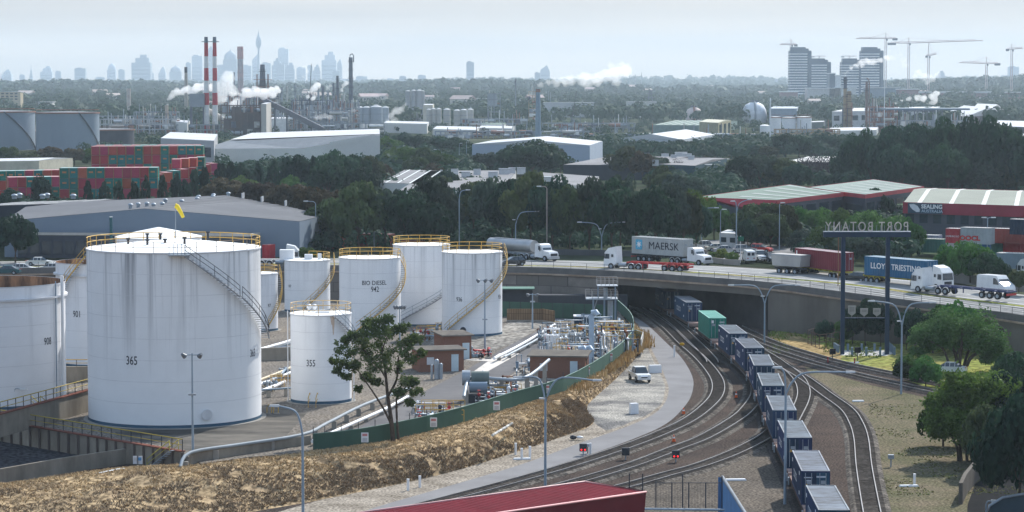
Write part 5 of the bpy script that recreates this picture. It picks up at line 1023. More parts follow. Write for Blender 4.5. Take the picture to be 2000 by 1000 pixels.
def block(name, label, px, py, w, d, h, rz, m, z=0, cat='block', bev=True):
    T = MB(); T.loft([(-w / 2, 0, d / 2), (w / 2, 0, d / 2), (w / 2 * .9, h, d / 2 * .8), (-w / 2 * .92, h, d / 2 * .8)]); o = T.build(name, m, None, W(px, py, z)); o.rotation_euler = (0, 0, rz); return tag(o, label, cat)
block('concrete_block', 'white rectangular block beside the parked white ute', 1279, 728, 1.7, .7, 1.0, R(15), white); block('white_boulder', 'white pointed block on the gravel near the road bend', 1238, 808, .95, .7, 1.2, R(20), white)
for px, py, w, l in ((1437, 938, 2.0, 'white slab lying on the dirt by the fence'), (1775, 950, 1.8, 'white slab lying at the foot of the white post'), (1020, 897, 1.8, 'white board lying among three white posts'), (1676, 784, 1.4, 'thin white strip lying on the dry ground right of the tracks'), (1668, 709, 1.4, 'small white slab lying near the port sign slab')): block('white_slab', l, px, py, w, .45, .14, R(5), white, .03, 'slab')
t = MB(); a, q = W(962, 850, 2.6), W(1000, 827, 2.6); t.tube([a, q], .13, 10); tag(t.build('loose_pipe', pale), 'pale pipe lying on the dry grass bank', 'pipe')
T = thing('rubbish_heap', 'small dark and white rubbish heap at the foot of the bank', 'rubbish', W(1125, 856, .2)); b = MB(); b.sph(-.3, 0, .1, .4, .3, .25, n=7); b.build('bag', darkm, T); b = MB(); b.sph(.4, .1, .1, .4, .25, .15, n=6); b.build('sheet', white, T)
T = thing('track_cabinet', 'grey trackside cabinet on legs in the dirt at right', 'cabinet', W(1740, 912, 0)); b = MB(); b.box(0, 0, 0, .12, .12, .9); b.build('leg', galv, T); b = MB(); b.box(0, 0, .8, .55, .4, .4); b.build('box', galv, T)
T = thing('track_cabinet', 'small dark cabinet beside the access road and red signal', 'cabinet', W(1148, 886, 0)); b = MB(); b.box(0, 0, 0, .1, .1, .8); b.build('leg', darkm, T); b = MB(); b.box(0, 0, .7, .6, .4, .3); b.build('box', galv, T)
# railing beside the port sign
T = thing('mesh_fence', 'rusty thin mesh fence on the grass left of the port sign', 'fence'); b = MB(); pts = [W(1578, 672, 0), W(1600, 682, 0), W(1640, 676, 0), W(1612, 662, 0), W(1578, 672, 0)]
for p, q in zip(pts, pts[1:]):
    for k in range(3): c = p.lerp(q, k / 3); b.tube([c, c + Vector((0, 0, 2))], .05, 4)
    for z in (.1, 1, 2): b.tube([p + Vector((0, 0, z)), q + Vector((0, 0, z))], .03, 4)
b.build('frame', mat('rust_rail', (.10, .06, .045), .8), T)
# ================================================================== NEAR BOTTOM: RED BUILDING, FENCE, BLUE WALL
zR = 9.0
P1, P2, P3 = W(1142, 941, zR + .4), W(1262, 961, zR), W(960, 1012, zR); P4 = W(690, 1003, zR)
m_red = mat('red_sheet', (.17, .022, .033), .85, (.13, .02, .028), .5, spec=.05); T = thing('red_building', 'dark red profiled steel building roof at the bottom edge', 'building')
A1 = W(700, 1002, zR); A2 = W(1142, 941, zR + .5); A3 = W(1262, 961, zR); back = (A2 - A1); A4 = A1 + (A3 - A2)
ext = (A1 - A2) * .4; b = MB(); r0, r1, e0, e1 = A2, A2 + (A1 - A2) * 1.4, A3, A3 + (A1 - A2) * 1.4
b.add([r0, r1, e1, e0], [(0, 1, 2, 3)]); b.build('roof', m_red, T)
b = MB()
for k in range(1, 60):
    f = k / 60; b.tube([r0.lerp(r1, f), e0.lerp(e1, f)], .02, 4)
b.build('roof_seams', m_red, T)
b = MB(); dn = Vector((-.15, .15, -1)).normalized(); b.add([e0, e1, e1 + Vector((0, 0, -9)), e0 + Vector((-.7, 0, -9))], [(0, 1, 2, 3)]); b.add([r0, e0, e0 + Vector((-.7, 0, -9)), r0 + Vector((0, 0, -9))], [(0, 1, 2, 3)]); b.add([r0, r1, r1 + Vector((0, 0, -9)), r0 + Vector((0, 0, -9))], [(0, 1, 2, 3)]); b.build('wall', mat('red_wall', (.15, .016, .022), .5), T)
b = MB(); b.tube([r1, r0, e0, e1], .09, 5); b.build('gutter', mat('pinkish_flashing', (.50, .25, .26), .5), T)
T = thing('palisade_fence', 'black post fence beside the red building at the bottom edge', 'fence'); zf = 3.0
for px, y0 in ((1229, 925), (1255, 925), (1281, 940), (1312, 942), (1333, 925), (1345, 942), (1378, 943), (1410, 930)): p = W(px, 992, zf); b = MB(); b.tube([p, Vector((p.x, p.y, WD(px, y0, p.y).z))], .05, 5); b.build('post', darkm, T)
b = MB(); b.tube([W(1255, 994, zf), W(1415, 996, zf)], .1, 6); b.build('bottom_rail', galv, T); b = MB(); p, q = W(1278, 992, zf), W(1410, 992, zf); z = WD(1300, 943, p.y).z; b.tube([Vector((p.x, p.y, z)), Vector((q.x, q.y, z))], .03, 4)
for k in range(45): c = p.lerp(q, k / 44); b.tube([c, Vector((c.x, c.y, z))], .008, 3)
b.build('mesh_panel', darkm, T); b = MB(); b.wall([W(1255, 1003, zf), W(1440, 1005, zf)], -1, zf - .1, .4); b.build('foot_wall', bluegrey, T)
T = thing('blue_wall', 'blue sloping end wall at the bottom edge beside the fence', 'wall'); b = MB(); a, q = W(1411, 932, 4.5), W(1455, 1002, 4.2); q = a + (q - a) * 1.5; b.add([a, q, Vector((q.x, q.y, 0)), Vector((a.x, a.y, 0))], [(0, 1, 2, 3)]); bx = Vector((-.9, -.2, 0)); b.add([a, a + bx * .4, Vector((a.x + bx.x * .4, a.y, 0)), Vector((a.x, a.y, 0))], [(0, 1, 2, 3)]); b.build('wall_face', mat('blue_paint', (.10, .25, .48), .6), T); b = MB(); b.tube([a, q], .16, 6); b.build('coping', mat('wall_cap', (.24, .26, .28), .8), T)
cw = [W(1876, 985, 0), W(1885, 965, 0), W(1905, 940, 0), W(1935, 915, 0), W(1975, 895, 0), W(2060, 870, 0)]
b = MB(); b.wall([p for p in cw], -.1, 1.9, .35); tag(b.build('concrete_wall', m_rough), 'dark curved concrete wall at the bottom right corner', 'wall')
T = thing('metal_hood', 'curved grey rim of a hood at the bottom right corner', 'hood', W(1985, 1015, 0)); b = MB(); b.tube([(-2.6, 0, .2), (-2.3, 0, 1.2), (-1.2, 0, 1.9), (.5, 0, 2.2), (3, 0, 2.3)], .12, 8); b.build('rim', galv, T); b = MB(); b.add([(-2.4, .1, .2), (3, .1, .2), (3, .1, 2.2), (.5, .1, 2.1), (-1.2, .1, 1.8), (-2.2, .1, 1.1)], [(0, 1, 2, 3, 4, 5)]); b.build('panel', mat('hood_glass', (.05, .08, .10), .2), T)

# ================================================================== BUILDINGS OF THE MIDDLE DISTANCE
ZL = 6.3
def shell(name, label, cat, outline, zg, roof_faces, wallm, roofm, fascia=None, fm=None, extra_roof=(), group=None, roofthick=.12):
    """outline: eave points (world) in order; walls drop to zg; roof faces over them"""
    T = thing(name, label, cat, (outline[0].x, outline[0].y, zg), 0, group); o = T.location.copy(); L = [p - o for p in outline]; b = MB(); n = len(L)
    for i in range(n):
        p, q = L[i], L[(i + 1) % n]; b.add([(p.x, p.y, 0), (q.x, q.y, 0), q, p], [(0, 1, 2, 3)])
    b.build('wall', wallm, T); b = MB()
    for f in roof_faces: b.add([p - o + Vector((0, 0, .06)) for p in f], [tuple(range(len(f)))])
    b.build('roof', roofm, T)
    if fascia:
        b = MB(); c = sum(L, Vector()) / n
        for i in range(n):
            p, q = L[i], L[(i + 1) % n]; k = lambda v: v + (v - c).normalized() * .25
            b.add([k(p) + Vector((0, 0, .15)), k(q) + Vector((0, 0, .15)), k(q) - Vector((0, 0, fascia)), k(p) - Vector((0, 0, fascia))], [(0, 1, 2, 3)])
        b.build('fascia', fm, T)
    return T
def hall(label, a, b_, c, ze, rise, axis, wallm, roofm, name='warehouse', cat='warehouse', zg=ZL, fascia=None, fm=None, stripes=0, stripem=None, doors=0, windows=0, group=None):
    a, b_, c = W(*a, ze), W(*b_, ze), W(*c, ze); d = a + (c - b_); up = Vector((0, 0, rise))
    if rise:
        if axis: R1, R2 = (a + b_) / 2 + up, (d + c) / 2 + up; rf = [(a, R1, R2, d), (R1, b_, c, R2), (a, b_, R1), (d, R2, c)]; grid = ((a, d, R1, R2), (b_, c, R1, R2))
        else: R1, R2 = (a + d) / 2 + up, (b_ + c) / 2 + up; rf = [(a, b_, R2, R1), (R1, R2, c, d), (a, R1, d), (b_, c, R2)]; grid = ((a, b_, R1, R2), (d, c, R1, R2))
    else: rf = [(a, b_, c, d)]; grid = ((a, b_, d, c),)
    T = shell(name, label, cat, [a, b_, c, d], zg, rf, wallm, roofm, fascia, fm, group=group)
    o = T.location
    if stripes:
        m = MB()
        for p, q, r1, r2 in grid:
            for k in range(stripes):
                f = (k + .5) / stripes; w = .07 / stripes; m.add([p.lerp(q, f - w) - o + Vector((0, 0, .12)), p.lerp(q, f + w) - o + Vector((0, 0, .12)), r1.lerp(r2, f + w) - o + Vector((0, 0, .12)), r1.lerp(r2, f - w) - o + Vector((0, 0, .12))], [(0, 1, 2, 3)])
        m.build('skylight_strip', stripem or mat('skylight', (.66, .70, .68), .5), T)
    for k in range(doors):
        f0 = (k + .3) / doors; f1 = (k + .7) / doors; p, q = a.lerp(b_, f0) - o, a.lerp(b_, f1) - o; nn = (b_ - a).cross(Vector((0, 0, 1))).normalized() * .06; m = MB(); h = (ze - zg) * .55
        m.add([Vector((p.x, p.y, 0)) + nn, Vector((q.x, q.y, 0)) + nn, Vector((q.x, q.y, h)) + nn, Vector((p.x, p.y, h)) + nn], [(0, 1, 2, 3)]); m.build('roller_door', mat('door_grey', (.16, .18, .20), .6), T)
    for k in range(windows):
        f0 = (k + .2) / windows; f1 = (k + .8) / windows; p, q = a.lerp(b_, f0) - o, a.lerp(b_, f1) - o; nn = (b_ - a).cross(Vector((0, 0, 1))).normalized() * .06; m = MB(); h = (ze - zg)
        m.add([Vector((p.x, p.y, h * .45)) + nn, Vector((q.x, q.y, h * .45)) + nn, Vector((q.x, q.y, h * .75)) + nn, Vector((p.x, p.y, h * .75)) + nn], [(0, 1, 2, 3)]); m.build('window', glass, T)
    return T
gw = mat('shed_grey_blue', (.20, .25, .31), .7, (.175, .22, .275), .05); gr_ = mat('shed_roof_grey', (.125, .13, .14), .8, (.10, .105, .115), .1, spec=.1); wr = mat('white_roof', (.52, .53, .54), .7, (.44, .45, .46), .03, spec=.1); wl_ = mat('pale_wall', (.60, .60, .57), .7, (.52, .52, .50), .05); dk = mat('dark_wall', (.04, .05, .065), .7); dk2 = mat('slate_wall', (.07, .08, .10), .7, (.05, .06, .075), .1)
grn = mat('pale_green_roof', (.15, .205, .17), .8, (.125, .17, .145), .08, spec=.1); grf = mat('grey_roof', (.22, .22, .225), .8, (.16, .16, .165), .06, spec=.1)
# big grey warehouse behind the tanks
pt = lambda x, y, z: W(x, y, z)
a_, G, b_, c_ = pt(8, 432, 12.7), pt(282, 408, 15.0), pt(585, 433, 12.7), pt(640, 420, 12.7)
s1, s2, s3, s4, rb_ = pt(602, 413, 13.2), pt(556, 403, 13.9), pt(510, 395, 14.5), pt(472, 388, 15), pt(440, 382, 15.4); lb = pt(60, 398, 13.2)
T = shell('warehouse', 'large blue-grey warehouse with stepped roof edge behind the biggest tank', 'warehouse', [a_, G, b_, c_, s1, s2, s3, s4, rb_, lb], ZL, [(a_, G, rb_, lb), (G, b_, rb_), (b_, c_, rb_), (c_, s1, rb_), (s1, s2, rb_), (s2, s3, rb_), (s3, s4, rb_)], gw, gr_)
o = T.location; b = MB()
ed_ = [c_, s1, s2, s3, s4]
for k in range(10): f = (k + .6) / 10; e = f * 4; ei = min(3, int(e)); p, q = G.lerp(rb_, f) - o, ed_[ei].lerp(ed_[ei + 1], e - ei) - o; up = Vector((0, 0, .12)); w_ = (rb_ - G).normalized() * .45; b.add([p + up - w_, q + up - w_, q + up + w_, p + up + w_], [(0, 1, 2, 3)])
b.build('skylight_strip', mat('roof_strip', (.20, .205, .215), .8), T)
for i, (px, py) in enumerate(((255, 405), (270, 403), (287, 402), (300, 404), (317, 402), (323, 395), (355, 397), (385, 392), (388, 388), (416, 388), (417, 385), (446, 382))): p = W(px, py, 14.9) - o; b = MB(); b.cyl(p.x, p.y, p.z - .3, p.z + .4, .35, n=10); b.sph(p.x, p.y, p.z + .4, .5, .5, .35, n=10, half=True); b.build('roof_ventilator', galv, T)
b = MB()
for p, q in ((c_, s1), (s1, s2), (s2, s3), (s3, s4), (s4, rb_)): b.wall([p - o, Vector((p.x, q.y, 0)) - o], p.z - ZL, p.z - ZL + 1.0, .2)
b.build('parapet_step', mat('shed_trim', (.36, .38, .41), .6), T)
T = hall('low office block with pale fascia and dark windows in front of the grey warehouse', (34, 455), (487, 458), (553, 448), 10.7, 0, 0, dk2, mat('office_roof', (.27, .25, .235), .8), 'office_block', 'office', windows=0)
o = T.location; A_, B_, C_ = W(34, 455, 10.7), W(487, 458, 10.7), W(553, 448, 10.7)
def winrow(T, A_, B_, n, z0, z1, gap=.12, m=glass, push=.08, name='window'):
    nn = (B_ - A_).cross(Vector((0, 0, 1))).normalized() * push; o = T.location
    for k in range(n):
        p, q = A_.lerp(B_, (k + gap) / n) - o, A_.lerp(B_, (k + 1 - gap) / n) - o; b = MB(); b.add([Vector((p.x, p.y, z0)) + nn, Vector((q.x, q.y, z0)) + nn, Vector((q.x, q.y, z1)) + nn, Vector((p.x, p.y, z1)) + nn], [(0, 1, 2, 3)]); b.build(name, m, T)
winrow(T, A_, A_.lerp(B_, .40), 8, .6, 3.0); winrow(T, B_, C_, 8, .2, 3.9, .05); b = MB(); b.wall([A_ - o, B_ - o, C_ - o], 4.05, 4.5, .3); b.build('fascia', mat('office_fascia', (.52, .49, .45), .7), T)
T = hall('flat pale roofed shed with vents at the far left behind the tanks', (-60, 404), (148, 397), (228, 389), 13.5, 0, 0, dk, grf, stripes=5)
for i, (px, py) in enumerate(((28, 384), (38, 382), (83, 384), (92, 382), (143, 384))): p = W(px, py + 4, 13.6) - T.location; b = MB(); b.cyl(p.x, p.y, p.z, p.z + .6, .5, n=10); b.sph(p.x, p.y, p.z + .6, .7, .7, .4, n=10, half=True); b.build('roof_ventilator', galv, T)
T = thing('roof_canopy', 'small canopy with white roof against the grey warehouse wall', 'canopy', W(235, 445, 10.7)); b = MB(); b.box(0, 0, 2.6, 5.8, 3, .15); b.build('roof', white, T)
for x in (-2.6, 2.0):
    for y in (-1.3, 1.3): b = MB(); b.box(x, y, 0, .12, .12, 2.6); b.build('post', galv, T); b = MB(); b.box(2.2, .6, 0, 2.6, 1.6, 2.2); b.build('side_box', gw, T)
t = MB(); p = W(217, 460, 10.7); t.cyl(0, 0, -3, 3.2, .26, n=10); t.cyl(0, 0, 3.2, 3.3, .3, n=10, mi=1); tag(t.build('teal_pipe', [mat('teal_pole', (.02, .10, .12), .5), white], None, p), 'short thick teal post with white cap behind the largest tank', 'post')
T = hall('white roofed pale shed left of the stacked containers', (-40, 316), (76, 314), (142, 309), 12, .6, 0, mat('cream_wall', (.55, .52, .42), .7), wr); 
# big white warehouse right of the containers
P0, Pb, P1_ = W(395, 291, 13.5), W(590, 290, 13.5), W(742, 264, 18.2)
q0, q1 = Vector((P0.x + 12, P0.y + 60, 18)), W(741, 253, 18.6)
T = shell('warehouse', 'huge white and grey warehouse behind the red and green containers', 'warehouse', [P0, Pb, P1_, q1, q0], ZL, [(P0, Pb, P0.lerp(q0, .45)), (Pb, P1_, P0.lerp(q0, .45)), (P0.lerp(q0, .45), P1_, q1, q0)], mat('white_shed_wall', (.66, .66, .62), .7, (.56, .56, .54), .04), mat('shed_dark_roof', (.16, .18, .20), .6))
o = T.location; b = MB(); b.add([v - o + Vector((0, 0, .25)) for v in (P0.lerp(q0, .55), P1_.lerp(q1, .1), q1, q0)], [(0, 1, 2), (0, 2, 3)]); b.build('roof_band', wr, T)
b = MB(); nn = Vector((0, -.1, 0))
for k in range(9): f = .35 + k * .065; p = Pb.lerp(P1_, f) - o; q = Pb.lerp(P1_, f + .065) - o; b.add([Vector((p.x, p.y, p.z - 1)) + nn, Vector((q.x, q.y, q.z - 1)) + nn, Vector((q.x, q.y, q.z + .5)) + nn, Vector((p.x, p.y, q.z + .5)) + nn], [(0, 1, 2, 3)])
b.build('stepped_parapet', MC['white_shed_wall'], T)
T = hall('grey block with dark opening left of the huge white warehouse', (314, 270), (418, 275), (425, 262), 17, 0, 0, mat('block_grey', (.42, .43, .44), .7, (.36, .37, .39), .05), wr, doors=0); winrow(T, W(345, 275, 17), W(418, 276, 17), 1, 5, 8.5, .08, dk)
hall('wide pale blue-grey warehouse with white low pitched roof, centre', (922, 282), (1152, 284), (1177, 276), 15, 1.8, 1, mat('pale_blue_wall', (.36, .42, .50), .7, (.32, .38, .46), .05), wr)
hall('grey warehouse with pale roof behind the green hedge, right of centre', (1213, 270), (1332, 273), (1396, 263), 13, 2.2, 1, mat('pale_blue_wall2', (.50, .54, .58), .7), wr, doors=1)
hall('dark walled warehouse with light grey roof above the bridge trees', (1100, 322), (1262, 323), (1420, 309), 11.2, 1.6, 0, dk, grf, stripes=0)
T = hall('grey roofed shed with teal end wall and stepped awnings', (1265, 320), (1358, 324), (1420, 310), 11.6, .8, 0, mat('teal_wall', (.03, .08, .10), .7), grf)
for i, (x, y) in enumerate(((1378, 322), (1390, 316), (1408, 311))): p = W(x, y, 11.2) - T.location; b = MB(); b.box(p.x, p.y, p.z, 5.5, 3.4, .2, .1); b.build('awning', wr, T)
hall('long pale flat roof with rooftop units among the trees, centre', (780, 372), (985, 371), (1008, 333), 12, 0, 0, wl_, grf)
hall('low pale roof left of the rooftop units, among the trees', (742, 357), (835, 360), (872, 334), 12, 0, 0, wl_, grf, stripes=4)
hall('white shed roof low among the trees right of centre', (1040, 356), (1165, 366), (1170, 345), 11, 0, 0, mat('off_white', (.7, .7, .68), .7), grf)
for i, (px, py, w) in enumerate(((868, 343, 2.2), (888, 341, 2.), (882, 349, 2.6), (910, 346, 2.4), (932, 341, 2.), (963, 346, 2.6), (985, 340, 3), (1000, 338, 2), (1018, 338, 2.4), (1058, 357, 5), (1280, 322, 2), (1330, 306, 4), (1342, 309, 3), (1350, 313, 2), (1299, 309, 2.4), (1316, 311, 2))):
    t = MB(); t.box(0, 0, -.3, w, w * .8, 1.7); t.box(0, 0, 1.4, w * 1.05, w * .85, .15, mi=1); tag(t.build('rooftop_unit', [mat('unit_grey', (.55, .56, .57), .6), galv], None, W(px, py, 12.1)), f'{ordn(i)} rooftop unit from the left on the flat roofs among the trees', 'rooftop unit', 'rooftop air units')
hall('white roofed low shed behind the brown leafless tree at right', (1530, 317), (1650, 317), (1690, 306), 11, 0, 0, dk, mat('pale_roof_r', (.62, .62, .60), .7))
red_f = mat('red_fascia', (.42, .035, .05), .55)
z = 13.0
pA, pT, pR, pF = W(1356, 386, z), W(1543, 361, z), W(1646, 377, z), W(1518, 392, z)
def stripes_on(T, a, b_, c, d, n, m, w=.012):
    o = T.location; b = MB()
    for k in range(n):
        f = (k + .7) / n; b.add([a.lerp(b_, f - w) - o + Vector((0, 0, .12)), a.lerp(b_, f + w) - o + Vector((0, 0, .12)), d.lerp(c, f + w) - o + Vector((0, 0, .12)), d.lerp(c, f - w) - o + Vector((0, 0, .12))], [(0, 1, 2, 3)])
    b.build('skylight_strip', m, T)
T = shell('warehouse', 'pale green roofed warehouse with red fascia, left one of two', 'warehouse', [pA, pF, pR, pT], ZL, [(pA, pF, pT), (pF, pR, pT)], dk2, grn, .75, red_f); stripes_on(T, pF, pR, pT, pF.lerp(pA, .55), 5, mat('skylight_r', (.30, .34, .32), .8, spec=.1), .03)
o = T.location; b = MB(); p, q = pA.lerp(pF, .12) - o, pF - o; b.add([p + Vector((0, -.35, .1)), q + Vector((0, -.35, .1)), Vector((q.x - 2.0, q.y - .35, q.z - 2.6)), Vector((p.x + 4.5, p.y - .35, p.z - 2.6))], [(0, 1, 2, 3)]); b.build('deep_fascia', red_f, T)
winrow(T, pF, pR, 5, 2.5, 5.2)
pl_, pt2, pr2, pf2 = W(1574, 367, z), W(1706, 351, z), W(1803, 365, z), W(1690, 381, z)
T = shell('warehouse', 'pale green roofed warehouse with red fascia, rear right one of two', 'warehouse', [pl_, pf2, pr2, pt2], ZL, [(pl_, pf2, pt2), (pf2, pr2, pt2)], dk2, mat('pale_green_roof2', (.21, .26, .23), .8, (.18, .22, .20), .08, spec=.1), .75, red_f); stripes_on(T, pf2, pr2, pt2, pf2.lerp(pl_, .6), 6, MC['skylight_r'], .03)
winrow(T, pl_.lerp(pf2, .3), pf2, 2, 1.5, 4.4); winrow(T, pf2, pr2, 6, 2.5, 5)
T = hall('dark building with deep red fascia and SEALING AUSTRALIA sign', (1765, 396), (2150, 408), (2140, 377), 13.4, 1.2, 0, dk2, mat('beige_roof', (.24, .26, .22), .8, (.20, .215, .185), .08, spec=.1), fascia=2.1, fm=mat('maroon_fascia', (.30, .03, .055), .55), stripes=6, stripem=mat('white_strip', (.6, .6, .58), .7, spec=.1), windows=14)
# its sign
pa = W(1765, 396, 13.4); d = (W(2150, 408, 13.4) - W(1765, 396, 13.4)).normalized(); nn = Vector((d.y, -d.x, 0)); rz = math.atan2(d.y, d.x)
tpx = lambda px: ((px - 1000) / F * pa.y - pa.x) / (d.x - (px - 1000) / F * d.y)
Lp = tpx(1843) - tpx(1776); pa = pa + d * tpx(1776); SP = MB(); SP.box(Lp / 2, 0, -2.05, Lp, .08, 2.1); bpl = SP.build('sign_board', mat('sign_slate', (.055, .09, .13), .6), T); bpl.location = pa + nn * .45 - T.location; bpl.rotation_euler = (0, 0, rz); bpl['label'] = 'slate sign board lettered SEALING AUSTRALIA'; k_ = Lp / 6.6
text('SEALING', 1.1, white, bpl, (4.65 * k_, -.06, -.62), (R(90), 0, 0), 'lettering', .95 * k_, 0, .04); text('AUSTRALIA', .8, mat('pale_blue_letter', (.5, .6, .7), .6), bpl, (4.7 * k_, -.06, -1.5), (R(90), 0, 0), 'lettering', k_, 0, .015)
b = MB(); pts = [(.3, -.25), (1.2, -.15), (1.9, -.5), (2.35, -1.2), (2.3, -1.7), (1.7, -1.75), (1.0, -1.3), (.5, -.8)]; b.add([(x * k_, -.06, z_) for x, z_ in pts], [tuple(range(8))]); b.build('emblem', mat('emblem_white', (.7, .73, .76), .6), bpl)
T = hall('small white office cabin with flat roof below the red roofed building', (1405, 455), (1440, 457), (1455, 451), 9.3, 0, 0, mat('cabin_white', (.55, .56, .56), .7), mat('cabin_roof', (.66, .66, .64), .7), 'office_cabin', 'cabin', windows=2)
T = thing('street_sign', 'small green street sign on a white pole by the road', 'sign', W(1446, 513, 6.6)); b = MB(); b.tube([(0, 0, 0), (0, 0, 4.6)], .07, 6); b.build('pole', white, T); b = MB(); b.box(.1, -.1, 3.7, .95, .06, .8); b.build('sign_plate', mat('sign_green', (.01, .13, .08), .6), T)
t = MB(); t.wall([W(760, 492, 6.5), W(1170, 500, 6.5), W(1380, 505, 6.5)], 6.4, 7.6, .25); tag(t.build('road_barrier', mat('barrier_grey', (.11, .115, .12), .9)), 'long dark concrete barrier along the far side of the road', 'barrier')
t = MB(); t.wall([W(1385, 512, 6.5), W(1415, 516, 6.5), W(1445, 518, 6.5)], 6.4, 7.4, .25); tag(t.build('road_barrier', concrete), 'short grey kerb wall in front of the parked cars', 'barrier')
t = MB(); t.wall([W(1838, 540, 6.2), W(1920, 552, 6.1), W(2060, 575, 5.8)], 5.5, 7.1, .25); tag(t.build('road_barrier', concrete), 'grey barrier behind the white van at the right end', 'barrier')
# ================================================================== CONTAINER YARD, LEFT
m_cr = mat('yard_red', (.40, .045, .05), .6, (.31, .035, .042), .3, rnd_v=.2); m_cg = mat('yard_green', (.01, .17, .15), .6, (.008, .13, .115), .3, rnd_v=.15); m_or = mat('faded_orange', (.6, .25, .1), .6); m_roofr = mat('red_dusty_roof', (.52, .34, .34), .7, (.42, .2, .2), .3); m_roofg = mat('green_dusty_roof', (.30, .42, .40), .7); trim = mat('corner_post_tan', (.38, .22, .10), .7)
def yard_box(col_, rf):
    T = thing('shipping_container', '', 'container'); b = MB(); b.box(0, 0, .05, 6.0, 2.36, 2.45); b.build('container_shell', col_, T); b = MB(); b.box(0, 0, 2.503, 6.0, 2.3, .05); b.build('roof', rf, T); b = MB()
    for sx in (-1, 1):
        for sy in (-1, 1): b.box(sx * 2.98, sy * 1.16, 0, .14, .14, 2.58)
    b.build('corner_post', trim, T)
    if col_ is m_cg: b = MB(); b.box(0, -1.19, 1.1, 1.5, .02, .5); b.box(3.01, 0, 1.3, .02, 1.0, .4); b.build('orange_mark', m_or, T)
    return T
protoR, protoG = yard_box(m_cr, m_roofr), yard_box(m_cg, m_roofg); usedR = [False]; usedG = [False]
def put_yard(p, rz, green, label):
    pr, us = (protoG, usedG) if green else (protoR, usedR)
    if not us[0]: us[0] = True; pr.location = p; pr.rotation_euler = (0, 0, rz); pr['label'] = label; pr['group'] = 'stacked yard containers'; return pr
    return dup(pr, p, rz, label)
ry = random.Random(5); cnt = 0
def block_row(pa, pb, n, tiers, vis, name, rz=R(14), depth=1, step=Vector((0, 6.4, 0))):
    """n stacks between two ground points; only the tiers that show are built, resting on a lower tier of the same stack"""
    for i in range(n):
        p = pa.lerp(pb, i / max(1, n - 1)); k = tiers if not isinstance(tiers, list) else tiers[min(i, len(tiers) - 1)]
        for tt_ in range(k):
            g = ry.random() < .38
            put_yard(p + Vector((0, 0, tt_ * 2.6)), rz, g, f'{"green" if g else "red"} container, {ORD[i] if i < 20 else i + 1} stack from left, {ORD[tt_]} tier up, {name}')
zc = ZL
rq = R(-90 + 4); gp = lambda px, ytop, n: W(px, ytop, zc + 2.6 * n)
def bl(x0, y0, x1, y1, n, t_, nm, rz): a_, b_ = gp(x0, y0, t_), gp(x1, y1, t_); a_.z = b_.z = zc; block_row(a_, b_, n, t_, 0, nm, rz)
bl(188, 285, 390, 284, 13, 5, 'tall back block', rq); bl(196, 283, 384, 282, 12, 5, 'rear line of the tall block', rq)
bl(24, 345, 300, 341, 18, 3, 'long front row', R(-90 + 14)); bl(305, 339, 412, 318, 8, 3, 'front row, right end', R(-90 + 24)); bl(128, 327, 300, 326, 11, 4, 'row between front and tall block', rq); bl(6, 333, 112, 331, 7, 3, 'left middle row', rq); bl(345, 310, 392, 306, 4, 4, 'right middle row', rq)
# right-hand containers
def simple_cont(label, px0, px1, ytop, zt, colm, roofm, zb, rz=None, L=None, txt=None):
    p, q = W(px0, ytop, zt), W(px1, ytop + (px1 - px0) * .03, zt); d = q - p; L = L or d.length; C = container('shipping_container', label, L, zt - zb, colm, roofm, (0, 0, 0), 0, None, True, False); a = math.atan2(d.y, d.x); C.location = (p + q) / 2 + Vector((-math.sin(a), math.cos(a), 0)) * 1.22; C.location.z = zb; C.rotation_euler = (0, 0, a); return C
rr_ = mat('cont_bright_red', (.45, .05, .06), .6); rb2 = mat('cont_brown_red', (.26, .06, .05), .6); bl2 = mat('cont_blue2', (.03, .12, .25), .6); lg = mat('cont_light', (.52, .56, .58), .6); ltop = mat('cont_top_light', (.66, .64, .62), .6); dg = mat('cont_dark_green', (.03, .13, .10), .6); dn_ = mat('cont_dark_navy', (.02, .04, .07), .6)
z1, z2 = ZL + 2.6, ZL + 5.2
simple_cont('light container with blue mark at the left bottom of the right-hand stack', 1847, 1874, 470, z1, lg, ltop, ZL); simple_cont('blue container under the grey one in the right-hand stack', 1876, 1934, 470, z1, bl2, ltop, ZL); simple_cont('dark green container partly hidden in the right-hand stack', 1936, 1956, 474, z1, dg, ltop, ZL); simple_cont('lower brown-red container in the right-hand stack', 1957, 2080, 474, z1, rr_, ltop, ZL)
C = simple_cont('bright red container on top left of the right-hand stack', 1847, 1874, 446, z2, rr_, ltop, z1 + .01); text('HAMBURG SUD', .45, white, C, (0, -1.24, 1.2), (R(90), 0, 0), 'lettering', .8, 0, .0)
C = simple_cont('grey container with red OOCL letters on the right-hand stack', 1876, 1934, 444, z2 + .3, mat('cont_grey2', (.38, .42, .43), .6), ltop, z1 + .01); text('OOCL', 1.1, mat('oocl_red', (.6, .05, .04), .6), C, (-1.0, -1.24, 1.0), (R(90), 0, 0), 'lettering', 1.2, 0, .06)
simple_cont('upper brown-red container right of the OOCL one', 1936, 2070, 446, z2, rb2, ltop, z1 + .01)
simple_cont('dark navy container at the top right edge of the stack', 1972, 2080, 428, z2 + 2.6, dn_, ltop, z2 + .01)
simple_cont('long light blue-grey container near the right edge behind the green shrub', 1946, 2090, 494, ZL + 2.2, mat('cont_pale_blue', (.20, .27, .31), .6), ltop, ZL - .4)
C = simple_cont('dark green container with pale roof between the shrubs', 1790, 1842, 466, ZL + 2.5, dg, mat('pale_sage', (.5, .52, .45), .7), ZL); simple_cont('grey-purple container just behind the dark green one', 1802, 1832, 459, ZL + 2.9, mat('cont_mauve', (.3, .3, .38), .6), ltop, ZL)
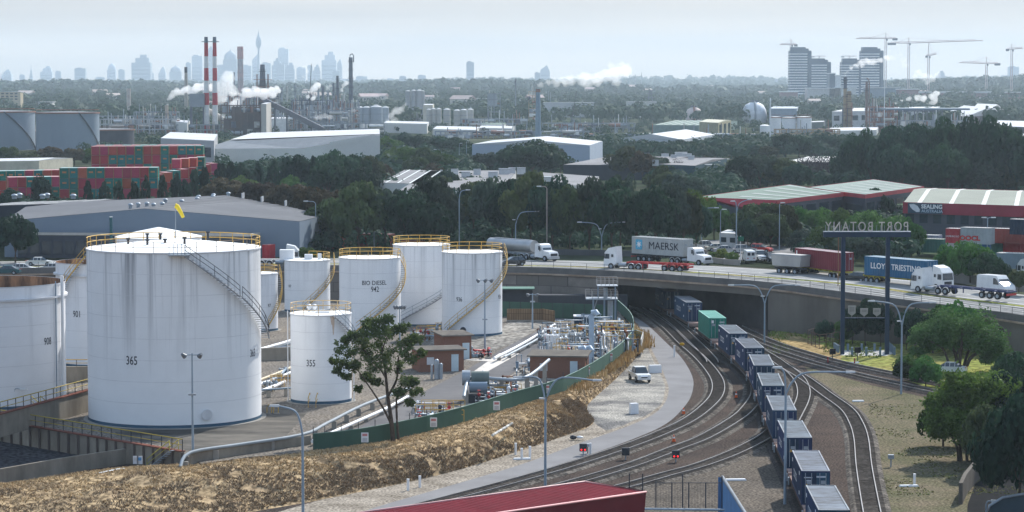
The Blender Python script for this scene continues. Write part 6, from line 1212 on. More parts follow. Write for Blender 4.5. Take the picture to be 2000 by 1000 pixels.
for (x0, x1, y, l, m) in ((697, 760, 456, 'dark red container under the trees left of the rear tanks', rb2), (645, 662, 460, 'dark red container glimpsed at the left under the brown tree', rb2), (783, 850, 469, 'dark red container behind the rear white tank railing', rb2), (512, 524, 478, 'dark red container right of the largest tank rim', rr_)): simple_cont(l, x0, x1, y, ZL + 2.6, m, mat('pink_top', (.5, .32, .32), .7), ZL)
T = thing('white_truck', 'white truck cab and silver body behind the tank with two number marks', 'truck', W(585, 520, 6.3)); truck_cab(T, 0, wpaint, 'cabover', -1); T.rotation_euler = (0, 0, R(180))
hall('white shed with green domed cover between the red roofed buildings', (1745, 400), (1785, 402), (1795, 388), 9.5, 0, 0, mat('off_white', (.7, .7, .68), .7), mat('lime_cover', (.16, .45, .14), .6), 'market_shed', 'shed')
# ================================================================== TREES
def crown_mesh(name, seed, ncl, per, leaf, m, zc=.6, rz=.4, rc=(.22, .36), inner=.5, flat=0, cone=0, m2=None):
    g = np.random.default_rng(seed); C = []
    while len(C) < ncl:
        d = g.normal(size=3); d /= np.linalg.norm(d)
        if d[2] < -.55: continue
        rr = g.uniform(inner, .86); p = d * rr
        if cone: k = 1 - cone * (p[2] + 1) / 2; p[0] *= k; p[1] *= k
        C.append((p[0] * (1 - .0), p[1], zc + p[2] * rz * (1 - flat if p[2] < 0 else 1)))
    C = np.array(C); R_ = g.uniform(*rc, size=ncl)
    n = ncl * per; idx = np.repeat(np.arange(ncl), per)
    d = g.normal(size=(n, 3)); d /= np.linalg.norm(d, axis=1)[:, None]; rad = R_[idx] * g.uniform(.6, 1.0, n) ** .5
    P = C[idx] + d * rad[:, None] * np.array([1, 1, rz * 1.15])
    nrm = d + g.normal(size=(n, 3)) * .35; nrm /= np.linalg.norm(nrm, axis=1)[:, None]
    t = np.cross(nrm, g.normal(size=(n, 3))); t /= np.linalg.norm(t, axis=1)[:, None]; bt = np.cross(nrm, t)
    s = leaf * g.uniform(.6, 1.4, n)[:, None]; sc3 = np.array([1, 1, .75])
    V = np.stack([P + t * s * sc3, P + bt * s * .7 * sc3, P - t * s * sc3, P - bt * s * .7 * sc3], 1).reshape(-1, 3)
    me = bpy.data.meshes.new(name); me.vertices.add(4 * n); me.vertices.foreach_set('co', V.ravel()); me.loops.add(4 * n); me.loops.foreach_set('vertex_index', np.arange(4 * n)); me.polygons.add(n); me.polygons.foreach_set('loop_start', np.arange(0, 4 * n, 4)); me.polygons.foreach_set('loop_total', np.full(n, 4)); me.materials.append(m); me.update(); me.validate()
    return me
lf_dark = leafmat('leaf_dark', (0.030, 0.071, 0.039), (0.016, 0.037, 0.027)); lf_olive = leafmat('leaf_olive', (0.068, 0.092, 0.036), (0.031, 0.048, 0.024)); lf_brown = leafmat('leaf_bronze', (0.093, 0.071, 0.038), (0.037, 0.037, 0.022)); lf_green = leafmat('leaf_green', (0.068, 0.143, 0.031), (0.034, 0.078, 0.022)); lf_blue = leafmat('leaf_grey_green', (0.068, 0.099, 0.068), (0.034, 0.054, 0.043)); lf_grey = leafmat('bare_twigs', (0.062, 0.058, 0.064), (0.037, 0.035, 0.043))
lf_bright = leafmat('leaf_bright', (.12, .18, .035), (.06, .10, .022))
def trunk_mesh(seed, n=5, top=.62, r=.035, spread=.45):
    q = random.Random(seed); b = MB(); b.tube([(0, 0, 0), (q.uniform(-.03, .03), 0, .18), (q.uniform(-.06, .06), q.uniform(-.05, .05), .36)], r * 1.3, 7, r2=r * .9)
    for i in range(n):
        a = 2 * math.pi * i / n + q.uniform(-.4, .4); s_ = spread * q.uniform(.6, 1.1); b.tube([(0, 0, .22 + .1 * q.random()), (math.cos(a) * s_ * .45, math.sin(a) * s_ * .45, .45), (math.cos(a) * s_, math.sin(a) * s_, top * q.uniform(.95, 1.15))], r * .6, 5, r2=r * .2)
    return b
KIND = {}
def proto(key, m, **k):
    v = []
    for sd in range(3):
        kw = dict(ncl=34, per=150, leaf=.058, zc=.58, rz=.40, rc=(.26, .42)); kw.update(k); me = crown_mesh('crown', hash(key) % 1000 if 0 else sum(map(ord, key)) + sd * 17, m=m, **kw); tb = trunk_mesh(sd); tm = bpy.data.meshes.new('trunk'); tm.from_pydata(tb.v, [], tb.f); tm.materials.append(bark); v.append((me, tm))
    KIND[key] = v
proto('dark', lf_dark); proto('olive', lf_olive, rc=(.22, .36), ncl=40); proto('bronze', lf_brown, rc=(.22, .34), ncl=42); proto('green', lf_green, zc=.5, rz=.46); proto('gum', lf_blue, rc=(.17, .28), ncl=48, per=110, leaf=.048, inner=.55); proto('casuarina', lf_dark, zc=.52, rz=.46, cone=.75, rc=(.12, .22), leaf=.045); proto('bare', lf_grey, leaf=.03, per=60); proto('bright', lf_bright, zc=.48, rz=.48)
tr = random.Random(77)
def tree(kind, px, ytop, ybase, hw, label, z=ZL, group=None, name='tree', cat='tree'):
    c = W(px, ybase, z); s = F / c.y; r = hw / s; hgt = max(1.5, WD(px, ytop, c.y).z - z); me, tm = KIND[kind][tr.randrange(3)]; T = thing(name, label, cat, c, tr.uniform(0, 6.28), group)
    o = link('crown', me, T); o.scale = (r * 1.12, r * 1.12, hgt * 1.06); o = link('trunk', tm, T); o.scale = (r, r, hgt); return T
def trow(items, where, group, z=ZL, dy=0):
    """items: (kind, px, ytop, ybase, halfwidth)"""
    items = sorted(items, key=lambda q: q[1]); words = {'dark': 'dark green', 'olive': 'olive', 'bronze': 'bronze tinted', 'green': 'mid green', 'gum': 'grey-green', 'casuarina': 'pointed dark', 'bare': 'bare twiggy', 'bright': 'bright green'}
    for i, (k, px, yt, yb, hw) in enumerate(items): tree(k, px, yt, yb + (13 if px < 425 and 380 < yb < 410 else 0), hw, f'{words[k]} tree, {ordn(i)} from the left {where}', z, group)
trow([('bronze', 440, 352, 412, 48), ('bronze', 505, 358, 420, 44), ('bronze', 565, 362, 430, 46), ('bronze', 612, 372, 470, 44), ('bronze', 655, 378, 485, 52), ('olive', 700, 368, 495, 56), ('olive', 640, 400, 490, 40), ('gum', 752, 365, 492, 46), ('dark', 800, 378, 495, 52), ('gum', 850, 345, 492, 52), ('dark', 838, 400, 498, 44), ('dark', 890, 375, 470, 36), ('olive', 925, 352, 470, 36), ('gum', 962, 350, 478, 44), ('dark', 1000, 356, 488, 44), ('olive', 1036, 350, 494, 48), ('dark', 1080, 356, 497, 48), ('olive', 1112, 366, 499, 44), ('gum', 1150, 350, 499, 46), ('dark', 1195, 362, 500, 46), ('gum', 1212, 345, 496, 40), ('gum', 1242, 370, 500, 44), ('dark', 1280, 372, 502, 48), ('gum', 1305, 362, 500, 40), ('olive', 1335, 378, 498, 36), ('dark', 1360, 398, 494, 28), ('bright', 1350, 378, 470, 26)], 'in the wood behind the road', 'trees of the wood behind the road')
trow([('casuarina', 432, 318, 392, 22), ('casuarina', 452, 316, 392, 20), ('dark', 470, 322, 392, 20), ('green', 478, 345, 395, 26), ('casuarina', 505, 312, 392, 20), ('casuarina', 535, 308, 390, 22), ('casuarina', 560, 304, 390, 22), ('dark', 582, 306, 390, 26), ('casuarina', 612, 302, 392, 22), ('dark', 655, 300, 395, 42), ('dark', 640, 318, 400, 40), ('green', 572, 345, 398, 24), ('dark', 692, 306, 390, 30), ('olive', 720, 312, 385, 30), ('bronze', 742, 322, 382, 26), ('dark', 712, 330, 400, 34), ('casuarina', 380, 330, 396, 18), ('casuarina', 400, 325, 398, 18), ('casuarina', 345, 335, 400, 18), ('casuarina', 318, 342, 402, 16), ('casuarina', 285, 340, 402, 15), ('casuarina', 262, 352, 404, 18), ('casuarina', 232, 350, 404, 16), ('casuarina', 205, 352, 404, 18), ('casuarina', 172, 352, 404, 14), ('dark', 80, 346, 402, 18), ('dark', 20, 370, 408, 20), ('casuarina', 362, 348, 402, 18)], 'in the row before the container yard', 'trees in front of the container yard')
trow([('green', 760, 268, 312, 26), ('dark', 790, 262, 308, 28), ('dark', 822, 266, 308, 28), ('dark', 855, 268, 308, 26), ('dark', 885, 270, 310, 24), ('dark', 905, 276, 312, 22), ('green', 770, 290, 338, 24), ('green', 800, 290, 345, 30), ('olive', 830, 294, 350, 32), ('green', 862, 296, 345, 26), ('olive', 815, 305, 362, 28), ('green', 880, 304, 340, 18), ('bronze', 848, 322, 368, 26), ('dark', 870, 335, 395, 26), ('olive', 862, 345, 400, 24)], 'on the bank right of white warehouse', 'trees on the green bank')
trow([('gum', 940, 300, 340, 24), ('gum', 965, 298, 340, 24), ('dark', 1000, 290, 345, 30), ('dark', 1040, 279, 350, 52), ('dark', 1075, 290, 348, 34), ('gum', 1095, 302, 345, 18), ('dark', 1130, 300, 330, 18), ('olive', 1222, 292, 352, 34), ('bronze', 1255, 300, 358, 28), ('gum', 1286, 306, 352, 26), ('bare', 1322, 312, 352, 14)], 'before the pale blue warehouse', 'trees in front of the pale blue warehouse')
trow([('dark', 1175 + i * 25, 275 + (i % 3) * 2 + (3 if i < 2 else 0), 306, 22) for i in range(14)] + [('dark', 1535 + i * 26, 262 + (i % 3) * 5, 308, 24) for i in range(5)] + [('casuarina', 1520, 270, 308, 16), ('olive', 1500, 285, 312, 20)], 'in the dense hedge behind grey roofs', 'hedge of far trees')
trow([('gum', 1316, 340, 408, 30), ('gum', 1350, 345, 408, 34), ('olive', 1300, 338, 402, 30), ('olive', 1290, 330, 395, 28), ('dark', 1445, 308, 372, 28), ('gum', 1485, 302, 372, 42), ('olive', 1530, 308, 372, 38), ('bare', 1590, 302, 366, 32), ('bare', 1622, 308, 366, 28), ('dark', 1555, 322, 375, 26), ('dark', 1650, 300, 372, 26)], 'behind the red fascia roofs', 'trees behind the red fascia roofs')
trow([('dark', 1672, 270, 372, 30), ('dark', 1700, 262, 378, 36), ('dark', 1735, 252, 380, 42), ('dark', 1780, 248, 382, 46), ('dark', 1830, 242, 382, 48), ('dark', 1880, 240, 384, 48), ('dark', 1925, 240, 384, 46), ('dark', 1965, 252, 384, 40), ('dark', 2005, 275, 386, 40), ('gum', 1912, 318, 386, 46), ('dark', 1760, 290, 388, 40), ('dark', 1850, 290, 388, 40), ('olive', 1985, 320, 386, 24)], 'in the tall dark grove on the right', 'trees of the tall dark grove')
trow([('bright', 1378, 388, 455, 26), ('green', 1395, 405, 470, 28), ('olive', 1478, 395, 482, 44), ('olive', 1520, 396, 484, 42), ('olive', 1505, 415, 488, 40), ('green', 1568, 408, 470, 32), ('green', 1600, 412, 478, 34), ('gum', 1572, 450, 502, 34), ('green', 1650, 410, 478, 30), ('dark', 1706, 370, 430, 22), ('dark', 1728, 385, 435, 18), ('green', 1690, 415, 485, 36), ('green', 1740, 425, 500, 34), ('gum', 1655, 455, 510, 28), ('gum', 1700, 465, 515, 28), ('green', 1780, 428, 502, 22), ('green', 1610, 445, 505, 30), ('bright', 1622, 420, 470, 24), ('dark', 1460, 430, 490, 20)], 'between car yard and stacked containers', 'trees and shrubs along the road')
trow([('green', 1862, 482, 545, 34), ('green', 1895, 474, 552, 38), ('dark', 1925, 496, 556, 32), ('green', 1838, 502, 542, 20), ('dark', 1950, 515, 562, 22), ('olive', 1990, 530, 572, 22)], 'behind the white van on the road', 'shrubs behind the white van', 6.0)
trow([('bright', 1412, 487, 510, 14), ('bright', 1395, 491, 508, 12), ('bright', 1430, 492, 512, 12)], 'in the low planter before parked cars', 'planter shrubs', 6.6)
trow([('green', 1822, 600, 690, 36), ('green', 1870, 592, 692, 44), ('dark', 1796, 610, 690, 26), ('green', 1648, 628, 672, 18), ('dark', 1690, 588, 676, 30), ('dark', 1665, 604, 672, 22), ('dark', 1720, 600, 678, 24), ('dark', 1770, 612, 684, 24), ('dark', 1610, 628, 668, 16)], 'against the stained road wall at right', 'shrubs against the road wall', 0)
trow([('green', 1780, 695, 745, 32), ('green', 1808, 700, 755, 30), ('olive', 1762, 705, 748, 18), ('green', 1905, 742, 800, 40), ('bright', 1950, 730, 800, 40), ('dark', 1985, 690, 770, 40)], 'below the umbrella shaped tree', 'bushes by the railway', 0)
tree('dark', 30, 425, 515, 40, 'dark tree at the left edge in front of the office block', 6.3); tree('green', 600, 484, 512, 18, 'small green shrub in front of the grey warehouse corner', 6.3)
for i, (px, hw, k) in enumerate(((210, 22, 'dark'), (145, 26, 'bronze'), (60, 30, 'olive'), (15, 22, 'green'), (180, 20, 'green'), (260, 22, 'green'), (100, 24, 'bronze'))): tree(k, px, 288 + (i % 3) * 3, 325, hw, f'{ordn(i)} low tree from the right mixed in scrub before the dark tanks', ZL, 'scrub before the dark tanks')
UG = []
def under(x0, x1, y0, y1, n, r0=1.6, r1=3.2, z=ZL):
    for _ in range(n):
        p = W(tr.uniform(x0, x1), tr.uniform(y0, y1), z); R_ = tr.uniform(r0, r1); UG.append((p.x, p.y, z + R_ * .6, R_))
under(640, 1350, 430, 492, 330, 1.4, 2.6); under(640, 1330, 400, 440, 150, 1.2, 2.2); under(400, 760, 330, 400, 240, 2, 4); under(150, 420, 392, 405, 60); under(745, 925, 290, 400, 240, 2.5, 4.5); under(930, 1110, 318, 345, 60, 2.5, 4); under(1150, 1660, 285, 312, 240, 3, 5); under(1280, 1440, 350, 400, 100, 2, 4); under(1430, 1660, 335, 372, 110, 2, 4); under(1650, 2020, 300, 385, 330, 3, 6); under(1440, 1560, 440, 485, 60); under(1560, 1780, 430, 512, 170, 1.4, 2.6); under(150, 760, 268, 300, 90, 2, 4); under(1190, 1300, 320, 350, 60, 2, 4); under(560, 640, 440, 500, 30); under(180, 1240, 243, 262, 260, 1.5, 3.5); under(1240, 1980, 240, 262, 200, 1.5, 3.5); under(0, 420, 404, 418, 90, 1.5, 2.5)
# three close trees with their own shape
def big_tree(label, c, hgt, limbs, clumps, leafm, leaf, per, seed, r0=.22, name='tree', sub=3):
    T = thing(name, label, 'tree', c); b = MB()
    for pts, ra, rb_ in limbs: b.tube(curve(pts, 4), ra, 7, r2=rb_)
    b.build('trunk', bark, T); g = np.random.default_rng(seed); n = len(clumps) * per; idx = np.repeat(np.arange(len(clumps)), per); C = np.array([q[:3] for q in clumps]); RR = np.array([q[3] for q in clumps]) * 1.3
    # break every clump into small sprays
    sp = g.normal(size=(len(clumps) * 14, 3)); sp /= np.linalg.norm(sp, axis=1)[:, None]; sp = sp * g.uniform(.35, 1.0, (len(sp), 1)); k2 = g.integers(0, 14, n); base = C[idx] + sp[idx * 14 + k2] * RR[idx][:, None] * np.array([1, 1, .6])
    P = base + g.normal(size=(n, 3)) * RR[idx][:, None] * .17; nr = g.normal(size=(n, 3)); nr[:, 2] = abs(nr[:, 2]) + .2; nr /= np.linalg.norm(nr, axis=1)[:, None]; t = np.cross(nr, g.normal(size=(n, 3))); t /= np.linalg.norm(t, axis=1)[:, None]; bt = np.cross(nr, t); s = leaf * g.uniform(.6, 1.4, n)[:, None]
    V = np.stack([P + t * s, P + bt * s * .6, P - t * s, P - bt * s * .6], 1).reshape(-1, 3); me = bpy.data.meshes.new('crown'); me.from_pydata(V.tolist(), [], [tuple(range(4 * i, 4 * i + 4)) for i in range(n)]); me.materials.append(leafm); link('crown', me, T); return T
c = W(768, 862, ZT); s = F / c.y
def P2(px, py, dy=0): p = WD(px, py, c.y + dy); return Vector((p.x - c.x, dy, p.z - c.z))
limbs = [([P2(768, 862), P2(764, 820), P2(757, 770, .3), P2(752, 720, .6), P2(744, 670, .4)], .26, .07), ([P2(765, 830), P2(750, 800, -.5), P2(728, 765, -1), P2(700, 725, -1.3)], .14, .05), ([P2(757, 775), P2(775, 740, .8), P2(778, 700, 1), P2(790, 665, 1.2)], .14, .05), ([P2(778, 858), P2(775, 815, .8), P2(776, 770, 1), P2(795, 735, 1.2)], .15, .05), ([P2(755, 740), P2(735, 710), P2(705, 680, -.5), P2(680, 690, -1)], .1, .03), ([P2(745, 690), P2(755, 660, -.4), P2(768, 640, -.6)], .08, .03), ([P2(776, 790, .8), P2(790, 785, .5), P2(805, 780, .4)], .06, .02)]
cl = [(*P2(x, y, d), r) for x, y, r, d in ((740, 632, 1.0, 0), (715, 648, .8, -.8), (768, 645, .9, .6), (745, 660, 1.1, -1), (705, 672, .9, .4), (672, 668, .7, 0), (675, 690, .9, -.8), (690, 712, .9, .8), (668, 712, .7, 0), (725, 690, 1.1, 1), (755, 690, 1.1, .4), (785, 680, 1.0, -.4), (800, 665, .8, .6), (800, 700, .7, -.3), (812, 660, .6, .2), (735, 712, .9, -1.2), (715, 735, .6, .2), (675, 735, .5, -.5), (770, 715, .8, 1), (795, 745, .8, 0), (812, 765, .6, .4), (780, 765, .6, -.5), (800, 785, .5, .2), (660, 725, .45, .2), (720, 630, .6, .4), (755, 625, .6, -.4), (690, 655, .6, 0), (700, 760, .4, 0), (735, 745, .5, .4), (788, 640, .6, .3), (822, 690, .5, .1), (810, 745, .5, 0), (655, 705, .4, .3))]
big_tree('slender spreading tree standing at the green fence in front of the tanks', c, 10, limbs, cl, leafmat('leaf_acacia', (.10, .15, .05), (.05, .08, .03), .1, .3), .13, 520, 4)
c = W(1878, 725, 0); s = F / c.y
limbs = [([P2(1862, 722), P2(1868, 700), P2(1855, 670, .5), P2(1830, 645, 1)], .3, .1), ([P2(1872, 725), P2(1876, 690, -.4), P2(1880, 655, -.6), P2(1878, 630)], .28, .1), ([P2(1885, 725), P2(1895, 700), P2(1915, 685, -.6), P2(1930, 665, -1), P2(1945, 655)], .28, .1), ([P2(1880, 725), P2(1890, 690, 1), P2(1905, 660, 1.5), P2(1910, 640, 1.5)], .22, .08), ([P2(1855, 722), P2(1850, 700, -1), P2(1840, 680, -1.4), P2(1815, 665, -1.5)], .2, .08)]
cl = [(*P2(x, y, d), r) for x, y, r, d in ((1870, 625, 2.2, 0), (1840, 630, 2.0, 1), (1812, 645, 1.7, -.6), (1905, 630, 2.0, -.8), (1930, 648, 1.8, .6), (1945, 668, 1.6, 0), (1925, 672, 1.5, -1), (1860, 645, 2.0, -1.5), (1890, 645, 2.0, 1.6), (1795, 668, 1.3, .4), (1790, 688, 1.0, -.4), (1815, 675, 1.1, .6), (1835, 660, 1.4, -1.5), (1955, 685, 1.2, .5), (1940, 695, 1.1, -.5), (1880, 668, 1.3, 2), (1910, 665, 1.4, -1.8), (1850, 672, 1.0, 1), (1925, 700, .9, .3), (1800, 650, 1.2, 1.2))]
big_tree('wide umbrella shaped tree with several trunks on the grass at right', c, 9, limbs, cl, leafmat('leaf_umbrella', (.10, .17, .05), (.05, .09, .03), .1, .3), .17, 900, 5)
c = W(1890, 900, 0); s = F / c.y
limbs = [([P2(x0, 905 + j), P2(x0 - 4, 870, d), P2(x1, 820, d), P2(x1 + 3, 790, d)], .16, .06) for j, (x0, x1, d) in enumerate(((1878, 1860, 0), (1890, 1885, .6), (1900, 1905, -.5), (1915, 1925, .8), (1872, 1840, -.8), (1925, 1950, 0), (1905, 1895, 1.2)))]
cl = [(*P2(x, y, d), r) for x, y, r, d in ((1860, 775, 2.0, 0), (1890, 755, 2.2, .5), (1930, 765, 2.2, -.5), (1965, 790, 2.2, 0), (1840, 800, 1.6, .8), (1830, 820, 1.3, -.8), (1860, 820, 1.9, -1.4), (1890, 800, 2.1, 1.4), (1925, 805, 2.1, -1.5), (1960, 830, 2.2, 1), (1845, 840, 1.3, .6), (1880, 840, 1.6, -1), (1910, 840, 1.5, 1.2), (1940, 850, 1.6, -.6), (1985, 850, 1.6, 0), (1825, 790, .9, 0), (1870, 745, 1.2, -.6), (1980, 770, 1.6, .4))]
big_tree('large dense bushy tree beside the tracks at lower right', c, 9, limbs, cl, leafmat('leaf_bushy', (.09, .19, .04), (.045, .10, .024), .1, .3), .17, 1300, 6)
tree('green', 1962, 735, 865, 62, 'mid green tree filling the gap between the bushy tree and the right edge', 0); tree('green', 1842, 770, 872, 46, 'low green shrub on the left flank of the large bushy tree', 0); tree('olive', 1930, 790, 925, 50, 'olive shrub in front of the large bushy tree by the curved wall', 0)
tree('dark', 1990, 790, 1010, 75, 'dark tree crown filling the lower right corner above the curved wall', 0)
tree('dark', 2015, 720, 900, 75, 'dark grey-green tree at the right edge beside the bushy tree', 0)

# ================================================================== FAR INDUSTRY (real scale, about 1.3 to 2 km away)
conc_t = mat('tan_concrete', (.42, .38, .32), .85, (.35, .31, .27), .1); cred = mat('chimney_red', (.45, .02, .035), .6); cwh = mat('chimney_white', (.75, .75, .73), .6); st_d = mat('tower_steel', (.13, .15, .18), .6, (.09, .10, .13), .2); st_m = mat('tower_grey', (.27, .30, .33), .6, (.22, .25, .28), .2); st_r = mat('tower_rust', (.30, .16, .12), .7, (.20, .12, .10), .2); st_o = mat('tower_ochre', (.42, .30, .18), .7, (.30, .24, .18), .3); silv = mat('silo_silver', (.38, .42, .45), .5, (.32, .36, .40), .1); silb = mat('silo_beige', (.48, .46, .42), .7, (.40, .39, .36), .1); bt_ = mat('tank_blue_grey', (.24, .29, .34), .7, (.19, .235, .28), .05, stretch=(1, 1, .2)); bt_d = mat('tank_dark', (.07, .075, .09), .7)
def stack(label, px, w0, w1, yt, yb, m, D=None, name='chimney', cat='chimney', top=None, bands=None, rings=0, cage=0, pipe=False, curve_top=False, z=ZL, lean=0):
    c = W(px, yb, z) if D is None else WD(px, yb, D); c.z = z; s = F / c.y; h = WD(px, yt, c.y).z - z; r0, r1 = w0 / s / 2, w1 / s / 2; T = thing(name, label, cat, c)
    R_ = lambda f: r0 + (r1 - r0) * f
    if bands:
        for f0, f1, mm in bands: b = MB(); b.cyl(0, 0, h * f0, h * f1, R_(f0), R_(f1), n=20, cap=f1 == 1); b.build('band', mm, T)
    else: b = MB(); b.tube([(0, 0, 0), (lean * .5, 0, h * .5), (lean, 0, h)], r0, 16, r2=r1); b.build('shaft', m, T)
    if top: b = MB(); b.cyl(lean, 0, h * (1 - top[0]), h * 1.001, r1 * 1.08, n=20); b.build('cap', top[1], T)
    for k in range(rings): f = (k + 1) / (rings + .5); b = MB(); rr = R_(f) * 1.0; b.cyl(0, 0, h * f, h * f + .3, rr + .9, n=16); b.cyl(0, 0, h * f + 1.2, h * f + 1.35, rr + .9, n=16, cap=False); b.build('platform', darkm, T)
    if cage:
        b = MB()
        for a in range(4): aa = math.pi / 4 + a * math.pi / 2; b.tube([(r0 * 1.5 * math.cos(aa), r0 * 1.5 * math.sin(aa), 0), (r0 * 1.5 * math.cos(aa), r0 * 1.5 * math.sin(aa), h * cage)], .25, 4)
        for k in range(int(h * cage / 5)): b.box(0, 0, 5 * k + 4, r0 * 3.2, r0 * 3.2, .3)
        b.build('frame', st_r if cage > .5 else st_d, T)
    if pipe: b = MB(); b.tube([(r0 + .6, -.5, 0), (r1 + .8, -.5, h * .97), (r1 + .3, 0, h + 1.5), (0, 0, h + 2.2)], .45, 6); b.build('side_pipe', m, T)
    if curve_top: b = MB(); b.tube([(-r1 * .5, 0, h - .5), (-r1 * .3, 0, h + 2), (r1 * .8, 0, h + 3), (r1 * 1.5, 0, h + 1.4), (r1 * 1.5, 0, h - 4)], .5, 6); b.build('goose_neck', m, T)
    return T
rw = lambda: [(0, .10, cred), (.10, .30, cwh), (.30, .425, cred), (.425, .55, cwh), (.55, .68, cred), (.68, .80, cwh), (.80, .94, cred), (.94, 1, st_d)]
for px, l in ((404, 'left of two tall red and white banded chimneys'), (420.5, 'right of two tall red and white banded chimneys')):
    T = stack(l, px, 12, 7, 72, 262, cred, bands=rw()); s = F / T.location.y; h = WD(px, 82, T.location.y).z - ZL; b = MB(); b.cyl(0, 0, h, h + .4, 9 / s, n=12); b.build('platform', st_d, T)
stack('tan concrete chimney with black top left of the banded chimneys', 364, 9, 5.5, 131, 240, conc_t, top=(.1, darkm)); stack('short tan chimney puffing white steam', 326, 9, 6, 205, 258, mat('tan_rust', (.5, .4, .32), .8), rings=1)
stack('pale rust streaked square stack far left of the chimneys', 252, 9, 8, 173, 238, mat('pale_rust', (.55, .50, .46), .8, (.38, .28, .22), .2)); stack('thick red topped tower with platforms right of the banded chimneys', 470, 12, 11, 91, 200, mat('tower_redgrey', (.16, .17, .20), .7, (.34, .14, .11), .03), rings=7, top=(.22, mat('tower_redtop', (.36, .08, .06), .7))); stack('thin dark tower left of the red topped tower', 457.5, 6, 4, 141, 205, st_d, rings=2); stack('pale thin tower close left of the dark thin tower', 445, 7, 5, 160, 225, mat('pale_tower', (.5, .48, .46), .7), rings=2); stack('dark bulky lattice tower in front of the skyline', 513, 20, 9, 126, 175, st_d, D=1750, cage=.85, rings=4, name='process_tower', cat='tower')
stack('thin leaning crane mast in the refinery', 601, 2, 1, 125, 172, darkm, D=1650, lean=2.5, name='crane_mast', cat='crane'); stack('tall dark column with curved pipe on top, right end of the refinery', 685.5, 9, 7.5, 112, 238, st_d, rings=7, curve_top=True, name='distillation_column', cat='tower'); stack('dark column with pointed top left of the tallest column', 659.5, 7, 5, 148, 240, st_d, rings=5, name='distillation_column', cat='tower')
for i, (px, w, yt, yb, m) in enumerate(((551, 4, 170, 225, st_m), (561, 4, 168, 225, silb), (577, 4, 166, 230, st_m), (590, 3, 185, 230, st_d), (622, 4, 158, 232, st_m), (631, 6, 168, 235, st_d), (572, 6, 195, 240, st_m), (598, 7, 190, 240, st_m), (610, 5, 185, 238, st_d), (641, 4, 176, 238, st_m), (652, 4, 162, 238, st_d), (671, 3, 190, 238, st_m), (583, 10, 200, 246, silv), (640, 12, 205, 246, silv), (606, 14, 205, 250, silv), (540, 4, 200, 235, st_m), (700, 3, 195, 240, st_m), (622, 9, 210, 250, silb))): stack(f'{ordn(i)} listed slim column of the refinery cluster right of the conveyor', px, w, w * .9, yt, yb, m, rings=2 if w < 8 else 0, name='refinery_column', cat='tower')['label'] = f'{("grey", "dark", "pale")[i % 3]} refinery column number {i + 1} standing right of the conveyor, left of the tallest column'
def frame(label, px0, px1, yt, yb, m, nx=5, nz=4, depth=14, name='steel_frame', cat='steel structure', fill=None, z=ZL, eq=0, seed=1, r=.3):
    a = W(px0, yb, z); q = WD(px1, yb, a.y); s = F / a.y; w = q.x - a.x; h = WD(px0, yt, a.y).z - z; T = thing(name, label, cat, a); b = MB()
    for i in range(nx + 1):
        for y in (0, depth): b.box(w * i / nx, y, 0, r * 2, r * 2, h)
    for k in range(1, nz + 1):
        for y in (0, depth): b.box(w / 2, y, h * k / nz - r * 2, w, r * 1.6, r * 2)
        for i in range(nx + 1): b.box(w * i / nx, depth / 2, h * k / nz - r * 2, r, depth, r * 1.4)
    b.build('frame', m, T)
    if fill is not None: b = MB(); b.box(w * .62, depth / 2, .1, w * .72, depth * .8, h * .93); b.box(w * .2, depth / 2, .1, w * .3, depth * .7, h * .55); b.build('cladding', fill, T)
    g = random.Random(seed)
    for _ in range(eq):
        b = MB(); x = g.uniform(.05, .95) * w; k = g.random(); z0 = h * g.choice([j / nz for j in range(nz)]); y = g.uniform(-2, depth)
        if k < .4: b.cyl(x, y, z0, z0 + h / nz * .8, g.uniform(.5, 1.8), n=10)
        elif k < .7: b.tube([(x, y - 1, z0 + 1.5), (min(w, x + g.uniform(3, 9)), y - 1, z0 + 1.5)], g.uniform(.4, 1.2), 8)
        else: b.tube([(x, y, z0), (x, y, h + g.uniform(0, 6))], .3, 6)
        b.build('vessel', g.choice([st_m, silv, st_r, cwh, st_d, silb]), T)
    return T
brn = mat('brown_plant', (.10, .09, .095), .8, (.17, .12, .10), .12)
frame('dark brown furnace building with pipes beside the banded chimneys', 432, 508, 205, 264, brn, 6, 4, 20, 'furnace_building', 'plant building', brn, eq=60, seed=3)
frame('steel pipe deck between banded chimneys and conveyor, in front', 345, 440, 243, 263, st_m, 8, 2, 10, eq=20, seed=4); frame('dense steel structures of the refinery right of the conveyor', 540, 680, 215, 258, st_m, 14, 4, 16, eq=95, seed=6); frame('low pipe racks in front of the blue-grey silos', 560, 750, 240, 262, st_m, 16, 2, 10, eq=44, seed=7); frame('upper steel deck of the refinery behind the columns', 570, 650, 195, 250, st_d, 8, 6, 12, eq=80, seed=9)
frame('brown pipe structure between the banded chimneys and the red topped tower', 428, 480, 188, 245, st_r, 5, 5, 14, eq=50, seed=31); frame('grey boiler structure directly behind the furnace building', 478, 545, 180, 240, st_d, 7, 5, 16, eq=60, seed=32, fill=None)
frame('pale low process units left of the banded chimneys', 262, 345, 218, 250, st_m, 9, 3, 14, eq=50, seed=33); frame('grey process structure left of the blue-grey silos', 648, 700, 200, 252, st_m, 6, 5, 12, eq=50, seed=34)
hall('long white shed in front of the beige silos', (845, 252), (930, 254), (940, 248), 10, .8, 0, wl_, wr); hall('white roofed shed right of the beige silos', (935, 250), (1000, 251), (1006, 247), 10, .8, 0, wl_, wr); hall('pale green roofed shed left of the flare stack', (940, 243), (985, 244), (992, 240), 11, .8, 0, wl_, grn)
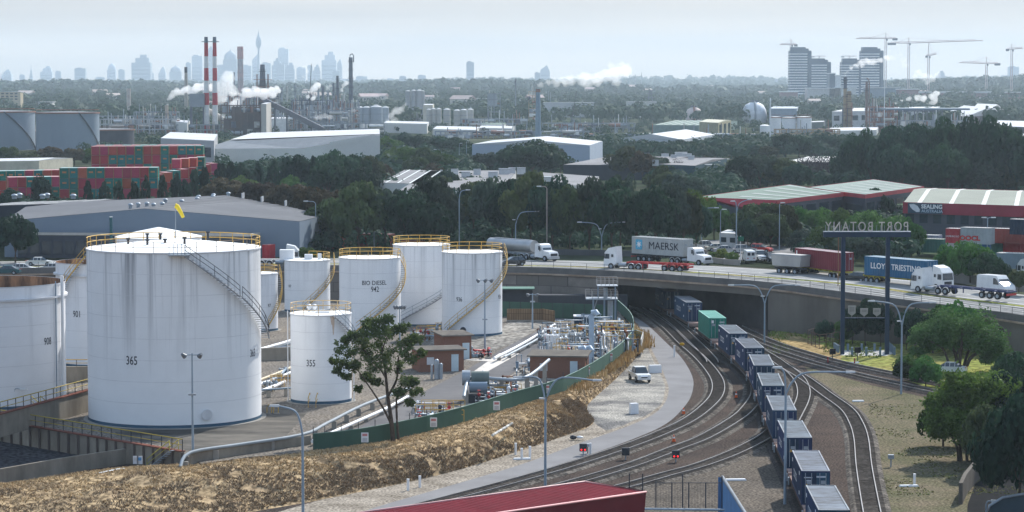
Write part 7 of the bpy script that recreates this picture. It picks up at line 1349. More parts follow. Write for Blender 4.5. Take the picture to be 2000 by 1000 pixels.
T = thing('flue_duct', 'curved grey flue duct from banded chimneys to the furnace', 'duct', (0, 0, 0)); b = MB(); b.tube(curve([WD(398, 215, 1560), WD(410, 218, 1560), WD(430, 230, 1560), WD(440, 240, 1560), WD(444, 258, 1560)], 4), 1.8, 10); b.build('duct', silb, T)
T = thing('transfer_tower', 'grey box tower on stilts left of the banded chimneys', 'tower', W(380, 262, ZL)); b = MB(); b.box(2, 0, 17, 9, 8, 8); b.build('box', st_m, T); b = MB()
for x in (-2, 6):
    for y in (-3, 3): b.box(x, y, 0, .8, .8, 24)
b.build('leg', st_d, T)
hall('white grey tall panel building under the top of the conveyor', (510, 203), (520, 203), (530, 200), 26, 0, 0, silb, wr, 'panel_tower', 'plant building'); hall('white plant building with black opening under the conveyor', (527, 232), (562, 232), (566, 229), 15, 0, 0, cwh, wr, 'plant_building', 'plant building')
hall('white low building left of the banded chimneys', (343, 238), (366, 240), (371, 236), 14, 0, 0, wl_, wr, 'plant_building', 'plant building')
T = thing('conveyor', 'dark enclosed conveyor sloping down to the right', 'conveyor', (0, 0, 0)); b = MB(); p, q = WD(513, 200, 1550), WD(632, 260, 1500); dpt = Vector((0, 5, 0)); hh = Vector((0, 0, 3.4)); b.add([p, q, q + hh, p + hh, p + dpt, q + dpt, q + dpt + hh, p + dpt + hh], [(0, 1, 2, 3), (4, 7, 6, 5), (3, 2, 6, 7), (0, 4, 5, 1)]); b.build('gallery', st_d, T); b = MB()
for f in (.2, .4, .6, .8): c = p.lerp(q, f); b.box(c.x, c.y + 2, ZL, 1, 1, c.z - ZL)
b.build('leg', st_d, T)
def silos(label, specs, m, D=None, group=None, cone=True):
    for i, (px, w, yt, yb) in enumerate(specs):
        c = W(px, yb, ZL); s = F / c.y; r = w / s / 2; h = WD(px, yt, c.y).z - ZL; T = thing('silo', f'{ORD[i]} {label}', 'silo', c, 0, group); b = MB(); b.cyl(0, 0, 0, h, r, n=20, cap=False); b.build('shell', m, T); b = MB(); b.lathe([(r, h), (r * .3, h + r * .35), (.01, h + r * .4)], n=20); b.build('roof', mat('silo_roof', (.5, .52, .53), .6), T); b = MB(); b.cyl(0, 0, h + .9, h + 1.1, r, n=20, cap=False); b.cyl(0, 0, h * .66, h * .66 + .3, r + .1, n=20, cap=False); b.cyl(0, 0, h * .33, h * .33 + .3, r + .1, n=20, cap=False); b.build('ring', st_m, T)
silos('blue-grey silo from the left, right of the tallest column', [(703, 14, 210, 250), (716, 16, 210, 250), (735, 24, 209, 250), (753, 14, 210, 249)], silv, group='blue-grey silos'); silos('tall grey silo from the left on the white base building', [(797, 10, 178, 242), (808, 10, 177, 242), (819, 12, 177, 242), (826, 8, 178, 242)], mat('silo_tall', (.40, .41, .42), .7), group='tall grey silos'); silos('beige silo from the left in the low beige row', [(838, 10, 214, 248), (847, 10, 213, 248), (857, 11, 213, 248), (873, 14, 214, 249), (893, 14, 216, 247), (906, 14, 215, 247), (919, 12, 214, 246)], silb, group='beige silos')
hall('white base building under the tall grey silos', (748, 240), (834, 242), (838, 238), 12.5, 0, 0, wl_, wr, 'plant_building', 'plant building'); hall('cream block behind the beige silos', (826, 205), (845, 205), (848, 203), 22, 0, 0, mat('cream_block', (.62, .58, .48), .7), wr, 'plant_building', 'plant building')
frame('square elevated hopper on steel legs among the trees, centre', 953, 977, 182, 242, st_m, 2, 5, 8, 'hopper_tower', 'tower', None, eq=6, seed=8); b = MB(); c = W(954, 242, ZL); z0, z1 = WD(954, 208, c.y).z, WD(954, 183, c.y).z; b.box(c.x + 3, c.y + 4, z0, 7.4, 7.4, z1 - z0); tag(b.build('hopper', silv), 'silver hopper box held by the square steel legs', 'hopper')
stack('tall blue-grey flare stack with ochre steelwork in front of white roof', 1051, 13, 8, 174, 272, mat('flare_blue', (.25, .33, .40), .6), D=1330, name='flare_stack', top=(.06, st_r)); frame('ochre steel tower beside the blue-grey flare stack', 1033, 1046, 178, 245, st_o, 2, 8, 6, eq=14, seed=12, r=.2); stack('thin mast with dark head left of the flare stack', 1007, 2, 2, 153, 205, st_m, D=2200, name='radio_mast', cat='mast', top=(.25, st_d))
for i, (px, yt) in enumerate(((1071, 178), (1075, 180), (1230, 142), (1241, 145), (1253, 141))): stack(f'{ordn(i)} thin distant mast right of the flare stack', px, 1.6, 1.2, yt, 205 if i < 2 else 185, st_m, D=2600 if i < 2 else 6000, name='radio_mast', cat='mast')
T = stack('dark leaning crane jib on the trees right of the flare stack', 1116, 1.6, 1, 178, 205, darkm, D=2000, lean=4, name='crane_mast', cat='crane')
frame('long row of low pipe racks behind the white roofed warehouse', 850, 1160, 256, 270, st_m, 30, 2, 10, eq=90, seed=14); frame('pipe racks and pumps in front of the round tanks, centre right', 1170, 1500, 262, 276, st_m, 26, 2, 10, eq=70, seed=15); frame('mixed refinery equipment between silos and flare stack', 900, 1030, 232, 256, st_m, 14, 3, 12, eq=70, seed=16); frame('low pipe rack right of the flare stack with white tanks', 1060, 1240, 240, 258, st_m, 16, 2, 12, eq=60, seed=18)
frame('pale pipe racks and vessels left of the tan chimney', 196, 345, 232, 262, mat('pale_frame', (.42, .44, .46), .7), 14, 3, 14, eq=70, seed=20); frame('long pipe bridge across the left refinery', 190, 350, 226, 230, st_m, 16, 1, 4, z=ZL + 8, eq=0)
def bigtank(label, px0, px1, yt, yb, m, dome=None, rail=True, stair=True, name='storage_tank', z=ZL):
    c = W((px0 + px1) / 2, yb, z); s = F / c.y; r = (px1 - px0) / s / 2; h = WD(px0, yt, c.y).z - z; T = thing(name, label, 'tank', c); b = MB(); b.cyl(0, 0, 0, h, r, n=48, cap=False); b.build('shell', m, T); b = MB(); b.lathe([(r, h), (r * .6, h + (dome or .02) * r * .6), (.01, h + (dome or .03) * r)], n=48); b.build('roof', MC['tank_roof'] if dome is not None else mat('dull_roof', (.2, .2, .21), .8), T)
    if rail: b = MB(); b.cyl(0, 0, h + 1, h + 1.2, r, n=48, cap=False); b.cyl(0, 0, h - .6, h, r + .4, n=48, cap=False); b.build('rim', st_r, T)
    if stair: b = MB(); b.tube([((r + .4) * math.cos(R(-60 + k * 6)), (r + .4) * math.sin(R(-60 + k * 6)), h - k * h / 10) for k in range(11)], .35, 4); b.build('spiral_stair', st_d, T)
    return T
bigtank('huge blue-grey tank with diagonal stair at the left edge', -110, 68, 217, 292, bt_); bigtank('huge two toned blue-grey tank, second from the left', 72, 194, 219, 297, bt_); bigtank('low dark tank in front of the left blue-grey tank', -90, 87, 254, 290, bt_d, stair=False); bigtank('wide low dark tank in front of the two toned tank', 140, 262, 252, 292, bt_d, stair=False)
bigtank('white tank, left of three in the white tank group at right', 1503, 1525, 228, 262, white, .05, stair=False); bigtank('white tank, middle of three in the white tank group at right', 1527, 1554, 229, 258, white, .05, stair=False); bigtank('white tank, right of three in the white tank group at right', 1555, 1585, 228, 258, white, .05, stair=False); bigtank('small white tank in front of the white tank group', 1484, 1503, 245, 265, white, .2, False, False)
def domet(label, px, w, yt, yb, m, stairm):
    c = W(px, yb, ZL); s = F / c.y; r = w / s / 2; h = WD(px, yt, c.y).z - ZL; T = thing('dome_tank', label, 'tank', c); b = MB(); b.lathe([(r * .93, 0), (r, h * .35), (r * .93, h * .62), (r * .7, h * .86), (r * .35, h * .97), (.01, h)], n=28); b.build('shell', m, T); b = MB(); b.tube([(0, -r * .96, 0), (0, -r * 1.03, h * .35), (0, -r * .96, h * .62), (0, -r * .72, h * .88), (0, -.2, h + .6)], .9, 6); b.build('stair', stairm, T); b = MB(); b.box(0, 0, h, 5, 5, 1.2); b.build('top_platform', st_d, T)
domet('pinkish dome tank near the green roofs', 1355, 34, 209, 238, mat('dome_pink', (.62, .52, .48), .7), st_r); domet('large white dome tank with dark vertical stair', 1473, 50, 199, 240, mat('dome_white', (.72, .73, .75), .6), st_m)
hall('long pale green roofed building near the dome tanks', (1275, 244), (1365, 245), (1440, 236), 12, 1.5, 0, mat('green_wall', (.2, .28, .26), .7), grn, stripes=6); T = hall('khaki block with dark tall windows near the dome tanks', (1366, 238), (1403, 240), (1428, 235), 15, .8, 0, mat('khaki', (.33, .31, .2), .7), mat('khaki_roof', (.5, .48, .38), .7), 'khaki_building', 'building'); winrow(T, W(1403, 240, 15), W(1428, 235, 15), 3, 1, 7.5, .2)
stack('thin white pole rising from the hedge, right of centre', 1504, 3, 2.4, 191, 296, white, name='white_pole', cat='pole'); stack('very thin white pole between the cranes and the steelwork', 1727, 1.8, 1.2, 112, 240, white, D=1500, name='white_pole', cat='pole')
hall('blue-grey long shed right of the large white dome tank', (1502, 212), (1556, 212), (1560, 208), 18, 0, 0, mat('shed_bg', (.30, .36, .43), .7), mat('shed_bgr', (.42, .46, .5), .7)); hall('grey shed right of the white tanks', (1550, 240), (1608, 238), (1612, 236), 12, 0, 0, mat('olive_grey', (.14, .17, .17), .7), wr)
stack('ochre steel tower topped by a dark stack puffing steam, right side', 1650, 8, 6, 150, 252, st_o, rings=6, cage=.4, top=(.22, st_d), name='process_tower', cat='tower'); stack('rusty ochre tower right beside the steaming tower', 1658, 10, 8, 178, 252, st_o, rings=5, cage=.7, name='process_tower', cat='tower'); stack('tall brown twin chimney right of the ochre towers', 1692, 6.5, 5, 159, 252, mat('brown_stack', (.26, .2, .18), .7), rings=2, pipe=True); stack('short brown chimney right of the twin brown chimney', 1704, 4, 3, 192, 250, MC['brown_stack'], rings=1)
frame('rusty steel process frame beside the brown chimneys', 1698, 1752, 208, 258, st_r, 6, 5, 14, eq=46, seed=22); frame('open blue-grey steel shed with flat roof at right', 1732, 1840, 216, 256, st_d, 6, 1, 24, 'open_shed', 'steel structure', eq=14, seed=23); b = MB(); p = W(1728, 216, 25); b.box(p.x + 19, p.y + 6, 25.3, 38, 26, .8); tag(b.build('canopy_roof', bluegrey), 'flat blue-grey roof sheet over the open steel shed at right', 'roof')
T = hall('brown zigzag roofed mill with white roof at right', (1842, 222), (1888, 228), (1972, 224), 14, 6, 0, mat('mill_brown', (.17, .14, .15), .8), wr, windows=6); hall('second white zigzag roof behind the brown mill', (1895, 216), (1935, 218), (1960, 214), 16, 5, 0, dk2, wr)
hall('white industrial building with blue panel behind the steel frames', (1625, 218), (1830, 214), (1836, 208), 18, 0, 0, mat('offw', (.55, .56, .58), .7), wr, windows=12); hall('white low building at the foot of the ochre tower', (1612, 256), (1712, 254), (1716, 248), 9.5, 0, 0, wl_, wr); hall('white roofed shed at the right edge above the dark grove', (1950, 270), (2060, 272), (2060, 262), 12, 1, 0, wl_, wr, windows=6); hall('grey factory at the right edge behind the grove', (1930, 246), (2060, 250), (2060, 240), 13, 2, 0, dk2, mat('factory_roof', (.5, .52, .55), .7), windows=10)
frame('ochre pipe rack behind the hedge near the white tanks', 1515, 1640, 252, 268, st_o, 12, 2, 8, eq=24, seed=25); frame('pipework and frames at the foot of the brown mill', 1750, 1900, 235, 258, st_m, 14, 2, 12, eq=60, seed=26)
for i, (px0, px1, yt, yb, m, l) in enumerate(((290, 362, 212, 232, mat('bgb', (.20, .25, .36), .8), 'blue-grey long building behind the tan chimney'), (75, 102, 200, 214, wl_, 'white silo block behind the left tanks'), (0, 40, 180, 198, mat('apart', (.45, .38, .26), .8), 'cream apartment block at the far left edge'), (1062, 1160, 201, 207, wr, 'long white roof among the trees right of flare stack'), (905, 950, 193, 198, wr, 'white roof sliver on the wooded hill, centre'), (1225, 1282, 200, 208, wl_, 'pale long building among the trees by the pylon'), (965, 1030, 196, 200, wr, 'pale roof on the wooded hill right of hopper'))):
    a = WD(px0, yb, 2300 if yb > 205 else 2800); q = WD(px1, yb, a.y); zt_ = WD(px0, yt, a.y).z; T = thing('far_building', l, 'building', (a.x, a.y, 0)); b = MB(); b.box((q.x - a.x) / 2, 8, 0, q.x - a.x, 16, zt_); b.build('wall', m, T); b = MB(); b.box((q.x - a.x) / 2, 8, zt_, q.x - a.x + 1, 17, .6); b.build('roof', wr, T)
    if i == 2:
        for r_ in range(12): b = MB(); b.box(3 + r_ % 4 * 5, -.1, zt_ - 2.4 - r_ // 4 * 3, 3, .2, 1.4); b.build('window', glass, T)
# electricity pylon
c = WD(1270, 215, 2600); T = thing('pylon', 'lattice electricity pylon among the far trees right of centre', 'pylon', (c.x, c.y, 6)); h = WD(1270, 176, 2600).z - 6; b = MB()
for sx in (-1, 1):
    for sy in (-1, 1): b.tube([(sx * 3.5, sy * 3.5, 0), (sx * 1, sy * 1, h)], .3, 4)
for k in range(8):
    f = k / 8; w = 3.5 - 2.5 * f; w2 = 3.5 - 2.5 * (f + .125); b.tube([(-w, -w, h * f), (w2, -w2, h * (f + .125))], .18, 4); b.tube([(w, -w, h * f), (-w2, -w2, h * (f + .125))], .18, 4)
for f in (.7, .85, 1): b.tube([(-5, 0, h * f), (5, 0, h * f)], .25, 4)
b.build('lattice', st_d, T)
# ================================================================== RESIDENTIAL TOWERS, CRANES
tw_g = mat('tower_glass', (.05, .10, .16), .4); tw_w = mat('tower_white', (.75, .77, .78), .7)
def tower_block(label, px0, px1, yt, D=3600, yb=182, dark=None, storeys=None):
    a, q = WD(px0, yb, D), WD(px1, yb, D); w = q.x - a.x; z0 = 0; h = WD(px0, yt, D).z; T = thing('apartment_tower', label, 'tower block', ((a.x + q.x) / 2, D, 0)); b = MB(); b.box(0, 0, 0, w, w * .8, h); b.build('facade', tw_g, T); n = storeys or int(h / 4.2); b = MB()
    for k in range(n): b.box(-w * .1, 0, 8 + (h - 10) * k / n, w * .84, w * .8 + 1, 1.7)
    b.build('balcony_band', tw_w, T); b = MB(); b.box(w * .44, 0, 0, w * .14, w * .8 + 1.6, h * .99); b.build('dark_core', mat('core_dark', (.06, .11, .17), .6), T); b = MB(); b.box(-w * .1, 0, h, w * .7, w * .5, 5); b.box(w * .3, 0, h, w * .2, w * .3, 3); b.build('roof_plant', tw_g, T); return T
tower_block('tall banded apartment tower, left pair, left tower', 1541, 1582, 99); tower_block('lower banded apartment tower, left pair, right tower', 1578, 1620, 121); tower_block('lower banded apartment tower behind the steam, right pair', 1642, 1682, 121); tower_block('tall banded apartment tower, right pair, right tower', 1680, 1722, 99)
for i, (px0, px1, yt, yb, m, l) in enumerate(((1620, 1631, 144, 180, tw_g, 'slim far block right of the left tower pair'), (1631, 1642, 148, 180, tw_w, 'pale slim far block between the tower pairs'), (1527, 1558, 180, 202, mat('mall_pink', (.30, .20, .20), .8), 'pinkish brown podium at the foot of the left towers'), (1577, 1630, 173, 200, mat('mall_beige', (.50, .50, .50), .8), 'large plain beige block in front of the towers'), (1630, 1672, 172, 196, mat('mall_pale', (.56, .58, .58), .8), 'paler plain block right of the beige block'), (1692, 1755, 172, 192, mat('mall_glass', (.16, .22, .28), .6), 'blue glass fronted mall left of the red brown hall'), (1750, 1795, 175, 193, mat('mall_red', (.26, .14, .14), .8), 'red brown left end of the long mall hall'), (1795, 1935, 182, 198, mat('mall_red2', (.28, .17, .17), .8), 'long red brown hall with white roof edge'), (1965, 1992, 181, 194, MC['mall_red'], 'red brown block at the right end of the mall'))):
    D = 3300; a, q = WD(px0, yb, D), WD(px1, yb, D); zt_ = WD(px0, yt, D).z; T = thing('far_building', l, 'building', (a.x, a.y, 0)); w = q.x - a.x; b = MB(); b.box(w / 2, 15, 0, w, 30, zt_); b.build('wall', m, T); b = MB(); b.box(w / 2, 15, zt_, w + 2, 32, 2.5 if i == 7 else 1); b.build('roof', wr if i in (7, 5) else tw_w, T)
t = MB(); D = 3100; pts = [WD(x, y, D) for x, y in ((1790, 206), (1840, 202), (1900, 193), (1960, 186))]; t.strip([pts, [p + Vector((0, 12, 0)) for p in pts]]); t.strip([[p - Vector((0, 0, 3)) for p in pts], pts]); tag(t.build('flyover', tw_w), 'pale flyover ramp in front of the red brown hall', 'ramp')
def crane(label, px, yb, ym, jl, jr, yj, yj2=None, D=3800, m=None, apex=8):
    s = F / D; c = WD(px, yb, D); zm = WD(px, ym, D).z; T = thing('tower_crane', label, 'crane', (c.x, D, 0)); m = m or mat('crane_white', (.55, .50, .50), .7, (.45, .32, .32), .05); b = MB(); w = 1.3
    for sx in (-w, w):
        for sy in (-w, w): b.box(sx, sy, 0, .5, .5, zm)
    for k in range(int(zm / 6)): b.tube([(-w, -w, 6 * k), (w, -w, 6 * k + 6)], .22, 3)
    b.build('mast', m, T); zj = WD(px, yj, D).z; z2 = WD(px, yj2 or yj, D).z; b = MB(); xl, xr = (jl - px) / s, (jr - px) / s
    zl, zr = (z2, zj) if abs(xl) > abs(xr) else (zj, z2)
    b.tube([(xl, 0, zl), (0, 0, zj), (xr, 0, zr)], .7, 4); b.tube([(xl * .9, 0, zl + 1.5), (0, 0, zj + 2), (xr * .9, 0, zr + 1.5)], .4, 4); b.build('jib', m, T); b = MB(); sh = xr if abs(xr) < abs(xl) else xl; b.box(sh * .85, 0, zj - 3, abs(sh) * .35 + 2, 2, 3.4); b.build('counterweight', st_d, T)
    b = MB(); b.tube([(0, 0, zj), (0, 0, zj + apex)], .5, 4); b.tube([(0, 0, zj + apex), (xl * .6, 0, zl)], .2, 3); b.tube([(0, 0, zj + apex), (xr * .6, 0, zr)], .2, 3); b.build('apex', m, T); b = MB(); b.box(1.5, -1, zj - 3.5, 2.2, 2.2, 2.8); b.build('operator_cab', st_d, T)
crane('tower crane on top of the left tall apartment tower', 1545, 100, 88, 1523, 1556, 87); crane('tower crane with long left jib above the right tower pair', 1729, 185, 76, 1671, 1750, 75); crane('tallest crane with the longest jib reaching right', 1774, 185, 85, 1735, 1918, 84, 79); crane('narrow luffing crane with short jib in front of the long jib', 1813, 185, 108, 1808, 1828, 109, 105, apex=20); crane('crane with low left jib at the right', 1926, 185, 126, 1873, 1951, 124, 122, apex=10); crane('crane close to the right edge', 1975, 185, 97, 1965, 1996, 96, 94)
for px0, px1, y, l in ((1585, 1613, 110, 'faint far crane jib right of the left tall tower'), (1643, 1673, 110, 'faint far crane jib left of the right tall tower')): crane(l, (px0 + px1) / 2, 175, y, px0, px1, y, D=6500, apex=3)
# ================================================================== CITY SKYLINE, about 10 km away
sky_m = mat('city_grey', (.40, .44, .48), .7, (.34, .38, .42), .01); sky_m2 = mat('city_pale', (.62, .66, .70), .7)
def sky_b(i, px0, px1, yt, shape='flat', D=9800, desc=''):
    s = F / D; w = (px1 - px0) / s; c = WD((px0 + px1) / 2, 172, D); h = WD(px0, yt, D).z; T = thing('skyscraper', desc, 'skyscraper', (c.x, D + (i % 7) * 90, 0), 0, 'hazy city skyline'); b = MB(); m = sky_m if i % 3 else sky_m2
    if shape == 'flat': b.box(0, 0, 0, w, w * .7, h * .97); b.box(-w * .1, 0, h * .97, w * .5, w * .4, h * .03)
    elif shape == 'dome': b.box(0, 0, 0, w, w * .8, h * .78); b.lathe([(w * .48, h * .78), (w * .44, h * .88), (w * .25, h * .95), (w * .04, h * .98), (.01, h * 1.05)], n=12)
    elif shape == 'slant': b.add([(-w / 2, -20, 0), (w / 2, -20, 0), (w / 2, -20, h * .8), (w * .2, -20, h), (-w / 2, -20, h * .85)] + [(-w / 2, 20, 0), (w / 2, 20, 0), (w / 2, 20, h * .8), (w * .2, 20, h), (-w / 2, 20, h * .85)], [(0, 1, 2, 3, 4), (9, 8, 7, 6, 5)] + [(j, j + 5, (j + 1) % 5 + 5, (j + 1) % 5) for j in range(5)])
    elif shape == 'step': b.box(0, 0, 0, w, w * .7, h * .8); b.box(w * .05, 0, h * .8, w * .7, w * .5, h * .12); b.box(w * .1, 0, h * .92, w * .35, w * .3, h * .08)
    elif shape == 'spire': b.box(0, 0, 0, w, w * .8, h * .7); b.box(0, 0, h * .7, w * .55, w * .5, h * .15); b.cyl(0, 0, h * .85, h * 1.12, w * .12, .5, n=8)
    b.build('tower_body', m, T)
    b = MB()
    for k in range(6): b.box(0, -w * .36 if shape != 'slant' else -21, h * (.15 + k * .1), w * .9, .8 + w * .06, h * .02)
    b.build('floor_band', sky_m2 if i % 3 else sky_m, T)
SK = [(4, 24, 136, 'step'), (30, 40, 145, 'flat'), (41, 47, 129, 'spire'), (55, 79, 128, 'step'), (76, 87, 137, 'flat'), (130, 146, 156, 'flat'), (147, 168, 132, 'flat'), (180, 198, 150, 'flat'), (196, 213, 122, 'dome'), (211, 223, 134, 'flat'), (236, 248, 142, 'flat'), (246, 256, 116, 'spire'), (254, 262, 140, 'flat'), (259, 296, 107, 'step'), (304, 318, 131, 'step'), (320, 343, 127, 'dome'), (346, 356, 120, 'flat'), (353, 374, 105, 'flat'), (375, 393, 86, 'slant'), (392, 412, 124, 'flat'), (409, 425, 118, 'step'), (432, 459, 97, 'dome'), (462, 482, 126, 'flat'), (480, 495, 104, 'slant'), (494, 512, 120, 'flat'), (510, 528, 111, 'step'), (519, 540, 89, 'flat'), (540, 556, 124, 'flat'), (553, 572, 122, 'step'), (572, 590, 130, 'flat'), (590, 600, 126, 'flat'), (597, 612, 125, 'step'), (612, 642, 98, 'step'), (640, 650, 112, 'slant'), (650, 664, 138, 'flat'), (690, 712, 148, 'flat'), (745, 760, 152, 'flat'), (768, 782, 147, 'flat'), (792, 806, 156, 'flat'), (816, 832, 146, 'flat'), (910, 925, 119, 'flat'), (1045, 1056, 140, 'flat'), (1057, 1076, 126, 'slant'), (1536, 1542, 153, 'flat'), (1874, 1892, 137, 'step'), (1928, 1946, 150, 'flat'), (1950, 1988, 147, 'step'), (1990, 2010, 128, 'flat'), (1905, 1922, 156, 'flat'), (110, 128, 155, 'flat'), (660, 690, 154, 'flat'), (715, 740, 156, 'flat')]
SK.sort()
MARKS = [(252, 'the pale square stack'), (330, 'the steaming tan chimney'), (412, 'the banded chimneys'), (505.5, 'the turreted spire'), (685, 'the tallest refinery column'), (1000, 'the thin mast'), (1580, 'the apartment towers'), (1926, 'the low crane')]
hts = {'flat': 'flat topped', 'dome': 'domed', 'slant': 'slanted top', 'step': 'stepped', 'spire': 'spired'}
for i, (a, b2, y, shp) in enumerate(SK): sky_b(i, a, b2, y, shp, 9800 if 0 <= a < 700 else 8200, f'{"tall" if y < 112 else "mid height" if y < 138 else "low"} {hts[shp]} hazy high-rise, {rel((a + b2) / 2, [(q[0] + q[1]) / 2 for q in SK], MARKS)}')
c = WD(505.5, 172, 9500); T = thing('observation_tower', 'slender tower with turret and spire, tallest on the hazy skyline', 'tower', (c.x, 9500, 0)); h1, h2, h3 = WD(505, 92, 9500).z, WD(505, 70, 9500).z, WD(505, 62, 9500).z; b = MB(); b.cyl(0, 0, 0, h1, 4.5, 3.5, n=12); b.build('shaft', sky_m, T); b = MB(); b.lathe([(4, h1 - 6), (10, h1 + 6), (11, h1 + 18), (9.5, h1 + 30), (6, h1 + 38), (4, h2), (1, h3), (.1, h3 + 12)], n=16); b.build('turret', sky_m, T)
# ================================================================== FAR WOODS AND HOUSES
g = np.random.default_rng(9)
def far_wood(name, label, pts, m, per, leaf):
    n = len(pts); P0 = np.array([p[:3] for p in pts]); RR = np.array([p[3] for p in pts]); idx = np.repeat(np.arange(n), per); d = g.normal(size=(n * per, 3)); d[:, 2] = np.abs(d[:, 2]) * 1.0 - .25; d /= np.linalg.norm(d, axis=1)[:, None]
    bump = 1 + .25 * np.sin(d[:, 0] * 5 + idx) * np.cos(d[:, 1] * 4 + idx * 1.7); P = P0[idx] + d * (RR[idx] * bump)[:, None] * np.array([1, 1, .85]); nr = d + g.normal(size=d.shape) * .25; nr /= np.linalg.norm(nr, axis=1)[:, None]; t = np.cross(nr, g.normal(size=d.shape)); t /= np.linalg.norm(t, axis=1)[:, None]; bt2 = np.cross(nr, t); s = (RR[idx] * leaf * g.uniform(.6, 1.3, n * per))[:, None]
    V = np.stack([P + t * s, P + bt2 * s * .8, P - t * s, P - bt2 * s * .8], 1).reshape(-1, 3); N = n * per; me = bpy.data.meshes.new(name); me.vertices.add(4 * N); me.vertices.foreach_set('co', V.ravel()); me.loops.add(4 * N); me.loops.foreach_set('vertex_index', np.arange(4 * N)); me.polygons.add(N); me.polygons.foreach_set('loop_start', np.arange(0, 4 * N, 4)); me.polygons.foreach_set('loop_total', np.full(N, 4)); me.materials.append(m); me.update(); me.validate(); o = link(name, me); o['kind'] = 'stuff'; o['label'] = label; o['category'] = 'woodland'
open_px = [(1300, 1345, 0), ]
pts = []
for _ in range(2600):       # 1.5 - 5 km
    D = 1750 * (3.3 ** g.random()); px = g.uniform(-60, 2060); x = (px - 1000) / F * D
    if D < 2500 and g.random() < .25: continue
    if mn.noise(Vector((x * .004, D * .002, 3))) < -.28: continue
    R_ = g.uniform(4.5, 9); pts.append((x, D, far_z(px, D) + R_ * .75, R_))
far_wood('distant_wood', 'dark green suburban treetops beyond the refinery', pts, leafmat('wood_leaf', (.040, .085, .045), (.02, .045, .028), 0, .15), 90, .22)
pts = []
for _ in range(5200):
    D = 4500 * (2.5 ** g.random()); px = g.uniform(-60, 2060); x = (px - 1000) / F * D
    if mn.noise(Vector((x * .002, D * .001, 8))) < -.3: continue
    R_ = g.uniform(7, 15); pts.append((x, D, far_z(px, D) + R_ * .5, R_))
far_wood('hill_wood', 'hazy blue wooded hills below the skyline', pts, leafmat('hill_leaf', (.045, .085, .05), (.025, .05, .035), 0, .1), 26, .42)
far_wood('undergrowth', 'dark shrubs and low growth filling the gaps between the trees', UG, lf_dark, 90, .2)
# houses in the far woods
hb = MB(); hb.box(0, 0, 0, 14, 9, 5); hm = hb.build('wall', mat('house_wall', (.55, .52, .48), .8, (.42, .36, .32), .05, rnd_v=.2)); rb5 = MB(); rb5.add([(-7.5, -5, 5), (7.5, -5, 5), (7.5, 5, 5), (-7.5, 5, 5), (-7.5, 0, 8), (7.5, 0, 8)], [(0, 1, 5, 4), (2, 3, 4, 5), (0, 4, 3), (1, 2, 5)]); hr = rb5.build('roof', mat('house_roof', (.50, .48, .46), .8, (.32, .2, .16), .02, rnd_v=.25)); wb5 = MB()
for x in (-4, 0, 4): wb5.box(x, -4.6, 1.5, 1.8, .2, 1.8)
hw_ = wb5.build('window', glass)
HP = [(2400 * (3.2 ** g.random()), float(g.uniform(0, 2000))) for _ in range(55)]
for i, (D, px) in enumerate(HP):
    T = thing('house', 'small distant house, ' + rel(px, [q[1] for q in HP], MARKS), 'house', ((px - 1000) / F * D, D, far_z(px, D) + 5), g.uniform(-.6, .6), 'houses in the distant suburbs'); k = g.uniform(.7, 1.7); T.scale = (k, k, k * .8)
    for src in (hm, hr, hw_): c = src.copy() if i else src; (col.objects.link(c) if i else None); c.parent = T
# ================================================================== STEAM
def steam(label, puffs, dens, seed=1, D=1560):
    """puffs: (px, py, radius px). One closed lumpy surface filled with thin white vapour."""
    q = random.Random(seed); b = MB(); s = F / D
    mb = bpy.data.metaballs.new('tmp'); mb.resolution = .9 * D / 1560 * 1.2; mb.threshold = .35; ob = bpy.data.objects.new('tmp', mb); col.objects.link(ob); c0 = WD(puffs[0][0], puffs[0][1], D); ob.location = (0, 0, 0)
    for i, (px, py, r) in enumerate(puffs):
        for _ in range(7):
            a = q.uniform(0, 6.28); rr = q.uniform(0, .75) * r; p = WD(px + math.cos(a) * rr, py + math.sin(a) * rr * .75, D + q.uniform(-1, 1) * r / s * .7) - c0; e = mb.elements.new(); e.co = p; e.radius = r / s * q.uniform(.5, .95) * 1.25
    bpy.context.view_layer.update(); me = bpy.data.meshes.new_from_object(ob.evaluated_get(bpy.context.evaluated_depsgraph_get())); bpy.data.objects.remove(ob); bpy.data.metaballs.remove(mb)
    for v in me.vertices: n_ = mn.noise(v.co * .35) * 1.2 + mn.noise(v.co * 1.0) * .5; v.co += v.normal * n_
    m = bpy.data.materials.new('steam'); m.use_nodes = True; nn = m.node_tree.nodes; L = m.node_tree.links; out = [x for x in nn if x.type == 'OUTPUT_MATERIAL'][0]; nn.remove(nn['Principled BSDF']); v = nn.new('ShaderNodeVolumePrincipled'); v.inputs['Color'].default_value = (1, 1, 1, 1); v.inputs['Density'].default_value = dens * 2.1; v.inputs['Anisotropy'].default_value = .3; v.inputs['Emission Strength'].default_value = 0; L.new(v.outputs[0], out.inputs['Volume'])
    me.materials.clear(); me.materials.append(m); o = link('steam_plume', me, None, c0); tag(o, label, 'steam'); return o
steam('white steam rising right from the short tan chimney', [(326, 203, 3), (329, 195, 5), (335, 187, 7), (345, 181, 9), (357, 177, 9), (370, 176, 9), (383, 172, 10), (397, 168, 9), (412, 172, 9)], .10, 1); steam('large soft steam cloud between banded chimneys and red topped tower', [(434, 192, 13), (438, 172, 16), (444, 154, 14), (430, 180, 12), (452, 180, 12), (448, 144, 9)], .05, 2, 1620)
steam('dense white steam above the brown furnace building', [(436, 226, 5), (444, 217, 7), (453, 206, 8), (463, 198, 9), (475, 190, 9), (487, 183, 12), (500, 181, 12), (515, 182, 11), (530, 179, 11), (542, 175, 9), (482, 178, 9)], .12, 3, 1540)
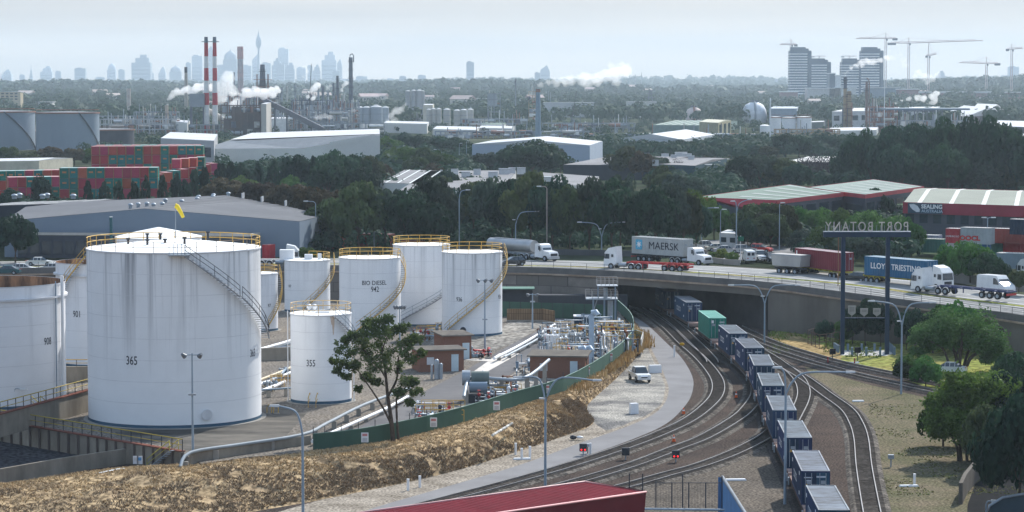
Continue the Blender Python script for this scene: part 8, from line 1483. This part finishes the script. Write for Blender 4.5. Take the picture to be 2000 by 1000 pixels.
steam('thin steam wisps above the refinery columns', [(600, 188, 5), (606, 180, 6), (614, 172, 9), (622, 166, 7), (612, 190, 7)], .10, 4); steam('faint high steam in front of the far towers', [(592, 150, 4), (600, 140, 5), (595, 132, 4), (640, 172, 5), (645, 168, 4)], .05, 5, 1650); steam('small steam puff left of the tallest column', [(666, 176, 4), (672, 168, 5), (678, 163, 5), (668, 184, 3)], .10, 6)
steam('steam drifting left of the tall grey silos', [(757, 236, 6), (765, 226, 8), (775, 218, 9), (784, 212, 7), (790, 204, 5), (770, 235, 7)], .035, 7, 1560); steam('warm steam wisps above the low pipe racks', [(618, 228, 6), (630, 226, 7), (645, 228, 6), (680, 222, 5), (690, 217, 5)], .03, 8)
steam('long white plume streaming right from the flare stack', [(1050, 166, 4), (1058, 163, 6), (1070, 161, 7), (1085, 160, 9), (1100, 158, 10), (1117, 158, 11), (1135, 155, 13), (1152, 155, 14), (1170, 152, 15), (1190, 148, 16), (1208, 145, 16), (1220, 140, 14)], .045, 9, 1350); steam('fading end of the long plume, at its right', [(1195, 130, 9), (1215, 128, 11), (1222, 140, 9), (1205, 160, 10)], .03, 10, 1380)
steam('white steam trail rising from the ochre tower in front of towers', [(1650, 146, 3), (1655, 140, 4), (1662, 133, 5), (1672, 128, 6), (1683, 124, 7), (1695, 119, 7), (1708, 121, 6), (1720, 118, 6), (1732, 113, 6)], .09, 11, 1500); steam('thin steam haze right of the white pole', [(1740, 112, 7), (1755, 108, 6), (1765, 118, 6), (1770, 128, 6)], .018, 12, 1520); steam('steam cloud in front of the cranes', [(1785, 150, 6), (1795, 143, 8), (1805, 150, 8), (1820, 152, 8), (1830, 146, 7), (1812, 160, 6)], .035, 13, 1560); steam('white steam low over the open blue-grey shed', [(1748, 201, 3), (1760, 197, 5), (1775, 193, 6), (1790, 191, 7), (1805, 192, 8), (1822, 190, 8), (1830, 184, 7), (1822, 200, 6)], .09, 14, 1560)
# ================================================================== HAZE
b = MB(); b.box(0, 5750, -1.2, 12500, 12300, 252); hz = b.build('haze', None); hz.data.materials.clear(); hz['kind'] = 'stuff'; hz['label'] = 'pale blue haze over the whole view'; hz['category'] = 'haze'
m = bpy.data.materials.new('haze'); m.use_nodes = True; nn = m.node_tree.nodes; out = [x for x in nn if x.type == 'OUTPUT_MATERIAL'][0]; nn.remove(nn['Principled BSDF']); v = nn.new('ShaderNodeVolumePrincipled'); v.inputs['Color'].default_value = (.72, .87, 1.0, 1); v.inputs['Density'].default_value = .000068; v.inputs['Anisotropy'].default_value = .25; m.node_tree.links.new(v.outputs[0], out.inputs['Volume']); hz.data.materials.append(m)
